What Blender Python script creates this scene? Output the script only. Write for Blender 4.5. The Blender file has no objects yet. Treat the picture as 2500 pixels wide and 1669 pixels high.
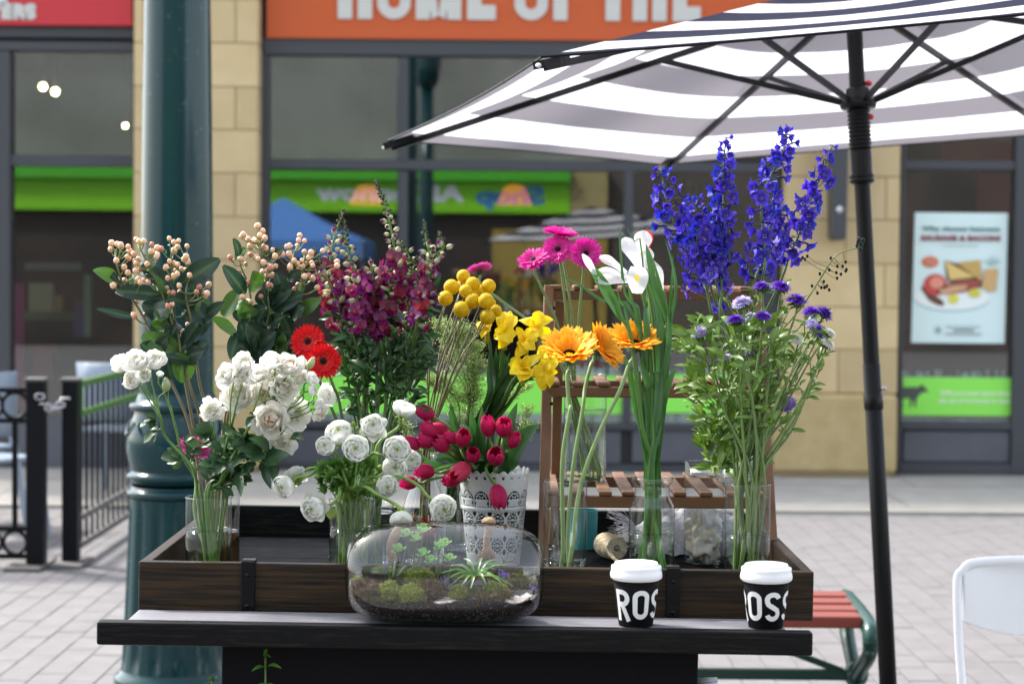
import bpy, bmesh, math, random
from mathutils import Vector, Matrix, Quaternion, noise
random.seed(11)
R_ = math.radians
scene = bpy.context.scene
COL = scene.collection

# ------------------------------------------------------------ camera
F_PX = 4861.1                       # focal length in pixels of the 2500 px wide photograph (70 mm)
PITCH = math.atan((834.5 - 670) / F_PX)
ROLL = R_(0.45)
CAM = Vector((0, 0, 1.5))
cp, sp_ = math.cos(PITCH), math.sin(PITCH)
cr, sr = math.cos(ROLL), math.sin(ROLL)
right0, up0, fwd0 = Vector((1, 0, 0)), Vector((0, sp_, cp)), Vector((0, cp, -sp_))
cx_ = right0 * cr + up0 * sr
cy_ = right0 * -sr + up0 * cr
cam_d = bpy.data.cameras.new('camera')
cam = bpy.data.objects.new('camera', cam_d)
COL.objects.link(cam)
mw = Matrix((cx_, cy_, -fwd0)).transposed().to_4x4()
mw.translation = CAM
cam.matrix_world = mw
cam_d.sensor_width = 36
cam_d.lens = F_PX / 2500 * 36
cam_d.clip_start = 0.1
cam_d.clip_end = 2000
cam_d.dof.use_dof = True
cam_d.dof.focus_distance = 3.78
cam_d.dof.aperture_fstop = 5.0
scene.camera = cam

# ------------------------------------------------------------ sky, sun, exposure
SUN_DIR = Vector((-0.58, 0.40, 0.78)).normalized()
world = bpy.data.worlds.new('World')
scene.world = world
world.use_nodes = True
wn = world.node_tree
wn.nodes.clear()
sky = wn.nodes.new('ShaderNodeTexSky')
sky.sky_type = 'NISHITA'
sky.sun_disc = False
sky.sun_elevation = math.asin(SUN_DIR.z)
sky.sun_rotation = math.atan2(SUN_DIR.x, SUN_DIR.y)
sky.dust_density = 2.0
bgn = wn.nodes.new('ShaderNodeBackground')
bgn.inputs[1].default_value = 0.15
wo = wn.nodes.new('ShaderNodeOutputWorld')
whs = wn.nodes.new('ShaderNodeHueSaturation')      # camera white balance set for open shade
whs.inputs['Saturation'].default_value = .42
wn.links.new(sky.outputs[0], whs.inputs['Color'])
wn.links.new(whs.outputs[0], bgn.inputs[0])
wn.links.new(bgn.outputs[0], wo.inputs[0])
sd = bpy.data.lights.new('sun', 'SUN')
sd.energy = 2.4
sd.angle = R_(9)
sd.color = (1, 0.955, 0.89)
so = bpy.data.objects.new('sun', sd)
COL.objects.link(so)
so.rotation_euler = (-SUN_DIR).to_track_quat('-Z', 'Y').to_euler()
so.location = (-5, 3, 12)
scene.view_settings.view_transform = 'Standard'
scene.view_settings.look = 'None'
scene.view_settings.gamma = 1
scene.view_settings.use_curve_mapping = False
scene.view_settings.exposure = 1.8
scene.render.engine = 'CYCLES'
cy = scene.cycles
cy.use_denoising = True
cy.max_bounces = 12
cy.transparent_max_bounces = 48
cy.transmission_bounces = 10
cy.sample_clamp_indirect = 6

# ------------------------------------------------------------ pixel helper (2500 px photograph)
def P(px, py, Y):
    du, dv = px - 1250, py - 834.5
    u, v = du * cr + dv * sr, -du * sr + dv * cr
    d = right0 * (u / F_PX) + up0 * (-v / F_PX) + fwd0
    return CAM + d * (Y / d.y)
def zc(z, x, y):                    # coordinates read off enlarged crops of the photograph
    ox, oy, s = {'2': (200, 500, 3.485), '3': (220, 820, 3.266), '4': (650, 430, 2.752), '5': (650, 900, 3.136),
                 '6': (1230, 530, 3.337), '7': (1250, 900, 3.016), '8': (1550, 300, 2.613), '9': (1030, 700, 5.227),
                 't': (820, 1250, 4.35), 'f': (0, 0, 1)}[z]
    return ox + x / s, oy + y / s
ZS = {'2': 3.485, '3': 3.266, '4': 2.752, '5': 3.136, '6': 3.337, '7': 3.016, '8': 2.613, '9': 5.227, 't': 4.35, 'f': 1}
def Z(z, x, y, Y):
    a, b = zc(z, x, y)
    return P(a, b, Y)
def pxm(n, Y, z='f'):               # n pixels of crop z, in metres at depth Y
    return n / ZS[z] * Y / F_PX
def rnd(a, b): return random.uniform(a, b)

# ------------------------------------------------------------ materials
def new_mat(name):
    m = bpy.data.materials.new(name)
    m.use_nodes = True
    nt = m.node_tree
    nt.nodes.clear()
    out = nt.nodes.new('ShaderNodeOutputMaterial')
    return m, nt, out
def N(nt, t, **kw):
    n = nt.nodes.new(t)
    for k, v in kw.items():
        if k.startswith('i_'):
            n.inputs[int(k[2:]) if k[2:].isdigit() else k[2:].replace('_', ' ')].default_value = v
        else:
            setattr(n, k, v)
    return n
def c4(c): return (c[0], c[1], c[2], 1)
def pmat(name, col, rough=.5, metal=0, var=.0, scale=20, bump=0., col2=None, stretch=None, spec=.5, rand=0., coat=0, detail=4, ramp=(.35, .7)):
    m, nt, out = new_mat(name)
    b = N(nt, 'ShaderNodeBsdfPrincipled')
    b.inputs['Roughness'].default_value = rough
    b.inputs['Metallic'].default_value = metal
    b.inputs['Specular IOR Level'].default_value = spec
    b.inputs['Coat Weight'].default_value = coat
    b.inputs['Base Color'].default_value = c4(col)
    L = nt.links.new
    L(b.outputs[0], out.inputs[0])
    if col2 or bump or rand or var:
        tc = N(nt, 'ShaderNodeTexCoord')
        mp = N(nt, 'ShaderNodeMapping')
        mp.inputs['Scale'].default_value = stretch or (1, 1, 1)
        L(tc.outputs['Object'], mp.inputs[0])
        nz = N(nt, 'ShaderNodeTexNoise', i_Scale=scale, i_Detail=detail, i_Roughness=.6)
        oi = N(nt, 'ShaderNodeObjectInfo')
        ad = N(nt, 'ShaderNodeVectorMath', operation='ADD')
        sc = N(nt, 'ShaderNodeVectorMath', operation='SCALE')
        L(oi.outputs['Random'], sc.inputs[0]); sc.inputs[3].default_value = 37.
        L(mp.outputs[0], ad.inputs[0]); L(sc.outputs[0], ad.inputs[1])
        L(ad.outputs[0], nz.inputs[0])
        cur = None
        if col2:
            rp = N(nt, 'ShaderNodeValToRGB')
            rp.color_ramp.elements[0].position = ramp[0]; rp.color_ramp.elements[0].color = c4(col)
            rp.color_ramp.elements[1].position = ramp[1]; rp.color_ramp.elements[1].color = c4(col2)
            L(nz.outputs[0], rp.inputs[0]); cur = rp.outputs[0]
        if rand:
            hs = N(nt, 'ShaderNodeHueSaturation')
            mr = N(nt, 'ShaderNodeMapRange'); mr.inputs[3].default_value = 1 - rand; mr.inputs[4].default_value = 1 + rand
            L(oi.outputs['Random'], mr.inputs[0]); L(mr.outputs[0], hs.inputs['Value'])
            if cur: L(cur, hs.inputs['Color'])
            else: hs.inputs['Color'].default_value = c4(col)
            cur = hs.outputs[0]
        if cur: L(cur, b.inputs['Base Color'])
        if bump:
            bp = N(nt, 'ShaderNodeBump', i_Strength=bump, i_Distance=.01)
            L(nz.outputs[0], bp.inputs['Height']); L(bp.outputs[0], b.inputs['Normal'])
        if var:
            mr2 = N(nt, 'ShaderNodeMapRange'); mr2.inputs[3].default_value = max(0.02, rough - var); mr2.inputs[4].default_value = min(1, rough + var)
            L(nz.outputs[0], mr2.inputs[0]); L(mr2.outputs[0], b.inputs['Roughness'])
    return m
def plant_mat(name, rough, transl, spec=.35, tint=1.0, veins=0.):
    m, nt, out = new_mat(name)
    L = nt.links.new
    at = N(nt, 'ShaderNodeAttribute', attribute_name='Col')
    tc = N(nt, 'ShaderNodeTexCoord')
    nz = N(nt, 'ShaderNodeTexNoise', i_Scale=60., i_Detail=3.)
    L(tc.outputs['Object'], nz.inputs[0])
    mr = N(nt, 'ShaderNodeMapRange'); mr.inputs[3].default_value = .8; mr.inputs[4].default_value = 1.18
    L(nz.outputs[0], mr.inputs[0])
    hs = N(nt, 'ShaderNodeHueSaturation')
    L(at.outputs['Color'], hs.inputs['Color']); L(mr.outputs[0], hs.inputs['Value'])
    b = N(nt, 'ShaderNodeBsdfPrincipled', i_Roughness=rough)
    b.inputs['Specular IOR Level'].default_value = spec
    L(hs.outputs[0], b.inputs['Base Color'])
    t = N(nt, 'ShaderNodeBsdfTranslucent')
    hs2 = N(nt, 'ShaderNodeHueSaturation', i_Value=tint, i_Saturation=1.12)
    L(hs.outputs[0], hs2.inputs['Color']); L(hs2.outputs[0], t.inputs[0])
    mx = N(nt, 'ShaderNodeMixShader', i_0=transl)
    L(b.outputs[0], mx.inputs[1]); L(t.outputs[0], mx.inputs[2]); L(mx.outputs[0], out.inputs[0])
    if veins:
        n2 = N(nt, 'ShaderNodeTexNoise', i_Scale=220., i_Detail=3.)
        L(tc.outputs['Object'], n2.inputs[0])
        bp = N(nt, 'ShaderNodeBump', i_Strength=veins, i_Distance=.002)
        L(n2.outputs[0], bp.inputs['Height']); L(bp.outputs[0], b.inputs['Normal'])
    return m
def glass_mat(name, ior=1.45, face=(.98, .99, .985), edge=(.34, .42, .41), boost=2.2, power=3.):
    """thin-walled glass: straight-through transparency, fresnel reflection, darker where the wall is seen along its length"""
    m, nt, out = new_mat(name)
    L = nt.links.new
    r0 = ((ior - 1) / (ior + 1)) ** 2
    lw = N(nt, 'ShaderNodeLayerWeight', i_Blend=.5)
    p5 = N(nt, 'ShaderNodeMath', operation='POWER', i_1=5.)
    L(lw.outputs['Facing'], p5.inputs[0])
    mu = N(nt, 'ShaderNodeMath', operation='MULTIPLY_ADD', i_1=(.8 - r0 * boost), i_2=r0 * boost, use_clamp=True)
    L(p5.outputs[0], mu.inputs[0])
    pw = N(nt, 'ShaderNodeMath', operation='POWER', i_1=power)
    L(lw.outputs['Facing'], pw.inputs[0])
    mc = N(nt, 'ShaderNodeMix', data_type='RGBA')
    mc.inputs[6].default_value = c4(face); mc.inputs[7].default_value = c4(edge)
    L(pw.outputs[0], mc.inputs[0])
    tr = N(nt, 'ShaderNodeBsdfTransparent'); L(mc.outputs[2], tr.inputs[0])
    gl = N(nt, 'ShaderNodeBsdfGlossy', i_Roughness=.01)
    mx = N(nt, 'ShaderNodeMixShader')
    L(mu.outputs[0], mx.inputs[0]); L(tr.outputs[0], mx.inputs[1]); L(gl.outputs[0], mx.inputs[2])
    L(mx.outputs[0], out.inputs[0])
    return m
def emit_mat(name, col, s):
    m, nt, out = new_mat(name)
    e = N(nt, 'ShaderNodeEmission', i_Strength=s); e.inputs[0].default_value = c4(col)
    nt.links.new(e.outputs[0], out.inputs[0])
    return m
M = {}
M['petal'] = plant_mat('petal', .55, .35, .25, 1.0, .3)
M['petal_white'] = plant_mat('petal_white', .6, .55, .15, 1.06, .25)
M['leaf'] = plant_mat('leaf', .38, .22, .45, 1.3, .25)
M['stem'] = plant_mat('stem_green', .45, .1, .4, 1.2)
M['berry'] = plant_mat('berry', .28, .0, .5)
M['glass'] = glass_mat('vase_glass')
M['terra_glass'] = glass_mat('terrarium_glass', 1.5, (.98, .98, .98), (.36, .40, .40), 2.4, 4.)
M['water'] = glass_mat('water', 1.33, (.93, .97, .92), (.66, .76, .66), 1.2, 3.)
M['brown_water'] = glass_mat('brown_water', 1.12, (.75, .55, .3), (.5, .3, .1), 1.0, 2.)
M['shop_glass'] = glass_mat('shop_glass', 1.52, (.66, .70, .69), (.4, .45, .45), 4.0, 3.)
M['blackwood'] = pmat('black_stained_wood', (.008, .007, .0065), .45, spec=.2, col2=(.080, .045, .018), scale=7, stretch=(.8, 9, 20), bump=.25, detail=8, ramp=(.36, .86), var=.12)
M['blackpaint'] = pmat('black_painted_wood', (.004, .0042, .005), .42, spec=.16, col2=(.03, .025, .02), scale=14, stretch=(1, 8, 12), bump=.2, ramp=(.5, .9))
M['shelftop'] = pmat('black_shelf_top_sky_sheen', (.165, .162, .182), .45, col2=(.28, .275, .305), scale=8, stretch=(1, 30, 4), bump=.3, ramp=(.3, .75), spec=.7, coat=.3)  # black top; pale lavender grey paints the sky's reflection into the colour
M['cabinet'] = pmat('cabinet_black', (.0045, .0045, .006), .6, bump=.05, scale=30, spec=.1)
M['trayfloor'] = pmat('tray_floor', (.002, .0026, .0036), .7, col2=(.010, .012, .016), scale=24, bump=.3, ramp=(.5, .85), spec=.03, var=.1)
M['blackmetal'] = pmat('black_metal', (.004, .004, .005), .3, spec=.22, bump=.1, scale=60, var=.1)
M['teakwood'] = pmat('teak_wood', (.12, .050, .020), .5, col2=(.22, .105, .045), scale=10, stretch=(1, 1, .12), bump=.2, detail=6, rand=.12)
M['teakrail'] = pmat('teak_wood_rail', (.12, .048, .018), .5, col2=(.21, .10, .042), scale=10, stretch=(.12, 1, 1), bump=.2, detail=6, rand=.15)
M['white'] = pmat('white_plastic', (.86, .86, .86), .35)
M['chairwhite'] = pmat('chair_white_enamel', (.84, .84, .85), .35)
M['whitemetal'] = pmat('white_enamel', (.58, .59, .60), .4)
M['cupblack'] = pmat('cup_paper_black', (.006, .0055, .0055), .7, spec=.1, bump=.05, scale=200)
M['print_white'] = pmat('print_white', (.78, .78, .76), .6)
M['poleblack'] = pmat('umbrella_pole_black', (.006, .006, .0065), .4, spec=.18)
M['red'] = pmat('red_plastic', (.55, .01, .012), .4)
M['lamppost'] = pmat('teal_gloss_paint', (.003, .034, .038), .18, col2=(.05, .10, .105), scale=24, ramp=(.63, .76), var=.04, bump=.03, spec=.36)
M['steel'] = pmat('steel', (.5, .5, .52), .25, metal=1)
M['framegrey'] = pmat('frame_grey', (.045, .048, .056), .45, bump=.04, scale=30)
M['framedark'] = pmat('frame_dark', (.018, .019, .022), .5)
M['plinthgrey'] = pmat('plinth_grey', (.075, .08, .1), .4, col2=(.1, .105, .125), scale=3, ramp=(.3, .7), var=.1)
M['stone'] = pmat('sandstone_block', (.47, .355, .18), .85, col2=(.58, .455, .26), scale=3, bump=.35, rand=.12, detail=10, ramp=(.25, .8))
M['stonebase'] = pmat('sandstone_base', (.38, .28, .12), .85, col2=(.48, .38, .2), scale=5, bump=.35, detail=8, ramp=(.3, .75))
M['mortar'] = pmat('mortar', (.30, .23, .12), .95)
M['orange'] = pmat('orange_sign', (.52, .088, .014), .6, bump=.02, scale=8)
M['redsign'] = pmat('red_sign', (.52, .02, .03), .4)
M['signwhite'] = pmat('sign_lettering', (.55, .54, .50), .5)
M['green'] = pmat('green_vinyl', (.26, .80, .09), .45)
M['greensign'] = pmat('green_fascia', (.20, .58, .008), .5)
M['bluepaint'] = pmat('blue_lettering', (.02, .16, .55), .5)
M['tentblue'] = pmat('blue_tent_cloth', (.07, .2, .52), .7)
M['dark'] = pmat('dark_interior', (.012, .011, .010), .8, col2=(.03, .02, .015), scale=1.2)
M['asphalt'] = pmat('ground_bed', (.115, .112, .116), .95, scale=3, col2=(.145, .14, .145), bump=.3)
M['paver'] = pmat('grey_paver', (.128, .121, .122), .85, scale=9, col2=(.162, .154, .155), bump=.25, rand=.045, detail=8, ramp=(.3, .7))
M['kerb'] = pmat('pale_concrete', (.30, .285, .26), .9, scale=5, col2=(.37, .35, .32), bump=.3, detail=8)
M['fence'] = pmat('fence_black', (.003, .0034, .0055), .45, spec=.18, bump=.15, scale=40, var=.1)
M['fencegreen'] = pmat('fence_green', (.045, .12, .02), .5, bump=.15, scale=40)
M['fencegrey'] = pmat('fence_weathered', (.10, .095, .09), .7, bump=.2, scale=40)
M['chairblue'] = pmat('pale_blue_chair', (.24, .29, .36), .4)
M['benchred'] = pmat('bench_red_paint', (.19, .034, .02), .5, bump=.12, scale=30, stretch=(.2, 1, 1), var=.1)
M['benchgreen'] = pmat('bench_green_iron', (.004, .045, .033), .35, bump=.15, scale=30, var=.1)

# ------------------------------------------------------------ mesh builder and scene tree
WM = {}                                              # world matrix of every object made
class G:
    def __init__(s): s.v = []; s.f = []; s.c = []; s.uv = None
    def add(s, vs, fs, col=(.5, .5, .5)):
        n = len(s.v)
        s.v += [Vector(p) for p in vs]
        s.c += (list(col) if isinstance(col, list) else [col] * len(vs))
        s.f += [tuple(i + n for i in f) for f in fs]
    def grid(s, rows, cols=(.5, .5, .5), closed=False):
        nr, nc = len(rows), len(rows[0])
        vs = [p for r in rows for p in r]
        fs = []
        for i in range(nr - 1):
            for j in range(nc - (0 if closed else 1)):
                k = (j + 1) % nc
                fs.append((i * nc + j, i * nc + k, (i + 1) * nc + k, (i + 1) * nc + j))
        if isinstance(cols, list) and len(cols) == nr and not isinstance(cols[0], (int, float)):
            cols = [c for c in cols for _ in range(nc)]
        s.add(vs, fs, cols)
    def merge(s, g, M=None):
        n = len(s.v)
        s.v += [(M @ p if M else p.copy()) for p in g.v]
        s.c += g.c
        s.f += [tuple(i + n for i in f) for f in g.f]
    def mesh(s, name, off=None, smooth=True, mat=None):
        me = bpy.data.meshes.new(name)
        vs = [tuple(p - off) if off is not None else tuple(p) for p in s.v]
        me.from_pydata(vs, [], s.f)
        a = me.color_attributes.new('Col', 'FLOAT_COLOR', 'POINT')
        buf = []
        for c in s.c: buf += [c[0], c[1], c[2], 1.]
        a.data.foreach_set('color', buf)
        if smooth: me.polygons.foreach_set('use_smooth', [True] * len(me.polygons))
        if mat: me.materials.append(mat)
        me.update()
        return me
def thing(name, label, cat, loc=(0, 0, 0), group=None, kind=None, rot=None):
    o = bpy.data.objects.new(name, None)
    COL.objects.link(o)
    m = Matrix.Translation(Vector(loc))
    if rot is not None: m = m @ rot
    o.matrix_world = m; WM[o] = m
    o.empty_display_size = .05
    if label: o['label'] = label
    if cat: o['category'] = cat
    if group: o['group'] = group
    if kind: o['kind'] = kind
    return o
def part(name, g, mat, parent=None, Mx=None, smooth=True, label=None, kind=None):
    """g: builder in world coordinates (Mx None) or a builder / shared mesh placed by world matrix Mx"""
    pm = WM[parent] if parent else Matrix.Identity(4)
    if isinstance(g, G):
        if Mx is None:
            c = sum(g.v, Vector()) / max(1, len(g.v))
            me = g.mesh(name, c, smooth, mat); Mx = Matrix.Translation(c)
        else: me = g.mesh(name, None, smooth, mat)
    else: me = g
    o = bpy.data.objects.new(name, me)
    COL.objects.link(o)
    if parent: o.parent = parent
    o.matrix_local = pm.inverted() @ Mx
    WM[o] = Mx
    if label: o['label'] = label
    if kind: o['kind'] = kind
    return o
def single(name, g, mat, label, cat, group=None, smooth=True, kind=None, Mx=None):
    o = part(name, g, mat, None, Mx, smooth)
    if label: o['label'] = label
    if cat: o['category'] = cat
    if group: o['group'] = group
    if kind: o['kind'] = kind
    return o
def bevel(o, w, seg=2, ang=40):
    b = o.modifiers.new('bevel', 'BEVEL'); b.width = w; b.segments = seg; b.limit_method = 'ANGLE'; b.angle_limit = R_(ang)
    return o
def box(g, x0, x1, y0, y1, z0, z1, col=(.5, .5, .5), Mx=None):
    vs = [Vector((x, y, z)) for z in (z0, z1) for y in (y0, y1) for x in (x0, x1)]
    if Mx: vs = [Mx @ v for v in vs]
    g.add(vs, [(0, 2, 3, 1), (4, 5, 7, 6), (0, 1, 5, 4), (2, 6, 7, 3), (0, 4, 6, 2), (1, 3, 7, 5)], col)
    return g
def bx(x0, x1, y0, y1, z0, z1, Mx=None): return box(G(), x0, x1, y0, y1, z0, z1, Mx=Mx)
def beam(g, a, b, w, h, up=Vector((0, 0, 1)), col=(.5, .5, .5)):
    """square bar from a to b; w across, h along the projected up direction"""
    a, b = Vector(a), Vector(b)
    d = (b - a).normalized()
    s = d.cross(up)
    if s.length < 1e-4: s = Vector((1, 0, 0))
    s.normalize(); u = s.cross(d).normalized()
    vs = [p + s * (w / 2 * i) + u * (h / 2 * j) for p in (a, b) for j in (-1, 1) for i in (-1, 1)]
    g.add(vs, [(0, 1, 3, 2), (4, 6, 7, 5), (0, 4, 5, 1), (2, 3, 7, 6), (0, 2, 6, 4), (1, 5, 7, 3)], col)
    return g
def crom(pts, n=6):
    pts = [Vector(p) for p in pts]
    if len(pts) == 2:
        return [pts[0].lerp(pts[1], i / n) for i in range(n + 1)]
    q = [pts[0] * 2 - pts[1]] + pts + [pts[-1] * 2 - pts[-2]]
    out = []
    for i in range(1, len(q) - 2):
        p0, p1, p2, p3 = q[i - 1:i + 3]
        for k in range(n):
            t = k / n
            out.append(.5 * ((2 * p1) + (p2 - p0) * t + (2 * p0 - 5 * p1 + 4 * p2 - p3) * t * t + (3 * p1 - p0 - 3 * p2 + p3) * t ** 3))
    out.append(pts[-1])
    return out
def tube(g, pts, r0, r1=None, col=(.1, .2, .04), col2=None, seg=6, n=5, cap=True, smoothpath=True):
    path = crom(pts, n) if smoothpath else [Vector(p) for p in pts]
    r1 = r0 if r1 is None else r1
    rows = []; cols = []
    prev = None
    for i, p in enumerate(path):
        d = (path[min(i + 1, len(path) - 1)] - path[max(i - 1, 0)]).normalized()
        if prev is None:
            s = d.cross(Vector((0, 1, .1)))
            if s.length < 1e-3: s = d.cross(Vector((1, 0, 0)))
        else: s = prev - d * prev.dot(d)
        s.normalize(); prev = s
        u = d.cross(s)
        t = i / (len(path) - 1)
        r = r0 + (r1 - r0) * t
        rows.append([p + (s * math.cos(2 * math.pi * k / seg) + u * math.sin(2 * math.pi * k / seg)) * r for k in range(seg)])
        c = col if not col2 else tuple(a + (b - a) * t for a, b in zip(col, col2))
        cols.append(c)
    base = len(g.v)
    g.grid(rows, cols, closed=True)
    if cap:
        g.f.append(tuple(base + k for k in range(seg - 1, -1, -1)))
        e = base + (len(rows) - 1) * seg
        g.f.append(tuple(e + k for k in range(seg)))
    return path
def lathe(g, prof, c=Vector(), seg=32, col=(.5, .5, .5), axis='Z', capb=False, capt=False, Mx=None):
    rows = []
    for r, z in prof:
        ring = []
        for k in range(seg):
            a = 2 * math.pi * k / seg
            if axis == 'Z': p = Vector((r * math.cos(a), r * math.sin(a), z))
            else: p = Vector((z, r * math.cos(a), r * math.sin(a)))
            ring.append((Mx @ p) if Mx else p + c)
        rows.append(ring)
    base = len(g.v)
    g.grid(rows, col, closed=True)
    if capb: g.f.append(tuple(base + k for k in range(seg - 1, -1, -1)))
    if capt:
        e = base + (len(rows) - 1) * seg
        g.f.append(tuple(e + k for k in range(seg)))
    return g
def ball(g, c, r, col, seg=10, rings=7, sq=1.):
    prof = [(r * math.sin(math.pi * i / rings) + 1e-5, -r * sq * math.cos(math.pi * i / rings)) for i in range(rings + 1)]
    return lathe(g, prof, Vector(c), seg, col)
def frame(loc, d, scale=1, spin=0.):
    d = Vector(d).normalized()
    q = Vector((0, 0, 1)).rotation_difference(d)
    return Matrix.Translation(Vector(loc)) @ q.to_matrix().to_4x4() @ Matrix.Rotation(spin, 4, 'Z') @ Matrix.Diagonal((scale, scale, scale, 1))
def vcol(c, a=.12):
    k = 1 + rnd(-a, a)
    return (c[0] * k, c[1] * k, c[2] * k)
def mixc(a, b, t): return tuple(x + (y - x) * t for x, y in zip(a, b))

# ------------------------------------------------------------ petals, leaves
def petal(g, Mx, Lg, W, n=5, m=4, bend=0., cup=0., c0=(1, 1, 1), c1=None, prof=None, ruff=0., notch=0.):
    c1 = c1 or c0
    prof = prof or (lambda t: (math.sin(math.pi * min(1, .12 + .8 * t ** .85))) ** .6)
    y = z = 0.; rows = []; cols = []
    ph = rnd(0, 6)
    for i in range(n + 1):
        t = i / n
        a = bend * t
        if i: y += Lg / n * math.cos(a); z += Lg / n * math.sin(a)
        w = W / 2 * prof(t); row = []
        for j in range(m + 1):
            u = -1 + 2 * j / m
            zz = z + cup * u * u * w + (ruff * math.sin(4.5 * u + ph + 3 * t) * t * t if ruff else 0)
            yy = y - notch * Lg * (1 - abs(u)) * t ** 6 if notch else y - Lg * .10 * u * u * t
            row.append(Mx @ Vector((u * w, yy, zz)))
        rows.append(row); cols.append(mixc(c0, c1, t))
    g.grid(rows, cols)
def rot_petal(phi, elev, r0=0., z0=0., roll=0.):
    return (Matrix.Rotation(phi, 4, 'Z') @ Matrix.Translation((0, r0, z0)) @ Matrix.Rotation(elev, 4, 'X') @ Matrix.Rotation(roll, 4, 'Y'))
def shell(g, r, phi0, dphi, th0, th1, flare=0., zs=1., c0=(1, 1, 1), c1=None, n=6, m=5, zoff=0., ruff=0., power=3):
    """petal lying on a spheroid, from polar angle th0 (bottom) to th1 (near top)"""
    c1 = c1 or c0
    rows = []; cols = []; ph = rnd(0, 6)
    for i in range(n + 1):
        t = i / n
        th = th0 + (th1 - th0) * t
        w = dphi * (1 - .45 * t ** 5) * (.75 + .25 * t)
        row = []
        for j in range(m + 1):
            u = -1 + 2 * j / m
            tt = th + (abs(u) ** 3) * .25 * t * (1 if th1 < th0 else -1)
            rr = r * (1 + flare * t ** power + ruff * math.sin(5 * u + ph) * t ** 3)
            a = phi0 + w * u / max(.35, 1.)
            row.append(Vector((rr * math.sin(tt) * math.cos(a), rr * math.sin(tt) * math.sin(a), rr * math.cos(tt) * zs + zoff)))
        rows.append(row); cols.append(mixc(c0, c1, t))
    g.grid(rows, cols)
def blade(g, A, B, w, nrm=None, bow=0., cup=.25, twist=0., n=7, m=4, c0=(.05, .12, .03), c1=None, prof=None, ruff=0., pts=None, mid=None, sag=0.):
    """broad leaf or petal from A to B; nrm = direction the upper face looks"""
    c1 = c1 or c0
    A, B = Vector(A), Vector(B)
    path = crom(pts, 3) if pts else None
    nrm = Vector(nrm) if nrm is not None else Vector((0, -1, .35))
    prof = prof or (lambda t: max(.04, math.sin(math.pi * (t ** .8)) ** .75))
    if path: n = len(path) - 1
    rows = []; cols = []; ph = rnd(0, 6)
    ax = (B - A).normalized()
    for i in range(n + 1):
        t = i / n
        if path:
            p = path[i]; d = (path[min(i + 1, n)] - path[max(i - 1, 0)]).normalized()
        else:
            nn0 = (nrm - ax * nrm.dot(ax)).normalized()
            p = A.lerp(B, t) + nn0 * (bow * 4 * t * (1 - t)) + Vector((0, 0, -sag * t * t)); d = ax
        nn = (nrm - d * nrm.dot(d)).normalized()
        s = d.cross(nn).normalized()
        tw = twist * t
        s, nn = s * math.cos(tw) + nn * math.sin(tw), nn * math.cos(tw) - s * math.sin(tw)
        hw = w / 2 * prof(t); row = []
        for j in range(m + 1):
            u = -1 + 2 * j / m
            row.append(p + s * (u * hw) + nn * (cup * abs(u) * hw + ruff * math.sin(7 * t + 2.2 * u + ph) * abs(u)))
            base = mixc(c0, c1, t)
            if mid is not None and j == m // 2: base = mixc(base, mid, .7)
            cols.append(base)
        rows.append(row)
    g.grid(rows, cols)
def camdir(dx=0., up=0., tow=1.): return Vector((dx, -tow, up)).normalized()

# ============================================================ SETTING
def S(name, g, mat, parent=None, smooth=False, Mx=None):
    o = part(name, g, mat, parent, Mx, smooth)
    if not parent: o['kind'] = 'structure'
    return o
ground = thing('ground', None, None, kind='structure')
gb = G(); box(gb, -60, 60, -40, 90, -.12, -.0045)
part('paving_bed', gb, M['asphalt'], ground, smooth=False)
# pavers: rows run towards the shop front; nearest and largest ones are single parts
PW, PL, JG = .125, .25, .0055
pg = G(); box(pg, -PW / 2 + JG / 2, PW / 2 - JG / 2, -PL / 2 + JG / 2, PL / 2 - JG / 2, -.004, 0)
pav = pg.mesh('paver', None, False, M['paver'])
cells = []
for i in range(-54, 55):
    x = i * PW + .05
    for j in range(-8, 46):
        y = 2 + j * PL + (PL / 2 if i % 2 else 0)
        if y > 12.42: continue
        if 8.35 < y < 8.62 or 9.78 < y < 10.1: y_ok = False
        else: y_ok = True
        u = x / y * F_PX if y > 3 else 9e9
        v = 1.5 / y * F_PX if y > 3 else 9e9
        vis = y > 6.6 and abs(u) < 1300
        side = u > 430 or u < -750 or (v < 560 and y > 10)
        cells.append((0 if (vis and side) else 1, y, x, y_ok))
cells.sort(key=lambda c: (c[0], c[1]))
rest = G(); cnt = 0
for pr, y, x, ok in cells:
    zr = rnd(-.001, .001)
    m = Matrix.Translation((x, y, zr)) @ Matrix.Rotation(R_(rnd(-.5, .5)), 4, 'Z') @ Matrix.Rotation(R_(rnd(-.15, .15)), 4, 'X')
    if pr == 0 and cnt < 300:
        part('paver', pav, None, ground, m, smooth=False); cnt += 1
    else:
        for_ = G(); box(for_, -PW / 2 + JG / 2, PW / 2 - JG / 2, -PL / 2 + JG / 2, PL / 2 - JG / 2, -.004, 0)
        rest.merge(for_, m)
part('far_pavers', rest, M['paver'], ground, smooth=False, kind='stuff')
# concrete apron by the shop front, with joints
pv = thing('pavement', None, None, kind='structure')
for k in range(-6, 8):
    x0 = k * 1.5 - .4
    part('slab', bx(x0, x0 + 1.488, 12.9, 14.2, -.004, .012), M['kerb'], pv, smooth=False)
    part('slab', bx(x0 + .3, x0 + 1.788, 14.212, 15.6, -.009, .016), M['kerb'], pv, smooth=False)
S('kerb_strip', bx(-10, 11, 12.6, 12.888, -.009, .016), pmat('kerb_pale', (.24, .23, .205), .9, scale=6, col2=(.29, .275, .25), bump=.2), pv)

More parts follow.
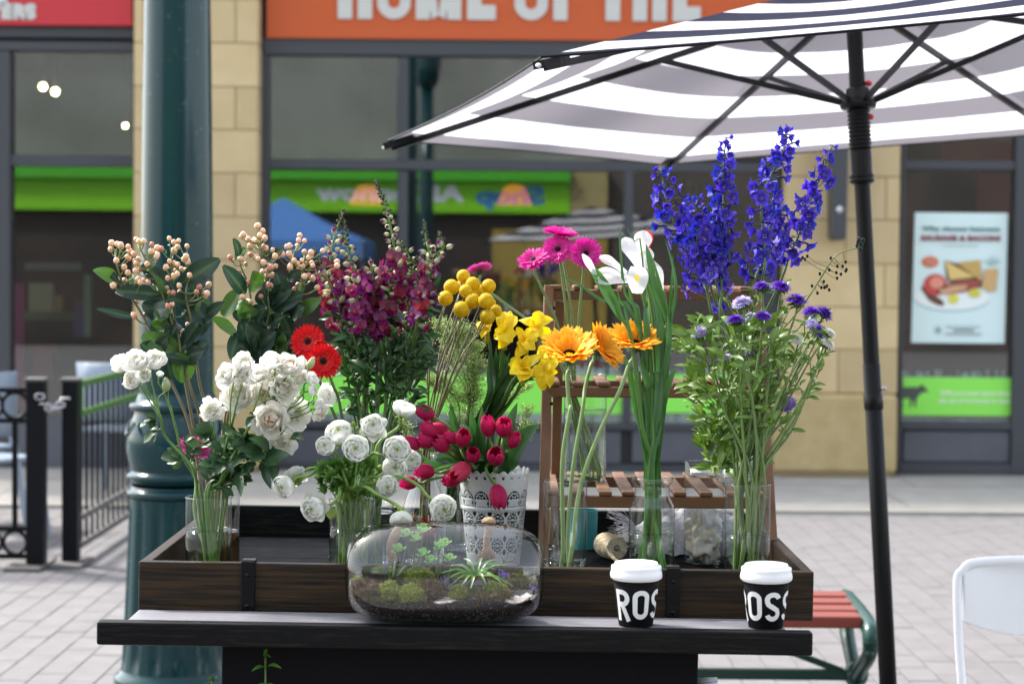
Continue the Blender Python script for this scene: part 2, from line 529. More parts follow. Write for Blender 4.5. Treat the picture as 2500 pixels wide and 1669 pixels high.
# ------------------------------------------------------------ text helpers
def text_mesh(txt, size, ext=.002, bold=0., sx=1., name='lettering', spacing=1.):
    cu = bpy.data.curves.new(name, 'FONT'); cu.body = txt; cu.size = size; cu.extrude = ext; cu.offset = bold
    cu.space_character = spacing; cu.resolution_u = 3
    o = bpy.data.objects.new('tmp', cu); COL.objects.link(o)
    bpy.context.view_layer.update()
    me = bpy.data.meshes.new_from_object(o.evaluated_get(bpy.context.evaluated_depsgraph_get()))
    bpy.data.objects.remove(o)
    me.transform(Matrix.Diagonal((sx, 1, 1, 1)))
    return me
def put_text(txt, x0, x1, z0, h, Y, mat, parent, back=False, name='lettering', bold=0., label=None):
    """lettering on a plane facing -Y (or +Y when back) between x0..x1, baseline z0, cap height h"""
    me = text_mesh(txt, h / .72, .003, bold)
    xs = [v.co.x for v in me.vertices]
    w = max(xs) - min(xs)
    me.transform(Matrix.Translation((-min(xs), 0, 0))); me.transform(Matrix.Diagonal(((x1 - x0) / w, 1, 1, 1)))
    me.materials.append(mat); me.name = name
    if back: m = Matrix.Translation((x1, Y, z0)) @ Matrix.Rotation(math.pi, 4, 'Z') @ Matrix.Rotation(math.pi / 2, 4, 'X')
    else: m = Matrix.Translation((x0, Y, z0)) @ Matrix.Rotation(math.pi / 2, 4, 'X')
    return part(name, me, None, parent, m, False, label)

# ============================================================ SHOP BUILDING
YB = 15.0
def X(px, Y=YB, py=834): return P(px, py, Y).x
def ZZ(py, Y=YB, px=1250): return P(px, py, Y).z
def fb(x0, x1, y0, y1, Yf=YB, dep=.08, cxp=None):
    """box whose front face covers the photograph rectangle at depth Yf"""
    c = (x0 + x1) / 2 if cxp is None else cxp
    return bx(X(x0, Yf), X(x1, Yf), Yf, Yf + dep, ZZ(y1, Yf, c), ZZ(y0, Yf, c))
shop = thing('shop_building', 'row of shopfronts with grey window frames, yellow sandstone columns and orange and red signs', 'building', (0, YB, 0))
TOP = 3.9
def column(x0, x1, joints, vj, Yf, base=None, xb=None):
    col = part('stone_column', bx(X(x0, Yf) + .01, X(x1, Yf) - .01, Yf + .012, Yf + .6, 0, TOP), M['mortar'], shop, smooth=False)
    a, b = X(x0, Yf), X(x1, Yf); cxm = (x0 + x1) / 2
    zs = [ZZ(j, Yf, cxm) for j in joints]
    st = zs[1] - zs[0] if len(zs) > 1 else -.3
    while zs[0] < TOP: zs.insert(0, zs[0] - st)
    k0 = len(zs) - len(joints)
    for k in range(len(zs) - 1):
        z1, z0 = min(TOP, zs[k]), zs[k + 1]
        if z1 - z0 < .05: continue
        vx = vj[(k - k0) % len(vj)]
        cuts = [a] + [X(v, Yf) for v in vx] + [b]
        for q in range(len(cuts) - 1):
            o = part('stone_block', bx(cuts[q] + .003, cuts[q + 1] - .003, Yf, Yf + .25, z0 + .003, z1 - .003), M['stone'], col, smooth=False)
            bevel(o, .006, 1)
    if base:
        xa, xc = xb
        o = part('column_base', bx(X(xa, Yf - .06), X(xc, Yf - .06), Yf - .06, Yf + .55, .05, ZZ(base, Yf - .06, cxm)), M['stonebase'], col, smooth=False)
        bevel(o, .035, 3)
        part('base_plate', bx(X(xa + 8, Yf - .06), X(xc - 14, Yf - .06), Yf - .03, Yf + .5, .022, .05), M['mortar'], col, smooth=False)
column(325, 628, [105, 212, 317, 422, 529, 635, 741, 847, 953], [[], [573], [], [350, 573]], 14.78, 955, (318, 640))
column(1915, 2193, [326, 432, 537, 644, 750, 853, 960], [[], [2158], [2060], [2158], [], [2047]], 14.78, 963, (1893, 2195))
def frame_box(x0, x1, y0, y1, Yf=YB, dep=.1, mat='framegrey', nm='window_frame'):
    return bevel(part(nm, fb(x0, x1, y0, y1, Yf, dep), M[mat], shop, smooth=False), .004, 1)
ZP = lambda p: ZZ(p)
# centre storefront
frame_box(632, 655, 100, 1150, YB, .12)
frame_box(640, 1910, 96, 138, YB - .02, .16)
frame_box(640, 1910, 70, 99, YB + .03, .1, 'framedark')
frame_box(655, 1900, 392, 417, YB + .004, .1)
for a, b in ((971, 993), (1521, 1543)):
    frame_box(a, b, 138.5, 391.5, YB - .004, .1)
    frame_box(a, b, 417.5, 1034, YB - .004, .1)
frame_box(1862, 1900, 138, 1150, YB - .002, .12)
frame_box(655, 1862, 1032, 1047, YB - .01, .12)
frame_box(655, 1862, 1132, 1150, YB - .01, .12)
for a, b in ((660, 968), (996, 1518), (1546, 1858)):
    bevel(part('plinth_panel', fb(a, b, 1050, 1129, YB + .02, .08), M['plinthgrey'], shop, smooth=False), .004, 1)
part('plinth_back', fb(640, 1900, 1040, 1160, YB + .07, .1), M['framedark'], shop, smooth=False)
for a, b in ((655, 971), (993, 1521), (1543, 1862)):
    part('window_pane', fb(a, b, 138, 392, YB + .06, .006), M['shop_glass'], shop, smooth=False)
    part('window_pane', fb(a, b, 417, 1033, YB + .06, .006), M['shop_glass'], shop, smooth=False)
# left storefront
frame_box(-120, 325, 64, 92, YB + .01, .12); frame_box(-120, 325, 93, 100, YB + .06, .06, 'framedark'); frame_box(-120, 325, 101, 124, YB - .01, .12)
frame_box(-20, 24, 124.5, 1146, YB - .02, .14)
frame_box(24.5, 325, 378, 406, YB, .1)
frame_box(24.5, 325, 1020, 1146, YB, .1, 'plinthgrey', 'plinth_panel')
part('window_pane', fb(24, 325, 124, 378, YB + .06, .006), M['shop_glass'], shop, smooth=False)
part('window_pane', fb(24, 325, 406, 1020, YB + .06, .006), M['shop_glass'], shop, smooth=False)
part('window_pane', fb(-260, -20, 124, 1146, YB + .06, .006), M['shop_glass'], shop, smooth=False)
rs = part('red_sign_board', bx(X(-700), X(325), YB - .06, YB + .1, ZZ(64, YB, 160), TOP), M['redsign'], shop, smooth=False)
put_text('YERS', X(-30), X(94), ZZ(47, YB, 40), ZZ(14, YB, 40) - ZZ(47, YB, 40), YB - .066, M['signwhite'], rs, bold=.012)
put_text('L', X(-4), X(24), ZZ(8, YB, 40), .13, YB - .066, M['signwhite'], rs, bold=.012)
# right storefront
frame_box(2195, 2205, 330, 1157, YB - .003, .12)
frame_box(2205, 2474, 392, 414, YB, .1); frame_box(2474, 2520, 300, 1157, YB - .02, .14)
frame_box(2205, 2474, 1030, 1049, YB - .01, .12); frame_box(2205, 2474, 1130, 1157, YB - .01, .12)
bevel(part('plinth_panel', fb(2209, 2470, 1052, 1127, YB + .02, .08), M['plinthgrey'], shop, smooth=False), .006, 2)
part('plinth_back', fb(2195, 2500, 1040, 1160, YB + .07, .1), M['framedark'], shop, smooth=False)
part('window_pane', fb(2205, 2474, 414, 1031, YB + .06, .006), M['shop_glass'], shop, smooth=False)
part('window_pane', fb(2205, 2474, 300, 392, YB + .06, .006), M['shop_glass'], shop, smooth=False)
frame_box(2195, 3200, 60, 300, YB - .02, .14)
part('window_pane', fb(2520, 3200, 300, 1157, YB + .06, .006), M['shop_glass'], shop, smooth=False)
# orange sign with heavy condensed lettering
os_ = part('orange_sign_board', bx(X(650), X(1905), YB - .05, YB + .1, ZZ(98, YB, 1100), TOP), M['orange'], shop, smooth=False)
def zx(v): return X(620 + v / 2.135)
LB = ZZ(51, YB, 1100); LT = LB + .56; ST = .105
def letter(strokes):
    g = G()
    for s in strokes: s(g)
    return part('lettering', g, M['signwhite'], os_, smooth=False)
def lbox(a, b, z0, z1): return lambda g: box(g, a, b, YB - .066, YB - .052, z0, z1)
def Hh(a, b): w = (b - a) * .42; return [lbox(a, a + w, LB, LT), lbox(b - w, b, LB, LT), lbox(a + w, b - w, LB + .22, LB + .33)]
def Ee(a, b): w = (b - a) * .5; return [lbox(a, a + w, LB, LT), lbox(a + w, b, LB, LB + .11), lbox(a + w, b - .02, LB + .23, LB + .33), lbox(a + w, b, LT - .11, LT)]
def Oo(a, b):
    def f(g):
        cx, w = (a + b) / 2, (b - a) / 2; out = []; inn = []
        for k in range(32):
            t = 2 * math.pi * k / 32; c, s = math.cos(t), math.sin(t)
            r = w; zz = LB + w if s < 0 else LT - w
            out.append((cx + r * c, zz + r * s * 1.0)); ri = w * .36
            inn.append((cx + ri * c, (zz + (0 if True else 0)) + ri * s))
        rows = [[Vector((p[0], YB - .052, p[1])) for p in out], [Vector((p[0], YB - .066, p[1])) for p in out],
                [Vector((p[0], YB - .066, p[1])) for p in inn], [Vector((p[0], YB - .052, p[1])) for p in inn]]
        g.grid(rows, closed=True)
    return [f]
def Mm(a, b):
    w = (b - a) * .31
    def v(g):
        cx = (a + b) / 2
        for sx in (-1, 1):
            x0 = a if sx < 0 else b
            pts = [(x0, LT), (x0 + sx * -w * .9, LT), (cx + sx * w * .12, LB), (cx - sx * 0, LB), ]
            pts = [(x0, LT), (x0 - sx * w, LT), (cx, LB + .03), (cx + sx * w * .45, LB)]
            fr = [Vector((p[0], YB - .0662, p[1])) for p in pts]; bk = [Vector((p[0], YB - .052, p[1])) for p in pts]
            g.add(fr + bk, [(0, 1, 2, 3), (4, 7, 6, 5), (0, 4, 5, 1), (1, 5, 6, 2), (2, 6, 7, 3), (3, 7, 4, 0)])
    return [lbox(a, a + w, LB, LT), lbox(b - w, b, LB, LT), v]
letter(Hh(zx(432), zx(610))); letter(Oo(zx(635), zx(810))); letter(Mm(zx(835), zx(1070))); letter(Ee(zx(1100), zx(1248)))
letter(Oo(zx(1343), zx(1518))); a_ = zx(1545); letter([lbox(a_, zx(1618), LB, LT), lbox(zx(1618), zx(1690), LT - .11, LT), lbox(zx(1618), zx(1670), LB + .23, LB + .33)])
letter([lbox(zx(1815), zx(1890), LB, LT), lbox(zx(1765), zx(1815), LT - .11, LT), lbox(zx(1890), zx(1935), LT - .11, LT)])
letter(Hh(zx(1955), zx(2130))); letter(Ee(zx(2162), zx(2306)))
# roof, side body of the building, dark interior
part('upper_wall', bx(X(-700), X(3200), YB + .1, YB + .4, ZZ(99, YB + .1), TOP), M['framedark'], shop, smooth=False)
part('parapet', bx(X(-700), X(3200), YB - .15, YB + .5, TOP, TOP + .15), M['framegrey'], shop, smooth=False)
part('roof', bx(X(-700), X(3200), YB + .4, YB + 7, TOP - .1, TOP), M['framedark'], shop, smooth=False)
part('interior_wall', bx(X(-700), X(3200), 21, 21.1, 0, TOP - .1), pmat('interior_back', (.05, .04, .03), .8, col2=(.10, .07, .04), scale=.8), shop, smooth=False)
part('interior_floor', bx(X(-700), X(3200), YB + .17, 21, -.02, .02), M['dark'], shop, smooth=False)
part('interior_ceiling', bx(X(-700), X(3200), YB + .4, 21, TOP - .3, TOP - .22), M['dark'], shop, smooth=False)
for px in (325, 1900, -700, 3195):
    part('partition', bx(X(px) - .05, X(px) + .12, YB + .62, 21, 0, TOP - .1), M['dark'], shop, smooth=False)
# coloured walls and fittings inside
YI = 17.5
def inner(nm, x0, x1, y0, y1, col, Y=YI, dep=.1, rough=.6):
    return part(nm, bx(X(x0, Y), X(x1, Y), Y, Y + dep, ZZ(y1, Y), ZZ(y0, Y)), pmat(nm + '_paint', col, rough), shop, smooth=False)
inner('yellow_wall_panel', 1290, 1520, 470, 640, (.42, .30, .05), 20)
inner('menu_board', 1350, 1700, 545, 900, (.03, .01, .012), 19.5)
inner('menu_board', 1400, 1500, 585, 625, (.40, .01, .01), 19.4)
inner('red_wall_panel', 1560, 1840, 430, 660, (.11, .012, .015), 19)
inner('red_wall_panel', 2195, 2260, 414, 1000, (.30, .02, .015), 19)
inner('red_wall_panel', 2290, 2480, 300, 392, (.55, .05, .02), 15.5)
inner('red_wall_panel', 2380, 2474, 414, 515, (.42, .04, .02), 15.6)
inner('red_wall_panel', 2206, 2226, 470, 900, (.25, .02, .015), 15.6)
inner('brown_wall_panel', 2206, 2474, 840, 912, (.10, .045, .03), 15.8)
inner('red_wall_panel', 2330, 2480, 830, 900, (.40, .05, .02), 18.6)
inner('red_counter', 700, 1180, 700, 860, (.16, .03, .02), 18.8)
inner('brown_counter', 660, 1500, 830, 1020, (.12, .05, .03), 18.2)
inner('magenta_curtain', 35, 60, 700, 1000, (.35, .02, .14), 17)
inner('display_shelf', 60, 180, 770, 790, (.12, .2, .1), 17)
inner('display_shelf', 60, 200, 650, 668, (.2, .22, .2), 17)
inner('green_panel', 205, 222, 680, 830, (.2, .34, .22), 16.8)
inner('paper_stack', 70, 130, 700, 770, (.35, .34, .2), 16.8)
inner('paper_stack', 132, 152, 730, 770, (.32, .22, .05), 16.8)
inner('clothes_rail', 1690, 1715, 780, 880, (.03, .05, .22), 17)
inner('clothes_rail', 1650, 1675, 800, 880, (.1, .1, .2), 17)
inner('clothes_rail', 180, 205, 740, 830, (.12, .1, .3), 17)
inner('red_stand', 80, 130, 850, 930, (.2, .01, .03), 16.8)
put_text('RI', X(1672, 18.9), X(1722, 18.9), ZZ(498, 18.9), .22, 18.9, M['signwhite'], shop, bold=.01)
# bottom green vinyl band with lettering, bar-code grass and a cow
def band(x0, x1):
    b = part('green_band', fb(x0, x1, 915 if x0 < 2000 else 921, 1008 if x0 < 2000 else 1014, YB + .045, .004), M['green'], shop, smooth=False)
    return b
vin = pmat('pale_vinyl', (.32, .42, .38), .5)
def spikes(x0, x1, ytop, ybase, parent, hmax=28):
    g = G(); x = x0
    while x < x1:
        w = rnd(2, 4.2); h = rnd(.25, 1) * hmax
        if rnd(0, 1) < .82: box(g, X(x), X(x + w), YB + .05, YB + .053, ZZ(ybase), ZZ(ybase - h))
        x += w + rnd(.8, 4)
    o = part('grass_stripes', g, vin, parent, smooth=False, kind='stuff'); return o
def low(x0, x1, y0, y1, parent):
    g = G(); x = x0
    while x < x1:
        w = rnd(1.5, 3.5)
        box(g, X(x), X(x + w), YB + .05, YB + .053, ZZ(y1), ZZ(y0)); x += w + rnd(1.2, 4)
    part('grass_stripes', g, vin, parent, smooth=False, kind='stuff')
for x0, x1 in ((656, 970), (994, 1520), (1544, 1861)):
    b = band(x0, x1); spikes(x0, x1, 0, 915, b); low(x0, x1, 1009, 1031, b)
b = band(2206, 2473); spikes(2206, 2473, 0, 921, b); low(2206, 2473, 1015, 1029, b)
tw = pmat('vinyl_white', (.72, .85, .62), .5)
zx5 = lambda v: 2180 + v / 5.6
zy5 = lambda v: 900 + v / 5.6
put_text('100% pure beef raised without', X(zx5(670)), X(zx5(1715)), ZZ(zy5(368), YB, 2350), .036, YB + .042, tw, b, bold=.0015)
put_text('the use of hormones or steroids', X(zx5(655)), X(zx5(1750)), ZZ(zy5(470), YB, 2350), .036, YB + .042, tw, b, bold=.0015)
cow = [(0, 262), (385, 258), (400, 225), (440, 235), (500, 300), (505, 325), (440, 325), (385, 365), (355, 410), (345, 470), (345, 535), (325, 535), (315, 450), (290, 440), (275, 535), (258, 535), (262, 425), (235, 405),
       (175, 415), (155, 450), (172, 518), (150, 518), (125, 440), (75, 430), (65, 330), (0, 330)]
g = G(); n_ = len(cow)
fr_ = [Vector((X(zx5(a)), YB + .041, ZZ(zy5(c), YB, 2350))) for a, c in cow]
bk_ = [v + Vector((0, .003, 0)) for v in fr_]
g.add(fr_ + bk_, [tuple(range(n_ - 1, -1, -1))] + [(i, (i + 1) % n_, n_ + (i + 1) % n_, n_ + i) for i in range(n_)])
part('cow_decal', g, pmat('cow_grey', (.06, .075, .065), .5), b, smooth=False)
# ------------------------------------------------------------ poster
YP = YB + .052
poster = thing('poster', 'pale blue breakfast poster with toast and eggs on the right shop window', 'poster', (X(2340), YP, ZZ(680)))
zpx = lambda a, c: Vector((X(2180 + a / 4.356, YP), 0, ZZ(500 + c / 4.356, YP, 2340)))
def flat(nm, pts, col, layer, rough=.5, mat=None, par=poster):
    pts = [zpx(*p) for p in pts]
    # keep winding consistent
    n = len(pts); y = YP - .002 * layer
    fr = [Vector((p.x, y, p.z)) for p in pts]; bk = [Vector((p.x, y + .0015, p.z)) for p in pts]
    g = G(); g.add(fr + bk, [tuple(range(n)), tuple(range(2 * n - 1, n - 1, -1))] + [(i, n + i, n + (i + 1) % n, (i + 1) % n) for i in range(n)])
    return part(nm, g, mat or pmat(nm, col, rough), par, smooth=False)
def oval(cx, cy_, rx, ry, rot=0, n=24):
    return [(cx + rx * math.cos(2 * math.pi * k / n) * math.cos(rot) - ry * math.sin(2 * math.pi * k / n) * math.sin(rot),
             cy_ + rx * math.cos(2 * math.pi * k / n) * math.sin(rot) + ry * math.sin(2 * math.pi * k / n) * math.cos(rot)) for k in range(n)]
flat('poster_sheet', [(215, 85), (1200, 85), (1185, 1468), (195, 1468)], (.68, .84, .83), 0)
flat('plate_shade', oval(620, 1005, 400, 135), (.38, .55, .56), 1)
flat('printed_plate', oval(620, 985, 400, 135), (.82, .88, .86), 2)
flat('printed_sausage', oval(390, 960, 130, 40, .75), (.10, .035, .02), 3)
flat('printed_sausage', oval(440, 1010, 110, 40, .5), (.13, .05, .025), 4)
flat('printed_tomato', oval(440, 850, 125, 115), (.55, .06, .05), 5)
flat('printed_tomato', oval(455, 830, 75, 65), (.75, .28, .2), 6)
flat('printed_bacon', [(450, 900), (600, 830), (760, 790), (920, 800), (900, 880), (740, 930), (600, 950), (480, 960)], (.32, .07, .05), 5)
flat('printed_bacon', [(470, 905), (620, 860), (780, 850), (760, 900), (600, 940), (500, 950)], (.62, .35, .2), 6)
flat('printed_toast_edge', [(530, 590), (560, 790), (600, 830), (920, 880), (940, 830), (915, 590), (650, 620)], (.07, .03, .02), 4)
flat('printed_toast', [(530, 590), (860, 765), (590, 800)], (.72, .52, .18), 7)
flat('printed_toast', [(650, 615), (915, 585), (930, 810)], (.55, .36, .10), 7)
flat('printed_toast', [(960, 680), (1105, 675), (1085, 910), (1000, 920), (930, 880)], (.60, .38, .16), 7)
flat('printed_yolk', oval(632, 998, 56, 50), (.72, .66, .06), 6)
flat('printed_yolk', oval(857, 935, 64, 46), (.62, .58, .05), 8)
flat('printed_oval', oval(382, 610, 92, 62), (.68, .16, .06), 2)
flat('printed_seal', oval(478, 1332, 45, 48), (.45, .62, .6), 2)
flat('printed_seal', oval(478, 1332, 14, 18), (.05, .08, .09), 3)
def ptext(t, x0, x1, yb, h, col, bold=.0):
    a, c = zpx(x0, yb), zpx(x1, yb)
    put_text(t, a.x, c.x, a.z, h / 4.356 * YP / F_PX, YP - .012, pmat('print_ink', col, .5), poster, bold=bold)
ptext('Why choose between', 290, 1115, 275, 45, (.05, .16, .15), .001)
ptext('SAUSAGE & BACON?', 280, 1125, 380, 55, (.26, .02, .03), .002)
ptext('the answer is easy, have both', 510, 880, 437, 12, (.2, .3, .3))
ptext('MADE WITH CARE WITHOUT', 555, 930, 1300, 12, (.15, .22, .22))
ptext('WITHOUT', 640, 860, 1345, 28, (.08, .12, .12))
ptext('HORMONES OR STEROIDS', 550, 940, 1380, 16, (.12, .16, .16))
ptext('TRY IT', 1000, 1090, 565, 14, (.2, .3, .32)); ptext('ON THE SIDE TODAY', 950, 1130, 605, 14, (.2, .3, .32)); ptext('WITH US', 990, 1090, 635, 14, (.2, .3, .32))
ptext('NEW', 330, 440, 610, 26, (.85, .6, .5)); ptext('EGGS', 335, 430, 645, 26, (.85, .6, .5))
# ------------------------------------------------------------ pendant lamps and ceiling spots inside
shade = emit_mat('lit_orange_shade', (1, .20, .05), .36)
for i, (cx, lab) in enumerate(((896, 'orange glowing pendant lamp in the shop, behind the snapdragon tips'), (1256, 'orange glowing pendant lamp in the shop, right one above the pink gerberas'))):
    c = P(cx, 476, 16.2); k = 16.2 / F_PX
    t = thing('pendant_lamp', lab, 'lamp', c, 'pendant lamps in the shop')
    g = G(); lathe(g, [(44 * k, -25 * k), (40 * k, -14 * k), (32 * k, 5 * k), (24 * k, 20 * k), (14 * k, 24 * k), (4 * k, 25 * k)], c, 24)
    part('lamp_shade', g, shade, t)
    g = G(); tube(g, [c + Vector((0, 0, 25 * k)), c + Vector((0, 0, 1.3))], .008, col=(.02, .02, .02), seg=6)
    part('cable', g, M['framedark'], t)
spot = emit_mat('warm_spot', (1, .78, .42), 14)
for cx, cy2, lab in ((105, 212, 'small warm ceiling spot at the upper left of the left shop window'), (135, 224, 'warm ceiling spot just right of the first one in the left window'), (306, 307, 'small amber ceiling spot low beside the sandstone column')):
    c = P(cx, cy2, 18.5)
    t = thing('ceiling_spot', lab, 'light', c, 'ceiling spots in the left shop')
    g = G(); ball(g, c, .033 if cx < 300 else .022, (1, 1, 1)); part('bulb', g, spot, t)
    g = G(); tube(g, [c + Vector((0, 0, .03)), Vector((c.x, c.y, 3.8))], .02, seg=8); part('fitting', g, M['framedark'], t)
# ------------------------------------------------------------ dark wall bracket on the right column
cb = P(2052, 400, 14.6)
br = thing('wall_bracket', 'tall dark grey metal bracket with a silver diamond on the right sandstone column', 'bracket', cb)
g = G(); k = 14.55 / F_PX
pts = [(2030, 250), (2075, 250), (2067, 578), (2060, 586), (2040, 586), (2034, 578)]
fr = [P(a, c, 14.5) for a, c in pts]; bk = [v + Vector((0, .26, 0)) for v in fr]
g.add(fr + bk, [(0, 1, 2, 3, 4, 5), (11, 10, 9, 8, 7, 6)] + [(i, 6 + i, 6 + (i + 1) % 6, (i + 1) % 6) for i in range(6)])
bevel(part('bracket_blade', g, M['framegrey'], br, smooth=False), .01, 2)
c = P(2050, 512, 14.49); s = 10 * k
g = G(); g.add([c + Vector((0, 0, s)), c + Vector((s, 0, 0)), c + Vector((0, 0, -s)), c + Vector((-s, 0, 0)), c + Vector((0, -.015, 0))], [(0, 4, 1), (1, 4, 2), (2, 4, 3), (3, 4, 0)])
part('diamond_boss', g, pmat('satin_silver', (.6, .6, .6), .4, metal=.6), br, smooth=False)

# ============================================================ ACROSS THE STREET (seen mirrored in the shop windows)
YR = 40.12; YO = -10
opp = thing('opposite_building', 'shop across the street with a long green fascia, seen mirrored in the windows', 'building', (-1, YO, 0))
def ob(nm, x0, x1, y0, y1, mat, dep=.1, off=0.):
    Y = YR - off
    return part(nm, bx(X(x0, Y), X(x1, Y), YO + off - dep, YO + off, ZZ(y1, Y), ZZ(y0, Y)), mat, opp, smooth=False)
ob('green_fascia', -420, 1388, 444, 520, M['greensign'], .3, .25)
ob('fascia_lip', -420, 1388, 412, 442, pmat('green_lip', (.07, .42, .02), .4), .3, .45)
fas = ob('fascia_end', 1390, 1480, 412, 520, pmat('khaki_cladding', (.32, .27, .12), .7), .3, .24)
put_text('Shop', X(1160, YR), X(1325, YR), ZZ(498, YR), .34, YO + .252, M['bluepaint'], opp, back=True, bold=.02)
put_text('AlConnow', X(772, YR), X(1132, YR), ZZ(493, YR), .32, YO + .252, pmat('grey_lettering', (.75, .76, .85), .5), opp, back=True, bold=.02)
ob('shopfront', -420, 1480, 521, 1010, pmat('dark_shopfront', (.014, .013, .012), .6, col2=(.05, .035, .028), scale=.7), .2, 0)
ob('shopfront', 1200, 1480, 560, 1010, pmat('yellow_shopfront', (.3, .22, .05), .6), .2, .1)
ob('neighbour_wall', 1484, 2700, 330, 1010, pmat('brown_wall', (.06, .055, .05), .8, col2=(.11, .095, .08), scale=.6), .2, 0)
g = G(); xa, xb_ = X(-700, YR), X(2700, YR); n = 420; rows = []
for i in range(n + 1):
    x = xa + (xb_ - xa) * i / n
    rows.append([Vector((x, YO - .1 + (.012 if i % 2 else 0), ZZ(411, YR))), Vector((x, YO - .1 + (.012 if i % 2 else 0), 7.6))])
g.grid(rows); part('ribbed_cladding', g, pmat('grey_ribbed_metal', (.17, .18, .16), .5, col2=(.27, .28, .26), scale=.5), opp, smooth=False)
part('body', bx(xa, xb_, YO - 6, YO - .3, 0, 7.5), M['dark'], opp, smooth=False)
# blue tent
YT = 35.1; c = P(693, 483, YT); pk = Vector((c.x, -5, c.z)); ez = ZZ(590, YT, 800)
tent = thing('market_tent', 'blue pop-up tent across the street, seen mirrored in the centre window', 'tent', (pk.x, -5, 0))
g = G(); hw = 1.5
cs = [Vector((pk.x + a * hw, -5 + b2 * hw, ez)) for a, b2 in ((-1, -1), (1, -1), (1, 1), (-1, 1))]
for i in range(4):
    a, b2 = cs[i], cs[(i + 1) % 4]
    g.grid([[a.lerp(b2, j / 4) for j in range(5)], [a.lerp(b2, j / 4).lerp(pk, .5) - Vector((0, 0, .05)) for j in range(5)], [pk] * 5])
    g.grid([[a.lerp(b2, j / 4) for j in range(5)], [a.lerp(b2, j / 4) - Vector((0, 0, .3)) for j in range(5)]])
part('canopy', g, M['tentblue'], tent)
for v in cs: part('leg', bx(v.x - .015, v.x + .015, v.y - .015, v.y + .015, 0, ez), M['steel'], tent, smooth=False)

# ============================================================ LAMP POSTS
def lamp_post(px, Y, label, full=True, x=None, group=None):
    cx = P(px, 1000, Y).x if x is None else x
    k = 7.2 / F_PX
    t = thing('lamp_post', label, 'lamp post', (cx, Y, 0), group)
    zz = lambda py: 1.5 - (py - 672) * k
    c = Vector((cx, Y, 0))
    prof = [(150, zz(1684)), (150, zz(1662)), (147, zz(1655)), (138, zz(1648)), (134, zz(1640))]
    g = G(); lathe(g, [(r * k, z) for r, z in prof], c, 64, capb=True); part('foot_ring', g, M['lamppost'], t)
    g = G(); rows = []
    for i in range(26):
        f = i / 25; r = 133 + (113 - 133) * f ** .8; z = zz(1640) + (zz(1222) - zz(1640)) * f
        dep = 7 * min(1, min(f, 1 - f) * 12); row = []
        for q in range(112):
            a = 2 * math.pi * q / 112
            fl = max(0, math.cos(a * 14)) ** .7
            row.append(c + Vector(((r - dep * fl) * k * math.cos(a), (r - dep * fl) * k * math.sin(a), z)))
        rows.append(row)
    g.grid(rows, closed=True); part('fluted_base', g, M['lamppost'], t)
    for y0 in (1209, 1168):
        g = G(); lathe(g, [(108 * k, zz(y0 + 16))] + [((110 + 11 * math.sin(math.pi * q / 6)) * k, zz(y0 + 12 - 24 * q / 6)) for q in range(7)] + [(108 * k, zz(y0 - 16))], c, 48)
        part('ring', g, M['lamppost'], t)
    g = G(); lathe(g, [(110 * k, zz(1155)), (114 * k, zz(1140)), (119 * k, zz(1115)), (121 * k, zz(1090)), (118 * k, zz(1065)), (111 * k, zz(1040)), (104 * k, zz(1022)), (103 * k, zz(1010))], c, 64); part('bulge', g, M['lamppost'], t)
    g = G(); lathe(g, [(100 * k, zz(1012)), (112 * k, zz(1008)), (116 * k, zz(1000)), (113 * k, zz(991)), (102 * k, zz(987)), (96 * k, zz(980)), (92 * k, zz(968))], c, 48); part('ring', g, M['lamppost'], t)
    # leaf-shaped relief swags on the bulge
    for q in range(8):
        a = q * math.pi / 4 + .3; g = G(); pts = []
        for j in range(9):
            f = j / 8; aa = a + (f - .5) * .62; r = (113 + 9 * math.sin(math.pi * f)) * k
            pts.append(c + Vector((r * math.cos(aa), r * math.sin(aa), zz(1035 + 34 * math.sin(math.pi * f)))))
        tube(g, pts, 2.6 * k, seg=6, n=2); part('relief_moulding', g, M['lamppost'], t)
    g = G(); lathe(g, [(91 * k, zz(975)), (89 * k, zz(800)), (84 * k, zz(300)), (80 * k, zz(0)), (74 * k, 4.6)], c, 64, capt=True); part('shaft', g, M['lamppost'], t)
    g = G(); lathe(g, [(.02, 4.6), (.16, 4.62), (.2, 4.72), (.24, 5.1), (.16, 5.25), (.03, 5.35), (.01, 5.45)], c, 24); part('lantern', g, M['lamppost'], t)
    return t
lamp_post(431, 7.2, 'thick glossy teal lamp post with fluted base behind the left end of the cart')
lamp_post(0, -3.2, 'teal lamp post across the street, seen only mirrored in the centre window', x=-1.45)

# ============================================================ FENCES AND CHAIRS AT LEFT
def post(t, px0, px1, py0, py1, Y):
    a, b = P(px0, 1150, Y).x, P(px1, 1150, Y).x; z1 = P(px0, py0, Y).z
    bevel(part('post', bx(a, b, Y, Y + (b - a), .02, z1), M['fence'], t, smooth=False), .006, 2)
    bevel(part('post_cap', bx(a - .008, b + .008, Y - .008, Y + (b - a) + .008, z1, z1 + .018), M['fencegrey'], t, smooth=False), .008, 2)
YF = 10.0
f1 = thing('metal_fence', 'black iron fence panel with ring ornaments at the left edge', 'fence', (P(80, 1400, YF).x, YF, 0), 'iron fences at the left')
post(f1, 62, 106, 931, 1400, YF)
bevel(part('base_plate', bx(P(20, 1400, YF).x, P(112, 1400, YF).x, YF - .12, YF + .25, 0, .02), M['fencegrey'], f1, smooth=False), .005, 1)
xr, xl = P(62, 1150, YF).x, P(-330, 1150, YF).x
zr = [P(30, q, YF).z for q in (953, 1028, 1292, 1360)]
for z in zr: part('rail', bx(xl, xr, YF + .03, YF + .06, z - .012, z + .012), M['fence'], f1, smooth=False)
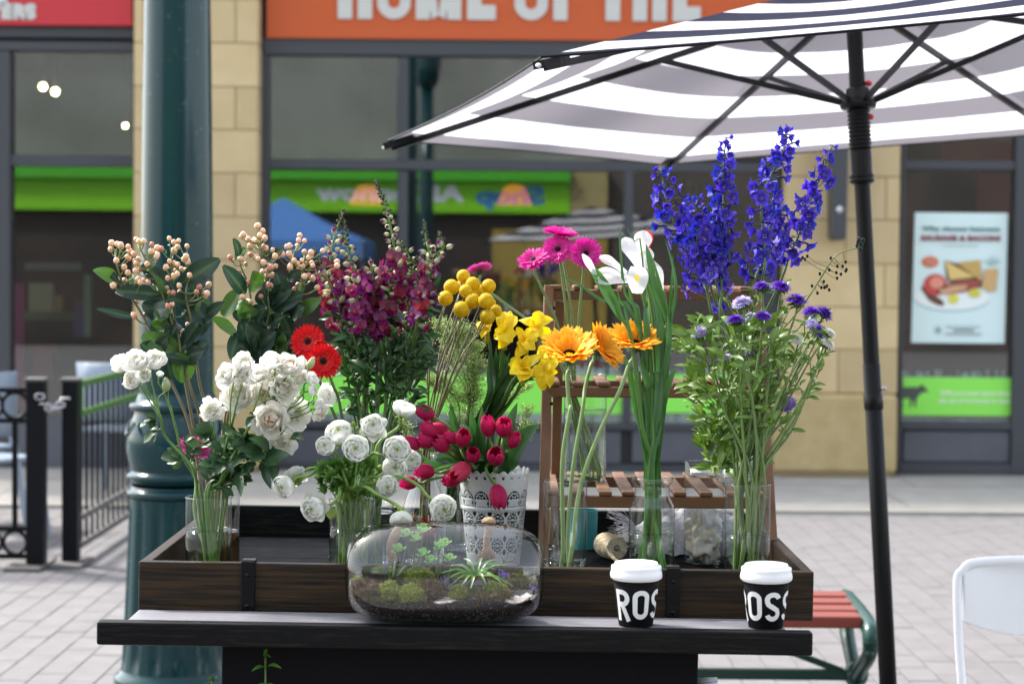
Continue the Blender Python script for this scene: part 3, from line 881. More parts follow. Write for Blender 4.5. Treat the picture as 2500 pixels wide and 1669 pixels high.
for i in range(6):
    xc = P(31 - i * 62, 1000, YF).x
    if i: xc = xc
    part('bar', bx(xc - .012, xc + .012, YF + .032, YF + .056, zr[2], zr[1]), M['fence'], f1, smooth=False)
    xc2 = xc
    for za, zb in ((zr[0], zr[1]), (zr[2], zr[3])):
        zm = (za + zb) / 2; r = abs(za - zb) / 2 - .012; g = G()
        pts = [Vector((xc2 + r * math.cos(a), YF + .045, zm + r * math.sin(a))) for a in [2 * math.pi * q / 20 for q in range(21)]]
        tube(g, pts, .010, seg=6, n=1, smoothpath=False); part('ring', g, M['fence'], f1)
f2 = thing('metal_fence', 'black iron railing with a green top rail running back towards the shop', 'fence', (P(170, 1400, YF + .15).x, YF + .1, 0), 'iron fences at the left')
post(f2, 150, 189, 931, 1395, YF + .12)
bevel(part('base_plate', bx(P(120, 1400, YF).x, P(200, 1400, YF).x, YF - .02, YF + .3, 0, .02), M['fencegrey'], f2, smooth=False), .005, 1)
xf = -2.225; y0, y1 = YF + .22, 12.9
for z, mt, nm in ((.92, 'fencegreen', 'top_rail'), (.767, 'fencegreen', 'rail'), (.233, 'fencegrey', 'rail'), (.09, 'fencegrey', 'bottom_rail')):
    part(nm, bx(xf - .016, xf + .016, y0, y1, z - .016, z + .016), M[mt], f2, smooth=False)
yy = y0 + .05
while yy < y1:
    part('bar', bx(xf - .007, xf + .007, yy - .007, yy + .007, .107, .903), M['fence'], f2, smooth=False); yy += .14
part('end_bar', bx(xf - .02, xf + .02, y0 - .02, y0 + .02, .767, .94), M['fencegreen'], f2, smooth=False)
part('end_post', bx(xf - .03, xf + .03, y1, y1 + .06, 0, .96), M['fence'], f2, smooth=False)
ch = thing('chain', 'short silver chain hanging between the two fence posts', 'chain', P(128, 985, YF - .02))
for i in range(6):
    t_ = i / 5; c = P(97 + 62 * t_, 968 + 28 * math.sin(math.pi * t_) + 4 * t_, YF - .03); g = G(); al = i % 2
    pts = [c + Vector((.024 * math.cos(a), (.013 * math.sin(a) if al else 0), (0 if al else .015 * math.sin(a)))) for a in [2 * math.pi * q / 10 for q in range(11)]]
    tube(g, pts, .005, seg=6, n=1, smoothpath=False); part('link', g, M['steel'], ch)
def cafe_chair(x, y, rz, label):
    t = thing('cafe_chair', label, 'chair', (x, y, 0), 'pale chairs behind the fence', rot=Matrix.Rotation(rz, 4, 'Z'))
    T = WM[t]
    def pb(nm, *a, **k): return bevel(part(nm, box(G(), *a), M['chairblue'], t, T, False), .012, 2)
    pb('seat', -.21, .21, -.21, .21, .44, .465)
    g = G(); rows = [[Vector((u * .2, .2 + .05 * (zq - .5) + .03 * (1 - u * u), zq)) for u in (-1, -.5, 0, .5, 1)] for zq in (.52, .6, .7, .8, .9)]
    g.grid(rows); o = part('backrest', g, M['chairblue'], t, T); so_ = o.modifiers.new('s', 'SOLIDIFY'); so_.thickness = .015
    for sx in (-1, 1):
        for a, b2, nm in (((sx * .19, -.19, .45), (sx * .23, -.24, 0), 'leg'), ((sx * .19, .2, .56), (sx * .22, .3, 0), 'leg')):
            g = G(); beam(g, a, b2, .045, .02, up=Vector((1, 0, 0))); part(nm, g, M['chairblue'], t, T, False)
        g = G(); tube(g, [(sx * .19, .2, .5), (sx * .2, .215, .7), (sx * .19, .225, .9)], .013); part('back_post', g, M['chairblue'], t, T)
cafe_chair(-2.93, 11.1, 2.6, 'pale blue metal chair between the two black fence posts')
cafe_chair(-3.25, 11.8, -2.2, 'pale blue metal chair behind the ring ornaments at the left edge')
cafe_chair(-2.62, 13.3, 2.9, 'pale chair deep behind the green-topped railing')

# ============================================================ BENCH
bn = thing('park_bench', 'red slatted bench with green cast iron legs behind the right end of the cart', 'bench', (.35, 6.4, 0))
ys = [6.14, 6.245, 6.36, 6.475]
for i, y in enumerate(ys):
    o = part('slat', bx(-.45 + rnd(-.01, .01), 1.092 + .006 * i, y, y + .095, .412 + .004 * i, .45 + .004 * i), M['benchred'], bn, smooth=False); bevel(o, .006, 2)
for xe in (-.42, 1.115):
    g = G(); tube(g, [(xe, 6.10, .37), (xe, 6.12, .41), (xe, 6.3, .43), (xe, 6.5, .437), (xe, 6.60, .435), (xe, 6.62, .40)], .028, seg=8); part('end_iron', g, M['benchgreen'], bn)
    for a, b2, c_, d_ in (((xe, 6.12, .40), (xe + .005, 6.16, .33), (xe, 6.35, .22), (xe, 6.60, .01)), ((xe, 6.58, .42), (xe, 6.55, .33), (xe, 6.38, .22), (xe, 6.10, .01))):
        g = G(); tube(g, [a, b2, c_, d_], .026, .022, seg=8); part('leg', g, M['benchgreen'], bn)
    g = G(); ball(g, (xe, 6.365, .225), .042, (0, 0, 0)); part('leg_boss', g, M['benchgreen'], bn)
    for y in (6.12, 6.58):
        g = G(); tube(g, [(xe, y, .40), (xe, y + .05 * (1 if y < 6.3 else -1), .38), (xe, y, .33)], .016, seg=6); part('scroll', g, M['benchgreen'], bn)
part('stretcher', bx(-.42, 1.115, 6.35, 6.38, .208, .24), M['benchgreen'], bn, smooth=False)
for s in (-1, 1):
    g = G(); beam(g, (.35 + s * .25, 6.36, .41), (.35 + s * .72, 6.365, .235), .02, .02); part('brace', g, M['benchgreen'], bn, smooth=False)
# ============================================================ FOLDING CHAIR
TF = Matrix.Translation((1.325, 4.93, 0)) @ Matrix.Rotation(R_(184), 4, 'Z')
fc = thing('folding_chair', 'white folding chair with curved plastic backrest at the right edge', 'chair', TF.translation, rot=Matrix.Rotation(R_(184), 4, 'Z'))
T = WM[fc]
for nm, pts in (('frame_tube', [(-.20, .30, 0), (-.215, .08, .42), (-.217, .0, .72), (-.20, -.01, .775), (-.16, -.012, .795), (0, -.013, .80), (.16, -.012, .795), (.20, -.01, .775), (.217, .0, .72), (.215, .08, .42), (.20, .30, 0)]),
                ('rear_frame', [(-.185, -.12, 0), (-.195, .06, .40), (-.19, .12, .44)]), ('rear_frame', [(.185, -.12, 0), (.195, .06, .40), (.19, .12, .44)])):
    g = G(); tube(g, pts, .0115, seg=10, n=5); part(nm, g, M['chairwhite'], fc, T)
g = G(); rows = []
for i in range(11):
    f = i / 10; row = []
    for j in range(13):
        u = -1 + j / 6
        z1 = .79 - .022 * abs(u) ** 6; z0 = .605 + .045 * u * u
        z = z0 + (z1 - z0) * f
        row.append(Vector((u * .203, -.012 - .035 * (1 - u * u) + .004 * math.sin(math.pi * f) - .0, z)))
    rows.append(row)
g.grid(rows); o = part('backrest', g, M['white'], fc, T); so_ = o.modifiers.new('s', 'SOLIDIFY'); so_.thickness = .013; bevel(o, .003, 2, 50)
bevel(part('seat', box(G(), -.19, .19, .07, .45, .425, .445), M['white'], fc, T, False), .01, 3)
g = G(); tube(g, [(-.19, .43, .425), (-.19, .5, .2), (-.19, .44, 0)], .011); g2 = G()
part('front_leg', g, M['chairwhite'], fc, T)
g = G(); tube(g, [(.19, .43, .425), (.19, .5, .2), (.19, .44, 0)], .011); part('front_leg', g, M['chairwhite'], fc, T)
for s in (-1, 1):
    g = G(); tube(g, [(s * .222, .05, .44), (s * .235, .05, .44)], .009, seg=8); part('rivet', g, M['steel'], fc, T)

# ============================================================ UMBRELLA
UO = Vector((.95341, 5.65492, 1.98629)); UN = Vector((-.06481, .06437, .99582)); UAP = P(2080, -38, 5.677)
UB = Vector((1.082, 5.527, .0)); UN = (UAP - UB).normalized(); UL = (UAP - UB).length
UC = {'A': (.06443, 4.63608, 1.99428), 'B': (-.37017, 5.91171, 1.88354), 'C': (.51881, 6.93054, 1.87555), 'D': (1.84239, 6.67375, 1.97830), 'E': (2.27700, 5.39812, 2.08904), 'F': (1.38802, 4.37929, 2.09703)}
UC = {k: Vector(v) for k, v in UC.items()}
um = thing('market_umbrella', 'grey and white striped market umbrella on a black leaning pole over the cart', 'umbrella', UB)
m, nt, out = new_mat('striped_canvas'); L = nt.links.new
at = N(nt, 'ShaderNodeAttribute', attribute_name='Col'); sx = N(nt, 'ShaderNodeSeparateColor'); L(at.outputs['Color'], sx.inputs[0])
tc = N(nt, 'ShaderNodeTexCoord')
wv = N(nt, 'ShaderNodeTexNoise', i_Scale=14., i_Detail=2.); L(tc.outputs['Object'], wv.inputs[0])
w1 = N(nt, 'ShaderNodeMath', operation='MULTIPLY_ADD', i_1=.006, i_2=-.003); L(wv.outputs[0], w1.inputs[0])
a0 = N(nt, 'ShaderNodeMath', operation='ADD'); L(sx.outputs[0], a0.inputs[0]); L(w1.outputs[0], a0.inputs[1])
a1 = N(nt, 'ShaderNodeMath', operation='ADD', i_1=2 * .1205 - .0515); L(a0.outputs[0], a1.inputs[0])
a2 = N(nt, 'ShaderNodeMath', operation='DIVIDE', i_1=.241); L(a1.outputs[0], a2.inputs[0])
a3 = N(nt, 'ShaderNodeMath', operation='FRACT'); L(a2.outputs[0], a3.inputs[0])
a4 = N(nt, 'ShaderNodeMath', operation='LESS_THAN', i_1=.5); L(a3.outputs[0], a4.inputs[0])   # 1 = white
gm = N(nt, 'ShaderNodeNewGeometry')
dk = N(nt, 'ShaderNodeMix', data_type='RGBA'); dk.inputs[6].default_value = (.035, .040, .07, 1); dk.inputs[7].default_value = (.25, .242, .258, 1); L(gm.outputs['Backfacing'], dk.inputs[0])
cm = N(nt, 'ShaderNodeMix', data_type='RGBA'); cm.inputs[7].default_value = (.82, .82, .84, 1); L(a4.outputs[0], cm.inputs[0]); L(dk.outputs[2], cm.inputs[6])
tm = N(nt, 'ShaderNodeMix', data_type='RGBA'); tm.inputs[6].default_value = (.17, .162, .18, 1); tm.inputs[7].default_value = (.85, .86, .92, 1); L(a4.outputs[0], tm.inputs[0])
d1 = N(nt, 'ShaderNodeBsdfDiffuse'); L(cm.outputs[2], d1.inputs[0]); t1 = N(nt, 'ShaderNodeBsdfTranslucent'); L(tm.outputs[2], t1.inputs[0])
wb = N(nt, 'ShaderNodeTexNoise', i_Scale=5., i_Detail=3.); L(tc.outputs['Object'], wb.inputs[0]); bp = N(nt, 'ShaderNodeBump', i_Strength=.5, i_Distance=.03); L(wb.outputs[0], bp.inputs['Height']); L(bp.outputs[0], d1.inputs['Normal'])
ms = N(nt, 'ShaderNodeMixShader', i_0=.5); L(d1.outputs[0], ms.inputs[1]); L(t1.outputs[0], ms.inputs[2]); L(ms.outputs[0], out.inputs[0])
M['canvas'] = m
ks = 'ABCDEF'
bind = G()
for i in range(6):
    a, b2 = UC[ks[i]], UC[ks[(i + 1) % 6]]
    g = G(); rows = []; cols = []
    for r in range(15):
        t = r / 14; row = []
        for q in range(13):
            s = q / 12; e = a.lerp(b2, s); bow = 4 * s * (1 - s)
            e = e.lerp(UO, .025 * bow)
            p = e.lerp(UAP, t) - UN * (.018 * bow * math.sin(math.pi * min(1, t * 1.1)) ) + UN * .01
            row.append(p)
        rows.append(row); cols.append((t, 0, 0))
    # outer side must face up
    g.grid(rows, cols)
    nrm = (rows[0][12] - rows[0][0]).cross(rows[5][6] - rows[0][6])
    if nrm.dot(UN) < 0: g.f = [tuple(reversed(f)) for f in g.f]
    part('canopy_panel', g, M['canvas'], um)
    tube(bind, rows[0], .0035, seg=5, n=1, smoothpath=False, cap=False)
part('edge_binding', bind, M['blackmetal'], um)
HUB = UAP - UN * .335
for kq in ks:
    c = UC[kq]; d = (UAP - c).normalized(); dn = UN * -.016
    g = G(); beam(g, c + dn + d * .01, UAP + dn * 2.4 - d * .04, .011, .018, UN); part('rib', g, M['blackmetal'], um, smooth=False)
    j = c.lerp(UAP, .60) + dn * 2
    hd = (j - HUB); hd = (hd - UN * hd.dot(UN)).normalized()
    g = G(); beam(g, HUB + hd * .045, j, .010, .016, UN); part('strut', g, M['blackmetal'], um, smooth=False)
    g = G(); beam(g, c + dn * .4 - d * .012, c + dn * .6 + d * .085, .036, .02, UN); part('corner_pocket', g, M['blackmetal'], um, smooth=False)
    g = G(); ball(g, c - d * .012 + dn * .5, .008, (.8, .8, .8), sq=.7); part('tip', g, M['white'], um)
MP = frame(UB, UN)
L_ = UL
def ul(nm, prof, mat, **k):
    g = G(); lathe(g, prof, seg=28); return part(nm, g, M[mat], um, MP)
ul('pole', [(.0225, 1.20), (.0225, L_ - .02)], 'poleblack')
ul('lower_pole', [(.0005, 0), (.0245, 0), (.0245, 1.26), (.0225, 1.262)], 'poleblack')
# joint collar seen at y 1065-1100
ul('joint_collar', [(.0245, 1.13), (.0275, 1.135), (.0275, 1.172), (.0245, 1.177)], 'blackmetal')
hz = L_ - .335
ul('hub', [(.024, hz - .02), (.05, hz - .018), (.053, hz - .006), (.047, hz + .004), (.036, hz + .012), (.034, hz + .035), (.027, hz + .04)], 'blackmetal')
prof = []
for i in range(10):
    z = hz - .022 - i * .0115; prof += [(.0285, z), (.033, z - .003), (.033, z - .007), (.0285, z - .010)]
ul('grip', prof, 'blackmetal')
prof = [(.0285, hz - .137), (.031, hz - .14), (.031, hz - .205)] + [(r, hz - .205 - z) for r, z in ((.035, .004), (.035, .010), (.031, .013), (.035, .016), (.035, .022), (.03, .026), (.023, .03))]
ul('slider_sleeve', prof, 'blackmetal')
for z in (hz + .05, hz - .045):
    g = G(); ball(g, MP @ Vector((.031, -.006, z)), .011, (.5, 0, 0), sq=.8); part('red_button', g, M['red'], um)
g = G(); tube(g, [MP @ Vector((.02, -.01, 1.19)), MP @ Vector((.036, -.014, 1.19))], .006, seg=8); part('spring_pin', g, M['steel'], um)
g = G(); lathe(g, [(.001, .07), (.04, .07), (.05, .05), (.22, .04), (.25, .03), (.25, 0), (.001, 0)], (UB), 32); part('base', g, M['blackmetal'], um)

# ============================================================ CART
TILT = R_(.45)
def tz(x): return -math.tan(TILT) * x                 # the cart leans a little to the right
TTOP = P(1150, 1382, 3.53).z + tz(0) * 0
TTOP = P(1152, 1382.5, 3.53).z - tz(P(1152, 1382, 3.53).x)
FL = TTOP - .066; TY0, TY1 = 3.53, 4.42
XL, XR_ = P(328, 1380, 3.53).x, P(1977, 1390, 3.53).x
STOP = P(1100, 1530, 3.37).z
RT = Matrix.Rotation(TILT, 4, 'Y')
cart = thing('flower_cart', 'black stained wooden flower cart with a shallow tray, front shelf and metal straps', 'cart', (0, 3.5, 0))
def cb_(nm, a, mat, bv=.003, Mx=None):
    o = part(nm, box(G(), *a), M[mat], cart, Mx or RT, False); return bevel(o, bv, 2)
cb_('front_board', (XL, XR_, TY0, TY0 + .02, TTOP - .088, TTOP), 'blackwood', .0025)
cb_('back_board', (XL + .02, XR_ - .02, TY1 - .02, TY1, TTOP - .088, TTOP), 'blackpaint')
cb_('side_board', (XL, XL + .02, TY0 + .021, TY1, TTOP - .088, TTOP - .0005), 'blackwood', .0025)
cb_('side_board', (XR_ - .02, XR_, TY0 + .021, TY1, TTOP - .088, TTOP - .0005), 'blackwood', .0025)
n = 5; w = (TY1 - TY0 - .045) / n
for i in range(n):
    cb_('floor_plank', (XL + .021, XR_ - .021, TY0 + .0215 + i * w, TY0 + .0205 + (i + 1) * w - .001, FL - .016, FL), 'trayfloor', .0015)
sxl, sxr = P(225, 1540, 3.365).x, P(1975, 1560, 3.365).x
cb_('shelf_beam', (sxl, sxr, 3.365, 3.395, STOP - .040, STOP), 'blackpaint', .004)
o = cb_('shelf_plank', (sxl + .045, sxr - .04, 3.3955, 3.51, STOP - .022, STOP - .003), 'shelftop', .002)
bxl, bxr = P(536, 1620, 3.46).x, P(1693, 1620, 3.46).x
cb_('cabinet_front', (bxl, bxr, 3.44, 3.46, .12, STOP - .0225), 'cabinet')
for a in (bxl, bxr - .02): cb_('cabinet_side', (a, a + .02, 3.4605, 4.3, .12, STOP - .025), 'cabinet')
cb_('cabinet_back', (bxl, bxr, 4.301, 4.32, .12, STOP - .025), 'cabinet')
cb_('cabinet_floor', (bxl + .021, bxr - .021, 3.461, 4.3, .12, .14), 'cabinet')
for yy in (3.6, 4.2):
    cb_('bearer', (bxl - .12, bxr + .12, yy, yy + .04, STOP - .0245, FL - .0165), 'blackpaint')
for sx_ in (bxl - .03, bxr + .005):
    g = G(); g_c = Vector((sx_, 3.9, .2)); lathe(g, [(.17, 0), (.2, 0), (.2, .025), (.17, .025)], seg=32, Mx=Matrix.Translation(g_c) @ Matrix.Rotation(math.pi / 2, 4, 'Y'))
    part('wheel', g, M['blackmetal'], cart)
for i in range(2):
    pxa, pxb = ((578, 612), (1617, 1650))[i]
    xa, xb = P(pxa, 1430, 3.525).x, P(pxb, 1430, 3.525).x
    st = part('strap', box(G(), xa, xb, 3.522, 3.5285, TTOP - .093, TTOP + .004), M['blackmetal'], cart, RT, False); bevel(st, .0015, 2)
    o = part('strap_hook', box(G(), xa, xb, 3.5287, 3.556, TTOP + .001, TTOP + .0055), M['blackmetal'], st, RT, False); bevel(o, .001, 1)
    o = part('strap_hook', box(G(), xa, xb, 3.5505, 3.556, TTOP - .03, TTOP + .0005), M['blackmetal'], st, RT, False)
    o = part('strap_foot', box(G(), xa - .003, xb + .001, 3.508, 3.528, TTOP - .0975, TTOP - .0935), M['blackmetal'], st, RT, False)
    for zq in (-.02, -.075):
        g = G(); tube(g, [((xa + xb) / 2, 3.5225, TTOP + zq), ((xa + xb) / 2, 3.519, TTOP + zq)], .004, seg=8); part('screw', g, M['blackmetal'], st, RT)
def floor_at(x): return FL + tz(x)
def shelf_at(x): return STOP - .003 + tz(x)

# ============================================================ VASES
def vase(x, Y, r, h, water, label, z0=None, name='glass_vase', prof=None, wmat='water', cat='vase', group=None, base=.01):
    z0 = floor_at(x) + .001 if z0 is None else z0
    t = thing(name, label, cat, (x, Y, z0), group)
    c = Vector((x, Y, z0)); w = .0028
    prof = prof or [(r * .93, 0), (r, .004), (r, h * .5), (r, h - .002)]
    g = G(); top = prof[-1]
    lathe(g, [(.0006, 0)] + prof + [(top[0], h)], c, 48)
    lathe(g, [(prof[0][0] * .96, base * .55), (prof[0][0] * .9, base), (.0006, base)], c, 40)
    for zz_, rr_ in ((h, .0014), (base * .35, .0014)):
        rad_ = top[0] if zz_ == h else prof[0][0] * .97
        tube(g, [c + Vector((rad_ * math.cos(2 * math.pi * q / 48), rad_ * math.sin(2 * math.pi * q / 48), zz_)) for q in range(49)], rr_, seg=6, n=1, smoothpath=False, cap=False)
    part('glass_body', g, M['glass'], t)
    if water:
        def rad(z):
            for a, b2 in zip(prof, prof[1:]):
                if a[1] <= z <= b2[1] and b2[1] > a[1]: return a[0] + (b2[0] - a[0]) * (z - a[1]) / (b2[1] - a[1])
            return r
        zs = [base + .001 + (water - base - .001) * i / 6 for i in range(7)]
        g = G(); lathe(g, [(.0006, zs[0])] + [(rad(z) - .0016, z) for z in zs] + [(rad(water) - .003, water - .0012), (.0006, water - .0012)], c, 48)
        part('water', g, M[wmat], t)
    return t
V = {}
def addv(k, px, Y, wpx, rim_py, water_py, label, **kw):
    x = P(px, 1300, Y).x; r = pxm(wpx, Y) / 2
    z0 = kw.pop('z0', None); zz0 = floor_at(x) if z0 is None else z0
    h = P(px, rim_py, Y).z - zz0; wt = (P(px, water_py, Y).z - zz0) if water_py else 0
    V[k] = (x, Y, zz0, r, h)
    return vase(x, Y, r, h, wt, label, z0=z0, **kw)
addv('rose', 510, 3.62, 113, 1214, 1292, 'clear glass cylinder vase at the left front of the tray holding white spray roses')
addv('berry', 533, 3.86, 104, 1124, 1296, 'taller glass cylinder with brownish water behind the white rose vase', wmat='brown_water')
addv('ranunc', 859, 3.62, 112, 1221, 1289, 'glass cylinder vase crammed with ranunculus stems left of the terrarium')
addv('snap', 905, 3.9, 112, 1232, 1250, 'glass cylinder of snapdragon stems tucked behind the ranunculus vase')
addv('daff', 1112, 4.2, 80, 1150, 1210, 'slim glass vase of yellow iris and greenery stems left of the lace pot')
addv('gerb', 1379, 3.63, 108, 1175, 1368, 'clear glass cylinder vase with three orange gerberas and very little water')
addv('aster', 1824, 3.66, 112, 1182, 1300, 'glass cylinder vase with aster stems in water at the right front corner')
# squat jar with a flared lip
xj = P(1591, 1300, 3.63).x; rj = pxm(112, 3.63) / 2; zj = floor_at(xj); hj = P(1591, 1168, 3.63).z - zj; k = rj
V['iris'] = (xj, 3.63, zj, rj, hj)
vase(xj, 3.63, rj, hj, P(1591, 1300, 3.63).z - zj, 'bottle-necked glass jar with a flared lip holding the white irises', name='glass_jar', cat='jar',
     prof=[(k * .9, 0), (k * .98, .006), (k, .02), (k, hj * .74), (k * .97, hj * .78), (k * .85, hj * .815), (k * .78, hj * .85), (k * .76, hj * .93), (k * .82, hj * .955), (k * .91, hj * .97), (k * .92, hj - .003)])
# milk bottle
xm, Ym = P(1037, 1300, 4.02).x, 4.02; zm = floor_at(xm); k = pxm(112, Ym) / 2; hm = P(1037, 1115, Ym).z - zm
V['billy'] = (xm, Ym, zm, k, hm)
mb = vase(xm, Ym, k, hm, .09, 'sloped-shoulder glass milk bottle with red print behind the terrarium', name='milk_bottle', cat='bottle',
     prof=[(k * .9, 0), (k, .008), (k, .095), (k * .97, .11), (k * .8, .135), (k * .6, .155), (k * .5, .17), (k * .48, hm - .012), (k * .54, hm - .006), (k * .54, hm - .002)])
for i, (tx, zz0, ww) in enumerate((('FRESH', .082, .06), ('MILK', .064, .05))):
    me = text_mesh(tx, .022, .0002); xs = [v.co.x for v in me.vertices]; w_ = max(xs) - min(xs)
    me.transform(Matrix.Translation((-min(xs) - w_ / 2, 0, 0))); me.transform(Matrix.Diagonal((ww / w_, 1, 1, 1)))
    bm = bmesh.new(); bm.from_mesh(me); bmesh.ops.triangulate(bm, faces=bm.faces[:]); bmesh.ops.subdivide_edges(bm, edges=[e for e in bm.edges if e.calc_length() > .01], cuts=2); bm.to_mesh(me); bm.free()
    for v in me.vertices:
        a = v.co.x / k; v.co = Vector((math.sin(a) * (k + .0006), -math.cos(a) * (k + .0006), v.co.y + zz0 - .02 * a * a))
    me.materials.append(M['red']); part('lettering', me, None, mb, Matrix.Translation((xm, Ym, zm)), False)

# ============================================================ TIERED PLANT STAND
SY0, SY1 = 3.93, 4.33
stn = thing('plant_stand', 'brown slatted wooden plant stand with three tiers standing in the tray', 'plant stand', (P(1600, 1300, 4.1).x, 4.1, floor_at(.3)))
def sb(nm, g, mat='teakwood', bv=.0025): return bevel(part(nm, g, M[mat], stn, smooth=False), bv, 2)
def sbeam(nm, a, b, w, h, mat='teakwood', up=Vector((0, 1, 0))):
    g = G(); beam(g, a, b, w, h, up); return sb(nm, g, mat)
LX, RX_ = P(1326, 1200, 3.98).x, P(1868, 1200, 3.98).x
# front posts, leaning back slightly
sbeam('front_post', P(1325, 1392, 3.95), P(1340, 700, 4.20), .021, .024)
sbeam('front_post', P(1888, 1392, 3.95), P(1850, 720, 4.20), .021, .024)
sbeam('rear_post', P(1352, 1345, 4.34), P(1366, 735, 4.28), .021, .022)
sbeam('rear_post', P(1862, 1345, 4.34), P(1838, 735, 4.28), .021, .022)
def tier(py, Yf, Yb, xa, xb, th, slats, sw=.026, up=.0, last=None):
    z = P(1600, py, Yf).z
    for y, nm in ((Yf, 'front_rail'), (Yb, 'rear_rail')):
        sb(nm, bx(xa, xb, y, y + .016, z - th, z), 'teakrail')
    sb('side_rail', bx(xa - .001, xa + .015, Yf + .017, Yb - .001, z - th, z - .001)); sb('side_rail', bx(xb - .015, xb + .001, Yf + .017, Yb - .001, z - th, z - .001))
    for px in slats:
        xc = P(px, py, Yf).x
        sb('slat', bx(xc - sw / 2, xc + sw / 2, Yf - .004, Yb + .018, z + .0005, z + .0095))
    return z
xa, xb = P(1343, 720, 4.2).x, P(1850, 720, 4.2).x
tier(709, 4.19, 4.33, xa, xb, .021, [1358, 1416, 1474, 1532, 1590, 1648, 1706, 1764, 1822])
ZMID = tier(945, 4.09, 4.34, P(1338, 950, 4.1).x, P(1862, 950, 4.1).x, .022, [1352, 1414, 1475, 1535, 1597, 1657, 1708, 1770, 1830])
ZLOW = tier(1211, 3.975, 4.36, P(1334, 1215, 3.98).x, P(1878, 1215, 3.98).x, .024, [1350, 1412, 1478, 1534, 1595, 1660, 1724, 1790, 1850])
for px, py, Y in ((1352, 752, 4.18), (1346, 985, 4.08), (1338, 1235, 3.97)):
    g = G(); c = P(px, py, Y - .02); tube(g, [c, c + Vector((0, .004, 0))], .004, seg=8); part('screw', g, M['blackmetal'], stn)
zl = ZLOW + .0105
addv('pink', 1426, 4.16, 104, 914, 998, 'tall glass cylinder on the plant stand holding the pink gerberas', z0=zl)
addv('delph', 1797, 4.18, 106, 923, 1040, 'tall glass cylinder on the plant stand holding the blue delphiniums', z0=zl)
def tumbler(px, Y, w, rim, label, z0=None, name='glass_tumbler', prof=None, cat='candle glass'):
    x = P(px, 1200, Y).x; r = pxm(w, Y) / 2; zz0 = floor_at(x) if z0 is None else z0; h = P(px, rim, Y).z - zz0
    return vase(x, Y, r, h, 0, label, z0=zz0, name=name, cat=cat, base=.008), x, r, zz0, h
paper = pmat('crumpled_white_paper', (.82, .82, .83), .8, bump=.6, scale=30)
def crumple(nm, c, rx, ry, rz, label, cat, mat, amp=.25, col=(.8, .8, .8), seg=28, rings=18, fr=14., group=None, parent=None):
    g = G(); rows = []
    for i in range(rings + 1):
        th = math.pi * i / rings; row = []
        for j in range(seg):
            a = 2 * math.pi * j / seg; d = Vector((math.sin(th) * math.cos(a), math.sin(th) * math.sin(a), math.cos(th)))
            k = 1 + amp * noise.noise(d * 2.3 + Vector(c) * 9) + amp * .5 * abs(noise.noise(d * 6 + Vector(c) * 5))
            row.append(Vector(c) + Vector((d.x * rx * k, d.y * ry * k, d.z * rz * k)))
        rows.append(row)
    g.grid(rows, col, closed=True)
    if parent: return part(nm, g, mat, parent)
    return single(nm, g, mat, label, cat, group)
_, x_, r_, z_, h_ = tumbler(1712, 4.3, 74, 1146, 'small thick glass filled with white paper on the plant stand', z0=zl)
crumple('tissue_paper', (x_, 4.3, z_ + h_ * .62), r_ * .86, r_ * .86, h_ * .52, 'white tissue paper stuffed in the small glass on the plant stand', 'paper', paper, .12)
g = G(); c = Vector((x_, 4.28, z_ + h_ * 1.1)); blade(g, c + Vector((-.03, 0, -.012)), c + Vector((-.034, 0, .018)), .012, c0=(.8, .8, .8)); blade(g, c + Vector((-.02, 0, -.01)), c + Vector((.035, 0, .004)), .02, c0=(.8, .8, .8), ruff=.004)
single('tissue_paper', g, paper, 'torn white tissue edge rising above the small paper-filled glass', 'paper')
crumple('tissue_paper', P(1795, 1150, 4.32), .024, .02, .045, 'white crumpled paper behind the delphinium glass on the stand', 'paper', paper, .25)
# glass jar with filter paper on the tray floor
tj, x_, r_, z_, h_ = tumbler(1719, 4.08, 97, 1128, 'wide glass jar with crumpled cream paper inside on the tray floor', name='glass_jar', cat='jar')
fpm = pmat('filter_paper', (.74, .70, .62), .8, col2=(.60, .42, .20), scale=26, bump=.5, ramp=(.5, .8))
for i, (dx, dz, k_, cc) in enumerate(((0, .045, .80, 0), (.006, .075, .72, 1), (-.008, .07, .6, 2))):
    crumple('filter_paper', (x_ + dx, 4.08, z_ + dz), r_ * k_, r_ * k_, .038, '', '', fpm if i != 1 else paper, .5, parent=tj, seg=36, rings=24)
# turquoise ribbed pot
xt, Yt = P(1422, 1300, 4.28).x, 4.28; zt = floor_at(xt); rt = pxm(72, Yt) / 2; ht = P(1422, 1243, Yt).z - zt
rp = thing('ribbed_pot', 'turquoise ribbed pot behind the orange gerbera vase', 'pot', (xt, Yt, zt))
g = G(); rows = []
for (q, z) in ((.93, 0), (.95, .01), (1., ht), (.93, ht), (.9, .01)):
    rows.append([Vector((xt + rt * (q + (.035 if j % 2 else 0) * (q > .92)) * math.cos(math.pi * j / 36), Yt + rt * (q + (.035 if j % 2 else 0) * (q > .92)) * math.sin(math.pi * j / 36), zt + z)) for j in range(72)])
g.grid(rows, closed=True); part('pot_body', g, pmat('turquoise_glaze', (.045, .36, .40), .35), rp, smooth=False)
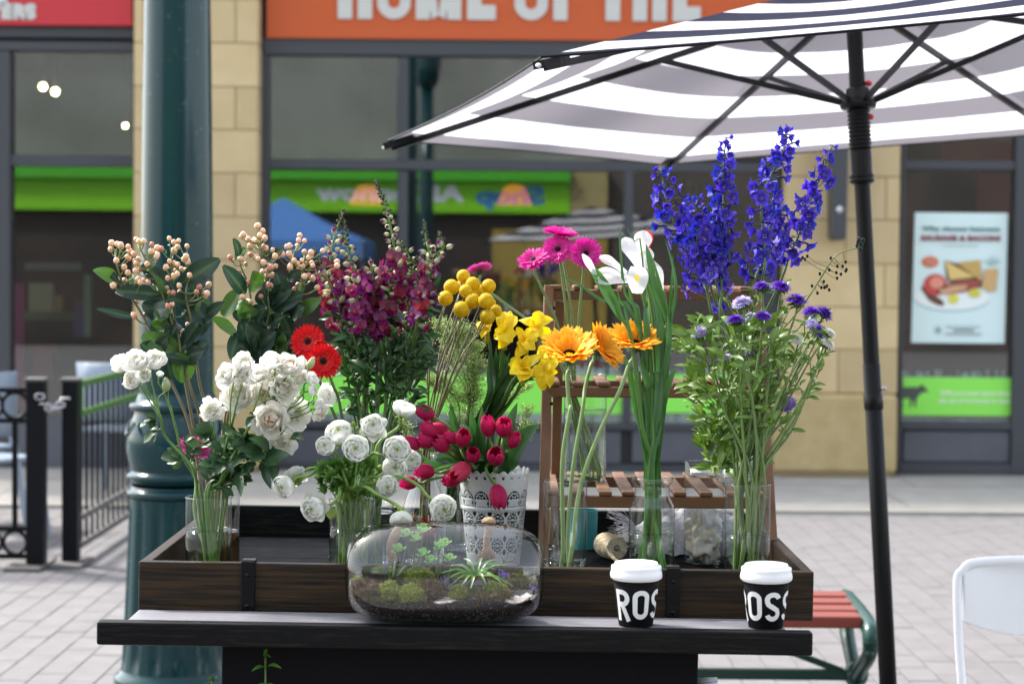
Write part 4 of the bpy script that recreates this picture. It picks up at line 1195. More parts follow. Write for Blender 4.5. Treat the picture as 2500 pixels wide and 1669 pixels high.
# twine spool lying on its side
cs = P(1490, 1318, 4.12); cs.z = floor_at(cs.x) + .0265
sp = thing('twine_spool', 'spool of beige jute twine lying on the tray floor', 'twine', cs)
ax = Vector((.34, -.94, .0)).normalized(); MS = frame(cs, ax, .78)
tw_m = pmat('jute_twine', (.42, .35, .23), .95, col2=(.58, .50, .36), scale=60, bump=.8)
g = G(); prof = []
for i in range(45):
    f = i / 44; z = -.045 + .09 * f; r = .033 - .004 * abs(2 * f - 1) ** 3 + (.0011 if i % 2 else 0); prof.append((r, z))
lathe(g, [(.008, -.045)] + prof + [(.030 - .0018 * i, .0455 + (.0008 if i % 2 else 0)) for i in range(13)], seg=36); part('wound_twine', g, tw_m, sp, MS)
g = G(); lathe(g, [(.0005, .05), (.006, .05), (.0065, .046), (.0065, -.05), (.0005, -.05)], seg=16); part('core', g, pmat('core_grey', (.2, .18, .16), .6), sp, MS)
g = G(); e0 = cs + ax * .039
for q in range(2):
    tube(g, [e0 + Vector((-.022 + .004 * q, 0, .004)), e0 + Vector((-.016 + .004 * q, -.012, -.012)), e0 + Vector((.0 + .004 * q, -.03, -.0245)), e0 + Vector((.012 + .002 * q, -.05, -.0245)), e0 + Vector((.012, -.078, -.0245))], .0028, .002, (.5, .38, .2), seg=6)
part('loose_end', g, tw_m, sp)
g = G()
for q in range(14):
    a = e0 + Vector((.012, -.076, -.0255)); tube(g, [a, a + Vector((rnd(-.008, .008), rnd(-.014, .0), rnd(-.002, .004)))], .0004, seg=3, n=2)
part('frayed_tip', g, tw_m, sp, kind='stuff')
# white towel with tassels
twc = P(1640, 1270, 4.22); tmt = pmat('white_towel', (.74, .74, .80), .95, bump=.9, scale=140)
tow = thing('towel', 'crumpled white towel with tassels on the tray behind the iris jar', 'towel', (twc.x, twc.y, floor_at(twc.x)))
g = G(); rows = []
x0, x1 = P(1545, 1270, 4.22).x, P(1800, 1270, 4.22).x; zf = floor_at(.35)
for i in range(31):
    f = i / 30; x = x0 + (x1 - x0) * f; row = []
    for j in range(25):
        a = math.pi * j / 24
        h = .085 * (.5 + .5 * min(1, f * 3.5)) * (1 + .25 * noise.noise(Vector((f * 5, j * .2, 3)))); d = .07
        y = 4.24 - d * math.cos(a) + .012 * noise.noise(Vector((f * 9, j * .4, 1)))
        row.append(Vector((x + .01 * noise.noise(Vector((f * 4, j * .5, 7))), y, zf + .003 + h * math.sin(a) ** .7 + .008 * noise.noise(Vector((f * 12, j * .5, 0))))))
    rows.append(row)
g.grid(rows); part('towel_body', g, tmt, tow)
g = G()
for q in range(70):
    a = rnd(.15, 2.2); p0 = Vector((x0 + .004, 4.24 - .07 * math.cos(a), zf + .05 * math.sin(a) + .008)); e = Vector((-rnd(.02, .06), rnd(-.03, .01), rnd(-.02, .035)))
    tube(g, [p0, p0 + e * .5 + Vector((0, 0, rnd(-.005, .01))), p0 + e], .0009, .0005, (.7, .7, .8), seg=4, n=3)
part('tassels', g, tmt, tow, kind='stuff')

# ============================================================ LACE POT
xp, Yp = P(1206, 1200, 4.02).x, 4.02; zp = floor_at(xp); hp = P(1206, 1150, Yp).z - zp; rT, rB = pxm(172, Yp) / 2, pxm(128, Yp) / 2
V['tulip'] = (xp, Yp, zp, rB, hp)
pot = thing('lace_pot', 'white metal pot with cut-out lace pattern full of red tulips', 'flower pot', (xp, Yp, zp))
NU, NV = 336, 104
per = 12
def hole(u, v):                                        # u turns in lattice periods, v 0..1 height
    uu = (u % 1) - .5
    k = 2 * math.pi * (rT + rB) / 2 / per / hp         # period width relative to the height
    if .60 < v < .645 or v < .06: return False
    if v >= .645:
        vv = (v - .74) / k; d = math.hypot(uu, vv); a = math.atan2(vv, uu)
        if vv > -.08:
            if .12 < d < .27 and abs(math.sin(a * 4)) > .35: return True
            if .33 < d < .45 and abs(math.sin(a * 8)) > .25: return True
            if d < .08: return True
        ub = ((u + .5) % 1) - .5; vb = (v - .69) / k
        if abs(ub) < .17 - .55 * abs(vb) and vb > -.4: return abs(ub) > .03
        ut = ((u * 2) % 1) - .5; vt = (v - .955) / k
        if math.hypot(ut * .5, vt) < .085: return True
        if -.36 < vb < -.20 and abs((u * 6) % 1 - .5) < .27 and v < .69: return True
        return False
    vv = ((v - .10) % .27 - .135) / k if v < .64 else 9; d = math.hypot(uu, vv); a = math.atan2(vv, uu)
    if .09 < d < .26 and abs(math.sin(a * 4)) > .35: return True
    if .30 < d < .40 and abs(math.sin(a * 8)) > .2: return True
    ub = ((u + .5) % 1) - .5
    for vc in (0,):
        vb = vv
        if abs(ub) + abs(abs(vb) - .42) * .7 < .17 and abs(abs(vb) - .42) < .2: return True
    if .40 < abs(vv) < .5 and abs((u * 5) % 1 - .5) < .25 and abs(uu) < .36: return True
    return False
g = G(); vs = []
for j in range(NV + 1):
    v = j / NV
    for i in range(NU):
        u = i / NU * per; r = rB + (rT - rB) * v
        z = v * hp
        if j == NV: z += .007 * abs(math.sin(math.pi * u * 2))
        a = 2 * math.pi * i / NU + .4
        if .605 < v < .64: r += .0012
        vs.append(Vector((xp + r * math.cos(a), Yp + r * math.sin(a), zp + z)))
fs = []
for j in range(NV):
    for i in range(NU):
        if not hole((i + .5) / NU * per, (j + .5) / NV):
            k2 = (i + 1) % NU; fs.append((j * NU + i, j * NU + k2, (j + 1) * NU + k2, (j + 1) * NU + i))
g.add(vs, fs, (.8, .8, .8)); o = part('lace_wall', g, M['whitemetal'], pot); so_ = o.modifiers.new('s', 'SOLIDIFY'); so_.thickness = .0012
g = G(); lathe(g, [(.001, .004), (rB - .001, .004), (rB - .001, .001)], Vector((xp, Yp, zp)), 40); part('pot_bottom', g, M['whitemetal'], pot)
g = G(); lathe(g, [(rB - .009, .006), (rB - .006, hp * .5), (rT - .018, hp * .88)], Vector((xp, Yp, zp)), 32, (.015, .03, .008)); part('inner_sleeve', g, M['leaf'], pot)

# ============================================================ COFFEE CUPS
def seg_letter(ch):                                    # stroke letters on a unit box (u 0..1, v 0..1); each stroke = list of points
    W_ = .5
    def arc(cx, cy2, rx, ry, a0, a1, n=14): return [(cx + rx * math.cos(R_(a0 + (a1 - a0) * i / n)), cy2 + ry * math.sin(R_(a0 + (a1 - a0) * i / n))) for i in range(n + 1)]
    if ch == 'O': return [arc(.5, .74, .36, .18, 0, 180) + arc(.5, .26, .36, .18, 180, 360) + [(.86, .26), (.86, .5), (.86, .74)]]
    if ch == 'R': return [[(.14, -.08), (.14, .2), (.14, .5), (.14, .8), (.14, 1.0)], [(.14, .92), (.45, .92)] + arc(.5, .71, .34, .21, 90, -90) + [(.45, .5), (.14, .5)], [(.46, .5), (.62, .3), (.90, -.08)]]
    if ch == 'S': return [arc(.5, .74, .35, .18, 15, 180) + [(.16, .68), (.22, .58), (.5, .48), (.78, .38), (.85, .28)] + arc(.5, .26, .35, .18, 0, -165)]
def cup(px, py_top, py_bot, word, u0, label):
    Y = 3.43
    c = P(px, py_bot - 4, Y); x = c.x; z0 = shelf_at(x) + .0008
    Hc = (P(px, py_top, Y).z - z0); k = 128 * Y / F_PX / 2
    t = thing('coffee_cup', label, 'coffee cup', (x, Y, z0), 'paper coffee cups on the shelf')
    zc_ = Hc * .765; rb, rt2 = k * .655, k * .89
    g = G(); lathe(g, [(.0005, .003), (rb - .002, .003), (rb - .001, 0), (rb, .0006), (rb + (rt2 - rb) * .5, zc_ * .5), (rt2, zc_), (.0005, zc_ + .001)], Vector((x, Y, z0)), 48); part('paper_cup', g, M['cupblack'], t)
    g = G(); lathe(g, [(k * .90, zc_ - .004), (k * .985, zc_ - .001), (k, zc_ + .004), (k * .975, zc_ + .010), (k * .95, zc_ + .013), (k * .965, zc_ + .0165), (k * .95, zc_ + .0195), (k * .86, zc_ + .0205), (k * .835, Hc - .004), (k * .82, Hc - .0005), (k * .77, Hc), (k * .74, Hc - .004), (.0005, Hc - .004)], Vector((x, Y, z0)), 56)
    part('lid', g, M['white'], t)
    g = G(); ball(g, Vector((x + k * .1, Y - k * .55, z0 + Hc - .004)), .003, (.7, .7, .7), sq=.3); part('sip_hole', g, M['blackmetal'], t)
    lh = Hc * .46; lw = lh * .57; gap = lh * .03; zb = Hc * .135; th = lh * .165
    for i, ch_ in enumerate(word):
        for si_, s_ in enumerate(seg_letter(ch_)):
            pts = [(p[0] * lw + i * (lw + gap) * 1.12, zb + p[1] * lh) for p in s_]
            fine = []
            for a, b2 in zip(pts, pts[1:]):
                nn = max(1, int(math.hypot(b2[0] - a[0], b2[1] - a[1]) / .0025))
                fine += [(a[0] + (b2[0] - a[0]) * q / nn, a[1] + (b2[1] - a[1]) * q / nn) for q in range(nn)]
            fine.append(pts[-1]); rows = []; closed_ = ch_ == 'O'
            for q in range(len(fine)):
                if closed_: p0, p1 = fine[(q - 2) % (len(fine) - 1)], fine[(q + 2) % (len(fine) - 1)]
                else: p0, p1 = fine[max(0, q - 1)], fine[min(len(fine) - 1, q + 1)]
                dx, dy = p1[0] - p0[0], p1[1] - p0[1]; l_ = math.hypot(dx, dy) or 1; nx, ny = -dy / l_ * th / 2, dx / l_ * th / 2
                row = []
                for s2 in (-1, 0, 1):
                    u, v = fine[q][0] + nx * s2, fine[q][1] + ny * s2
                    rr = rb + (rt2 - rb) * v / zc_; a = u0 + u / ((rb + rt2) / 2)
                    row.append(Vector((x + (rr + .0004 + .00025 * si_) * math.sin(a), Y - (rr + .0004 + .00025 * si_) * math.cos(a), z0 + v)))
                rows.append(row)
            g = G(); g.grid(rows); part('lettering', g, M['print_white'], t, smooth=False)
cup(1552, 1371, 1541, 'ROSSO', R_(-68), 'black paper coffee cup with white lid, left one, RO facing out')
cup(1869, 1375, 1545, 'ROSSO', R_(-122), 'black paper coffee cup with white lid near the shelf end, OS facing out')

# ============================================================ TERRARIUM
tcx = P(1086, 1405, 3.44).x; TYc = 3.435; ta, tb = .1715, .0868
tzc = shelf_at(tcx) + tb * .985
TC = Vector((tcx, TYc, tzc))
ter = thing('terrarium', 'rounded glass terrarium with moss, succulents and dark soil lying on the front shelf', 'terrarium', (tcx, TYc, tzc - tb))
NE = 3.9
def rx_(x, s=1.):                                      # radius at distance x from the middle
    q = min(1, abs(x) / (ta * s)); return tb * s * (1 - q ** NE) ** (1 / NE)
g = G(); prof = []
for i in range(49):
    a = -math.pi / 2 + math.pi * i / 48
    x = ta * (abs(math.sin(a)) ** (2 / NE)) * (1 if a > 0 else -1); r = tb * max(0, math.cos(a)) ** (2 / NE) + .0003
    prof.append((r, x))
lathe(g, prof, TC, 72, axis='X'); part('glass_body', g, M['terra_glass'], ter)
# soil, clipped by the glass; surface level varies along the vessel
def level(x): return -.038 + .006 * math.sin(x * 22 + 1) - .010 * math.exp(-((x - .0) / .03) ** 2) - .014 * max(0, (x - .10) / .07)
def layer(name, lo, hi, mat, s=.975, parent=ter, bumpy=.0015):
    g = G(); rows = []
    nx = 60; na = 26
    for i in range(nx + 1):
        x = -ta * s * .999 + 2 * ta * s * .999 * i / nx; r = rx_(x, s); L1 = hi(x); L0 = lo(x) if lo else -9
        L1 = max(-r, min(r, L1)); L0 = max(-r, min(r, L0)); ring = []
        a1 = math.acos(max(-1, min(1, -L1 / r))) if r > 1e-5 else 0     # angle from straight down
        a0 = math.acos(max(-1, min(1, -L0 / r))) if r > 1e-5 else 0
        for j in range(na + 1):
            a = -a1 + 2 * a1 * j / na; ring.append(TC + Vector((x, r * math.sin(a), -r * math.cos(a))))
        for j in range(1, na):
            y = r * math.sin(a1) * (1 - 2 * j / na)
            ring.append(TC + Vector((x, y, L1 + bumpy * 2 * noise.noise(Vector((x * 90, y * 90, 3))))))
        rows.append(ring)
    g.grid(rows, closed=True); return part(name, g, mat, parent)
soil_m = pmat('potting_soil', (.012, .007, .006), .9, col2=(.05, .03, .025), scale=160, bump=1.2, detail=8, ramp=(.4, .85))
layer('soil', None, level, soil_m, bumpy=.003)
g = G()
for i in range(900):                                   # white grit in the soil
    x = rnd(-.95, .95) * ta; r = rx_(x, .978); a = rnd(-1.3, .9)
    p = TC + Vector((x, r * math.sin(a), -r * math.cos(a)))
    if p.z - TC.z < level(x) and p.y < TC.y + .01: ball(g, p, rnd(.0003, .0008), (.5, .5, .48), 4, 3)
part('grit', g, M['petal'], ter, kind='stuff')
peb_m = pmat('pebbles', (.03, .028, .02), .4, col2=(.11, .10, .07), scale=25)
g = G()
for i in range(230):
    x = rnd(-.85, .85) * ta; r = rx_(x, .965); a = rnd(-.75, .75)
    p = TC + Vector((x, r * math.sin(a) * .99, -r * math.cos(a) * .985)); s = rnd(.003, .0055)
    if p.z < TC.z - .060: ball(g, p + Vector((0, .001, 0)), s, (.4, .4, .3), 7, 5, rnd(.6, 1))
part('pebbles', g, peb_m, ter, kind='stuff')
sand = pmat('pale_sand', (.45, .40, .36), .95, col2=(.62, .58, .54), scale=200, bump=.6)
def mound(nm, x, y, z, rx, ry, rz, mat, kind=None, amp=.55):
    g = G(); rows = []; c = TC + Vector((x, y, z))
    for i in range(10):
        th = math.pi / 2 * i / 9; row = []
        for j in range(24):
            a = 2 * math.pi * j / 24; d = Vector((math.sin(th) * math.cos(a), math.sin(th) * math.sin(a), math.cos(th)))
            k = 1 + amp * noise.noise(d * 2.5 + c * 30); q = Vector((d.x * rx * k, d.y * ry * k, d.z * rz * k)) + Vector((x, y, z))
            q.x = max(-ta * .93, min(ta * .93, q.x)); r = rx_(q.x, .96); l = math.hypot(q.y, q.z)
            if l > r: q.y *= r / l; q.z *= r / l
            row.append(TC + q)
        rows.append(row)
    g.grid(rows, closed=True); return part(nm, g, mat, ter, kind=kind)
mound('sand_patch', .012, -.04, -.046, .04, .04, .008, sand, amp=.4)
mound('sand_patch', .135, -.03, -.054, .045, .045, .022, sand, amp=.4)
def moss(x, y, z, rx, ry, rz, cols, n, ln=.004, nm='moss'):
    base = mound(nm, x, y, z, rx, ry, rz, pmat('moss_base', (cols[0][0] * .5, cols[0][1] * .5, cols[0][2] * .5), .95, bump=1., scale=300))
    g = G()
    for i in range(n):
        th = math.acos(rnd(0, 1)); a = rnd(0, 6.28); d = Vector((math.sin(th) * math.cos(a), math.sin(th) * math.sin(a), math.cos(th)))
        c = TC + Vector((x, y, z)); k = 1 + .3 * noise.noise(d * 2.5 + c * 30)
        p = Vector((x, y, z)) + Vector((d.x * rx * k, d.y * ry * k, d.z * rz * k)); q = p + (d + Vector((rnd(-1, 1), rnd(-1, 1), rnd(-.6, 1)))).normalized() * ln * rnd(.5, 1.3)
        for v in (p, q):
            v.x = max(-ta * .94, min(ta * .94, v.x)); r = rx_(v.x, .96); l = math.hypot(v.y, v.z)
            if l > r: v.y *= r / l; v.z *= r / l
        s = Vector((rnd(-1, 1), rnd(-1, 1), rnd(-1, 1))).normalized() * .0006
        cc = vcol(random.choice(cols), .25); m_ = (p + q) / 2 + Vector((rnd(-1, 1), rnd(-1, 1), rnd(-1, 1))) * ln * .2
        g.add([TC + p - s, TC + p + s, TC + m_ - s * .8, TC + m_ + s * .8, TC + q], [(0, 1, 3, 2), (2, 3, 4)], cc)
    part('moss_tufts', g, M['stem'], base, kind='stuff')
LIME = [(.30, .36, .05), (.36, .40, .08), (.22, .28, .04)]; BRN = [(.12, .075, .03), (.20, .13, .05), (.09, .05, .03), (.26, .2, .08)]; OLV = [(.12, .13, .03), (.18, .17, .05), (.08, .08, .02)]
def tx(v): return (v - 1155) / 4.35 / 4861 * 3.44
def tzz(v): return -(v - 675) / 4.35 / 4861 * 3.44
for (zx_, zy_, w, h, y, cols, n, ln) in ((290, 880, 170, 170, -.045, BRN, 900, .006), (400, 900, 200, 150, -.03, BRN, 700, .006), (230, 760, 60, 50, -.03, LIME, 200, .004), (590, 850, 100, 140, -.05, LIME, 700, .004), (820, 880, 130, 150, -.055, LIME, 900, .004),
                                         (880, 720, 140, 110, -.01, LIME, 800, .004), (720, 760, 150, 130, .0, OLV, 600, .005), (1000, 840, 120, 110, -.035, BRN, 700, .006), (500, 680, 100, 50, .02, LIME, 300, .004), (1320, 850, 80, 90, -.052, LIME, 500, .004),
                                         (1480, 880, 160, 80, -.04, OLV, 600, .006), (1700, 840, 110, 110, -.035, LIME, 700, .004), (1620, 900, 150, 60, -.05, BRN, 500, .006), (1800, 900, 80, 80, -.045, BRN, 400, .006), (1920, 790, 150, 100, .0, OLV, 700, .007), (450, 920, 90, 50, -.06, OLV, 300, .005)):
    k = 3.44 / 4861 / 4.35
    moss(tx(zx_), y, tzz(zy_) - h * k * .45, w * k * 1.15, w * k * .9, h * k * 1.3, cols, int(n * 1.4), ln * 1.3)
SUCC = (.20, .38, .14)
def rosette(x, z, y, n, L, W, name='succulent', col=SUCC, elev=(.2, 1.2), lean=(0, -.5, 1)):
    g = G(); c = TC + Vector((tx(x), y, tzz(z))); F = frame(c, lean)
    for i in range(n):
        f = i / n; a = i * 2.4; petal(g, F @ rot_petal(a, elev[0] + (elev[1] - elev[0]) * f, .001, .003 * f), 1.3 * L * (1 - .55 * f), 1.35 * W * (1 - .4 * f), 5, 4, .35, .5, vcol(col, .12), mixc(col, (.42, .6, .22), .5))
    return g
for x, z, y, n, L, W in ((920, 240, -.01, 12, .015, .010), (740, 300, .01, 12, .013, .008), (1010, 540, -.03, 12, .012, .008), (1210, 530, -.02, 12, .012, .008), (930, 480, -.02, 10, .013, .008), (1100, 420, .0, 14, .013, .008), (1150, 400, .02, 12, .012, .008), (660, 460, .0, 11, .014, .009), (850, 340, .0, 10, .012, .008)):
    g = rosette(x, z, y, n, L, W)
    c = TC + Vector((tx(x), y, tzz(z))); tube(g, [c, c + Vector((rnd(-.006, .006), .006, -.02)), TC + Vector((tx(x) + rnd(-.02, .02), y + .01, -.03))], .0016, col=(.16, .16, .08)); part('succulent', g, M['leaf'], ter)
# long-leaved green plant on the right
g = G(); c = TC + Vector((tx(1490), -.028, tzz(690)))
for (ex, ez, ey, w) in ((1110, 655, -.03, 34), (1200, 600, -.0, 34), (1350, 530, .01, 34), (1560, 520, .01, 34), (1700, 535, .005, 36), (1840, 590, -.0, 44), (1760, 720, -.055, 44), (1240, 750, -.055, 34), (1340, 760, -.06, 34), (1440, 780, -.065, 36), (1600, 740, -.06, 34), (1890, 770, -.05, 30), (1180, 700, -.05, 32), (1620, 650, -.04, 34), (1700, 620, -.02, 30)):
    e = TC + Vector((tx(ex), ey, tzz(ez))); l = math.hypot(e.y - TC.y, e.z - TC.z); r = rx_(e.x - TC.x, .93)
    if l > r: e.y = TC.y + (e.y - TC.y) * r / l; e.z = TC.z + (e.z - TC.z) * r / l
    m1 = c.lerp(e, .55) + Vector((0, 0, .009))
    blade(g, c, e, w / 4.35 / 4861 * 3.44 * 1.15, nrm=(0, -.6, 1), pts=[c, c.lerp(e, .25) + Vector((0, 0, .006)), m1, e], cup=.45, m=4, c0=(.05, .13, .03), c1=(.13, .28, .07), prof=lambda t: max(.03, math.sin(math.pi * min(1, .12 + .86 * t)) ** .7))
part('long_leaved_succulent', g, M['leaf'], ter)
for (x0, z0, x1, z1) in ((620, 700, 640, 540), (650, 700, 740, 590)):
    g = G(); tube(g, [TC + Vector((tx(x0), -.03, tzz(z0))), TC + Vector((tx(x1), -.02, tzz(z1)))], .0022, .0026, (.10, .14, .07), (.2, .26, .16), seg=8); part('succulent_stem', g, M['leaf'], ter)
g = G()
for (x, z, n) in ((560, 560, 14), (520, 610, 12), (1155, 720, 14), (1210, 695, 12), (1270, 690, 10), (1760, 640, 30), (1810, 650, 20), (2090, 790, 18), (2110, 810, 10)):
    for i in range(n):
        p = TC + Vector((tx(x + rnd(-32, 32)), -.04 + rnd(-.01, .01), tzz(z + rnd(-35, 35)))); ball(g, p, .0011, vcol((.22, .16, .50), .3), 5, 4)
        if i % 3 == 0: tube(g, [p, p + Vector((rnd(-.002, .002), 0, -.012))], .0003, col=(.2, .2, .16), seg=3, n=2)
part('dried_lavender', g, M['petal'], ter, kind='stuff')
g = G(); b0 = TC + Vector((tx(1800), -.0, tzz(600)))
for pts in (((1750, 600), (1800, 540), (1830, 470)), ((1800, 560), (1870, 540), (1930, 470)), ((1840, 545), (1900, 560), (1950, 590)), ((1790, 560), (1760, 500))):
    tube(g, [TC + Vector((tx(a), .0, tzz(b_))) for a, b_ in pts], .0010, .0004, (.035, .02, .015), seg=5)
part('twig', g, M['stem'], ter)
# ball-headed dried bits behind the vessel seen through the glass
jm = pmat('raffia', (.42, .28, .17), .9, bump=.8, scale=120)
raf = thing('raffia_bundle', 'raffia wrapped bundle standing behind the right half of the terrarium', 'raffia', P(1190, 1372, 3.60))
c0_ = P(1190, 1372, 3.6)
g = G()
for i in range(160):
    a = rnd(0, 6.28); el = rnd(-.2, 1.3); r = rnd(.016, .024); d = Vector((math.cos(a) * math.cos(el), math.sin(a) * math.cos(el), math.sin(el)))
    tube(g, [c0_ + Vector((0, 0, .004)), c0_ + Vector((0, 0, .004)) + d * r], .0006, col=(.4, .3, .2), seg=3, n=2)
part('frayed_ball', g, jm, raf, kind='stuff')
g = G(); tube(g, [c0_, c0_ + Vector((-.002, 0, .035)), c0_ + Vector((.002, 0, .058)), c0_ + Vector((.003, 0, .068))], .0055, .0085, (.4, .3, .2), seg=10); ball(g, c0_ + Vector((.002, 0, .074)), .013, (.4, .3, .2), sq=.7); part('bound_neck', g, jm, raf)
# small cork-like bundle behind the left half
raf2 = thing('raffia_bundle', 'bent brown raffia bundle behind the left half of the terrarium', 'raffia', P(975, 1372, 3.6)); c1_ = P(960, 1372, 3.6)
g = G(); tube(g, [c1_, c1_ + Vector((-.004, 0, .03)), c1_ + Vector((.012, 0, .062)), c1_ + Vector((.036, 0, .078))], .008, .011, (.3, .2, .12), seg=10); part('bound_neck', g, jm, raf2)
g = G()
for i in range(120):
    p = c1_ + Vector((.036, 0, .078)); d = Vector((rnd(-1, 1), rnd(-1, 1), rnd(-.6, 1))).normalized(); tube(g, [p, p + d * rnd(.009, .015)], .0006, col=(.35, .25, .15), seg=3, n=2)
part('frayed_ball', g, jm, raf2, kind='stuff')

# small plants poking out in front of the dark cabinet
def sprig(px, pys, label, leaves):
    a = P(px, pys[0], 3.41); b = P(px - 2, pys[1], 3.41)
    t = thing('leafy_sprig', label, 'plant', a)
    g = G(); tube(g, [a, (a + b) / 2 + Vector((.001, 0, 0)), b], .0021, .0016, (.13, .22, .05)); part('stem', g, M['stem'], t)
    for (x0, y0, x1, y1, w) in leaves:
        g = G(); A = P(x0, y0, 3.41); B = P(x1, y1, 3.39 + rnd(-.02, .02)); blade(g, A, B, w * 3.4 / F_PX, nrm=(0, -.7, 1), bow=.006, c0=(.05, .13, .015), c1=(.09, .2, .03), cup=.3); part('leaf', g, M['leaf'], t)
sprig(650, (2800, 1605), 'small green sprig growing in front of the black cabinet, below the shelf', [(650, 1631, 614, 1638, 14), (650, 1629, 688, 1631, 14), (650, 1606, 648, 1584, 9), (650, 1606, 644, 1588, 8), (650, 1606, 656, 1590, 8), (650, 1608, 662, 1604, 8), (650, 1668, 622, 1690, 13), (650, 1668, 676, 1690, 13)])
sprig(520, (2800, 1662), 'tips of a green sprig at the left bottom corner of the black cabinet', [(520, 1664, 508, 1658, 8), (520, 1664, 532, 1657, 9), (520, 1664, 520, 1650, 7), (520, 1668, 505, 1669, 9)])
# paper sheet by the cabinet
pa = P(1694, 1664, 3.7); g = G()
A, B, C_, D_ = P(1692, 1658, 3.6), P(1751, 1652, 3.6), P(1754, 1700, 3.58), P(1694, 1705, 3.58)
g.grid([[A, A.lerp(B, .5) + Vector((0, 0, .002)), B], [D_, D_.lerp(C_, .5), C_]]); o = single('paper_sheet', g, M['white'], 'white paper sheet with a blue line below the right side of the shelf', 'paper'); so_ = o.modifiers.new('s', 'SOLIDIFY'); so_.thickness = .0006
g = G(); A, B = P(1704, 1668, 3.585), P(1752, 1662, 3.585); beam(g, A, B, .0006, .0012, Vector((0, 0, 1))); part('printed_line', g, M['bluepaint'], o)

# small scraps on the tray floor
g = G(); random.seed(3)
for i in range(46):
    x = rnd(-.45, .55); y = rnd(3.62, 4.38); z = floor_at(x) + .0012; a = rnd(0, 3.14); l = rnd(.0015, .006); w_ = rnd(.001, .003)
    u = Vector((math.cos(a), math.sin(a), 0)); v = Vector((-math.sin(a), math.cos(a), 0)); p = Vector((x, y, z))
    g.add([p - u * l, p + v * w_, p + u * l + Vector((0, 0, .001)), p - v * w_], [(0, 3, 2, 1)], random.choice([(.7, .7, .66), (.6, .5, .35), (.2, .3, .08), (.75, .73, .7)]))
for i in range(16):
    x = rnd(-.6, .6); y = rnd(3.4, 3.5); z = shelf_at(x) + .0008; p = Vector((x, y, z)); l = rnd(.001, .003)
    g.add([p, p + Vector((l, .0005, 0)), p + Vector((l * .5, l * .7, .0004))], [(0, 1, 2)], (.6, .58, .5))
single('plant_scraps', g, M['leaf'], 'tiny petal and leaf scraps scattered on the black tray floor', 'debris', kind='stuff')

# ============================================================ FLOWERS: shared parts
GREEN = (.075, .16, .03); LGREEN = (.16, .28, .055); DGREEN = (.022, .065, .022)
def leafmesh(name, L, W, c0, c1, bend=.5, cup=.35, ruff=.0, mid=None, n=7, m=4, prof=None):
    g = G(); Mx = Matrix.Identity(4); prof = prof or (lambda t: max(.03, math.sin(math.pi * (t ** .85)) ** .8))
    y = z = 0.; rows = []; cols = []; ph = rnd(0, 6)
    for i in range(n + 1):
        t = i / n; a = bend * (t - .3)
        if i: y += L / n * math.cos(a); z -= L / n * math.sin(a)
        w = W / 2 * prof(t); row = []
        for j in range(m + 1):
            u = -1 + 2 * j / m; row.append(Vector((u * w, y, z + cup * abs(u) * w + ruff * math.sin(9 * t + u * 2 + ph) * abs(u))))
            cols.append(mixc(c0, c1, t) if j != m // 2 or mid is None else mid)
        rows.append(row)
    g.grid(rows, cols); return g.mesh(name, None, True, M['leaf'])
def leaf_at(mesh, parent, p, d, nrm=None, s=1., name='leaf'):
    d = Vector(d).normalized(); nrm = Vector(nrm) if nrm is not None else Vector((rnd(-.5, .5), rnd(-1, -.1), rnd(.2, 1)))
    z = (nrm - d * nrm.dot(d)).normalized(); x = d.cross(z).normalized()
    m = Matrix((x, d, z)).transposed().to_4x4(); m.translation = Vector(p)
    return part(name, mesh, None, parent, m @ Matrix.Diagonal((s, s, s, 1)))
def gerbera_mesh(R, cols, inner, cup=.12, disc=(.02, .006, .008), ring=(.5, .35, .12), seed=0, droop=0., double=True, wid=.21):
    random.seed(seed + 100); g = G()
    oc, tip = cols
    pf = lambda t: max(.05, min(1, (.35 + .9 * t)) * (1 if t < .8 else math.sqrt(max(0, 1 - ((t - .8) / .2) ** 2 * .92))))
    for ring_i, (n, k, el, z) in enumerate(((27, 1., cup, 0), (25, .93, cup + .14, .001), (22, .62, cup + .32, .002))):
        if not double and ring_i == 2: continue
        for i in range(n):
            a = 2 * math.pi * (i + .5 * ring_i) / n + rnd(-.05, .05)
            c_ = vcol(oc, .15); t_ = vcol(tip, .1)
            petal(g, rot_petal(a, el + rnd(-.07, .07), R * .16, z * 1.2, rnd(-.25, .25)), R * .84 * k * rnd(.92, 1.05), R * wid * (1 if ring_i < 2 else .7), 5, 3, -droop + rnd(-.15, .1), .22, c_, t_, pf)
    for i in range(44):
        a = 2 * math.pi * i / 44; petal(g, rot_petal(a, .75 + rnd(-.2, .3), R * .2, .001), R * .17, R * .035, 2, 2, 0, 0, inner, ring)
    ball(g, (0, 0, R * .04), R * .205, disc, 16, 8, .32)
    for i in range(150):
        f = (i + .5) / 150; r = R * .2 * math.sqrt(f); a = i * 2.39996; z = R * (.04 + .06 * (1 - f)); p = Vector((r * math.cos(a), r * math.sin(a), z))
        cc = disc if r < R * .15 else mixc(disc, ring, .75); h = R * .035
        g.add([p + Vector((h * .4, 0, 0)), p + Vector((-h * .2, h * .35, 0)), p + Vector((-h * .2, -h * .35, 0)), p + Vector((p.x * .15, p.y * .15, h))], [(0, 1, 3), (1, 2, 3), (2, 0, 3)], vcol(cc, .3))
    # green involucre behind
    for k in range(3):
        for i in range(20):
            a = 2 * math.pi * (i + .5 * (k % 2)) / 20; petal(g, rot_petal(a, -.15 - .35 * k, R * (.10), -R * (.03 + .05 * k)), R * (.28 - .02 * k), R * .065, 3, 2, .3, .1, (.07, .12, .05), (.16, .22, .12), lambda t: 1 - .85 * t)
    ball(g, (0, 0, -R * .12), R * .16, (.07, .12, .05), 14, 8, 1.)
    me = g.mesh('flower_head', None, True, M['petal']); return me
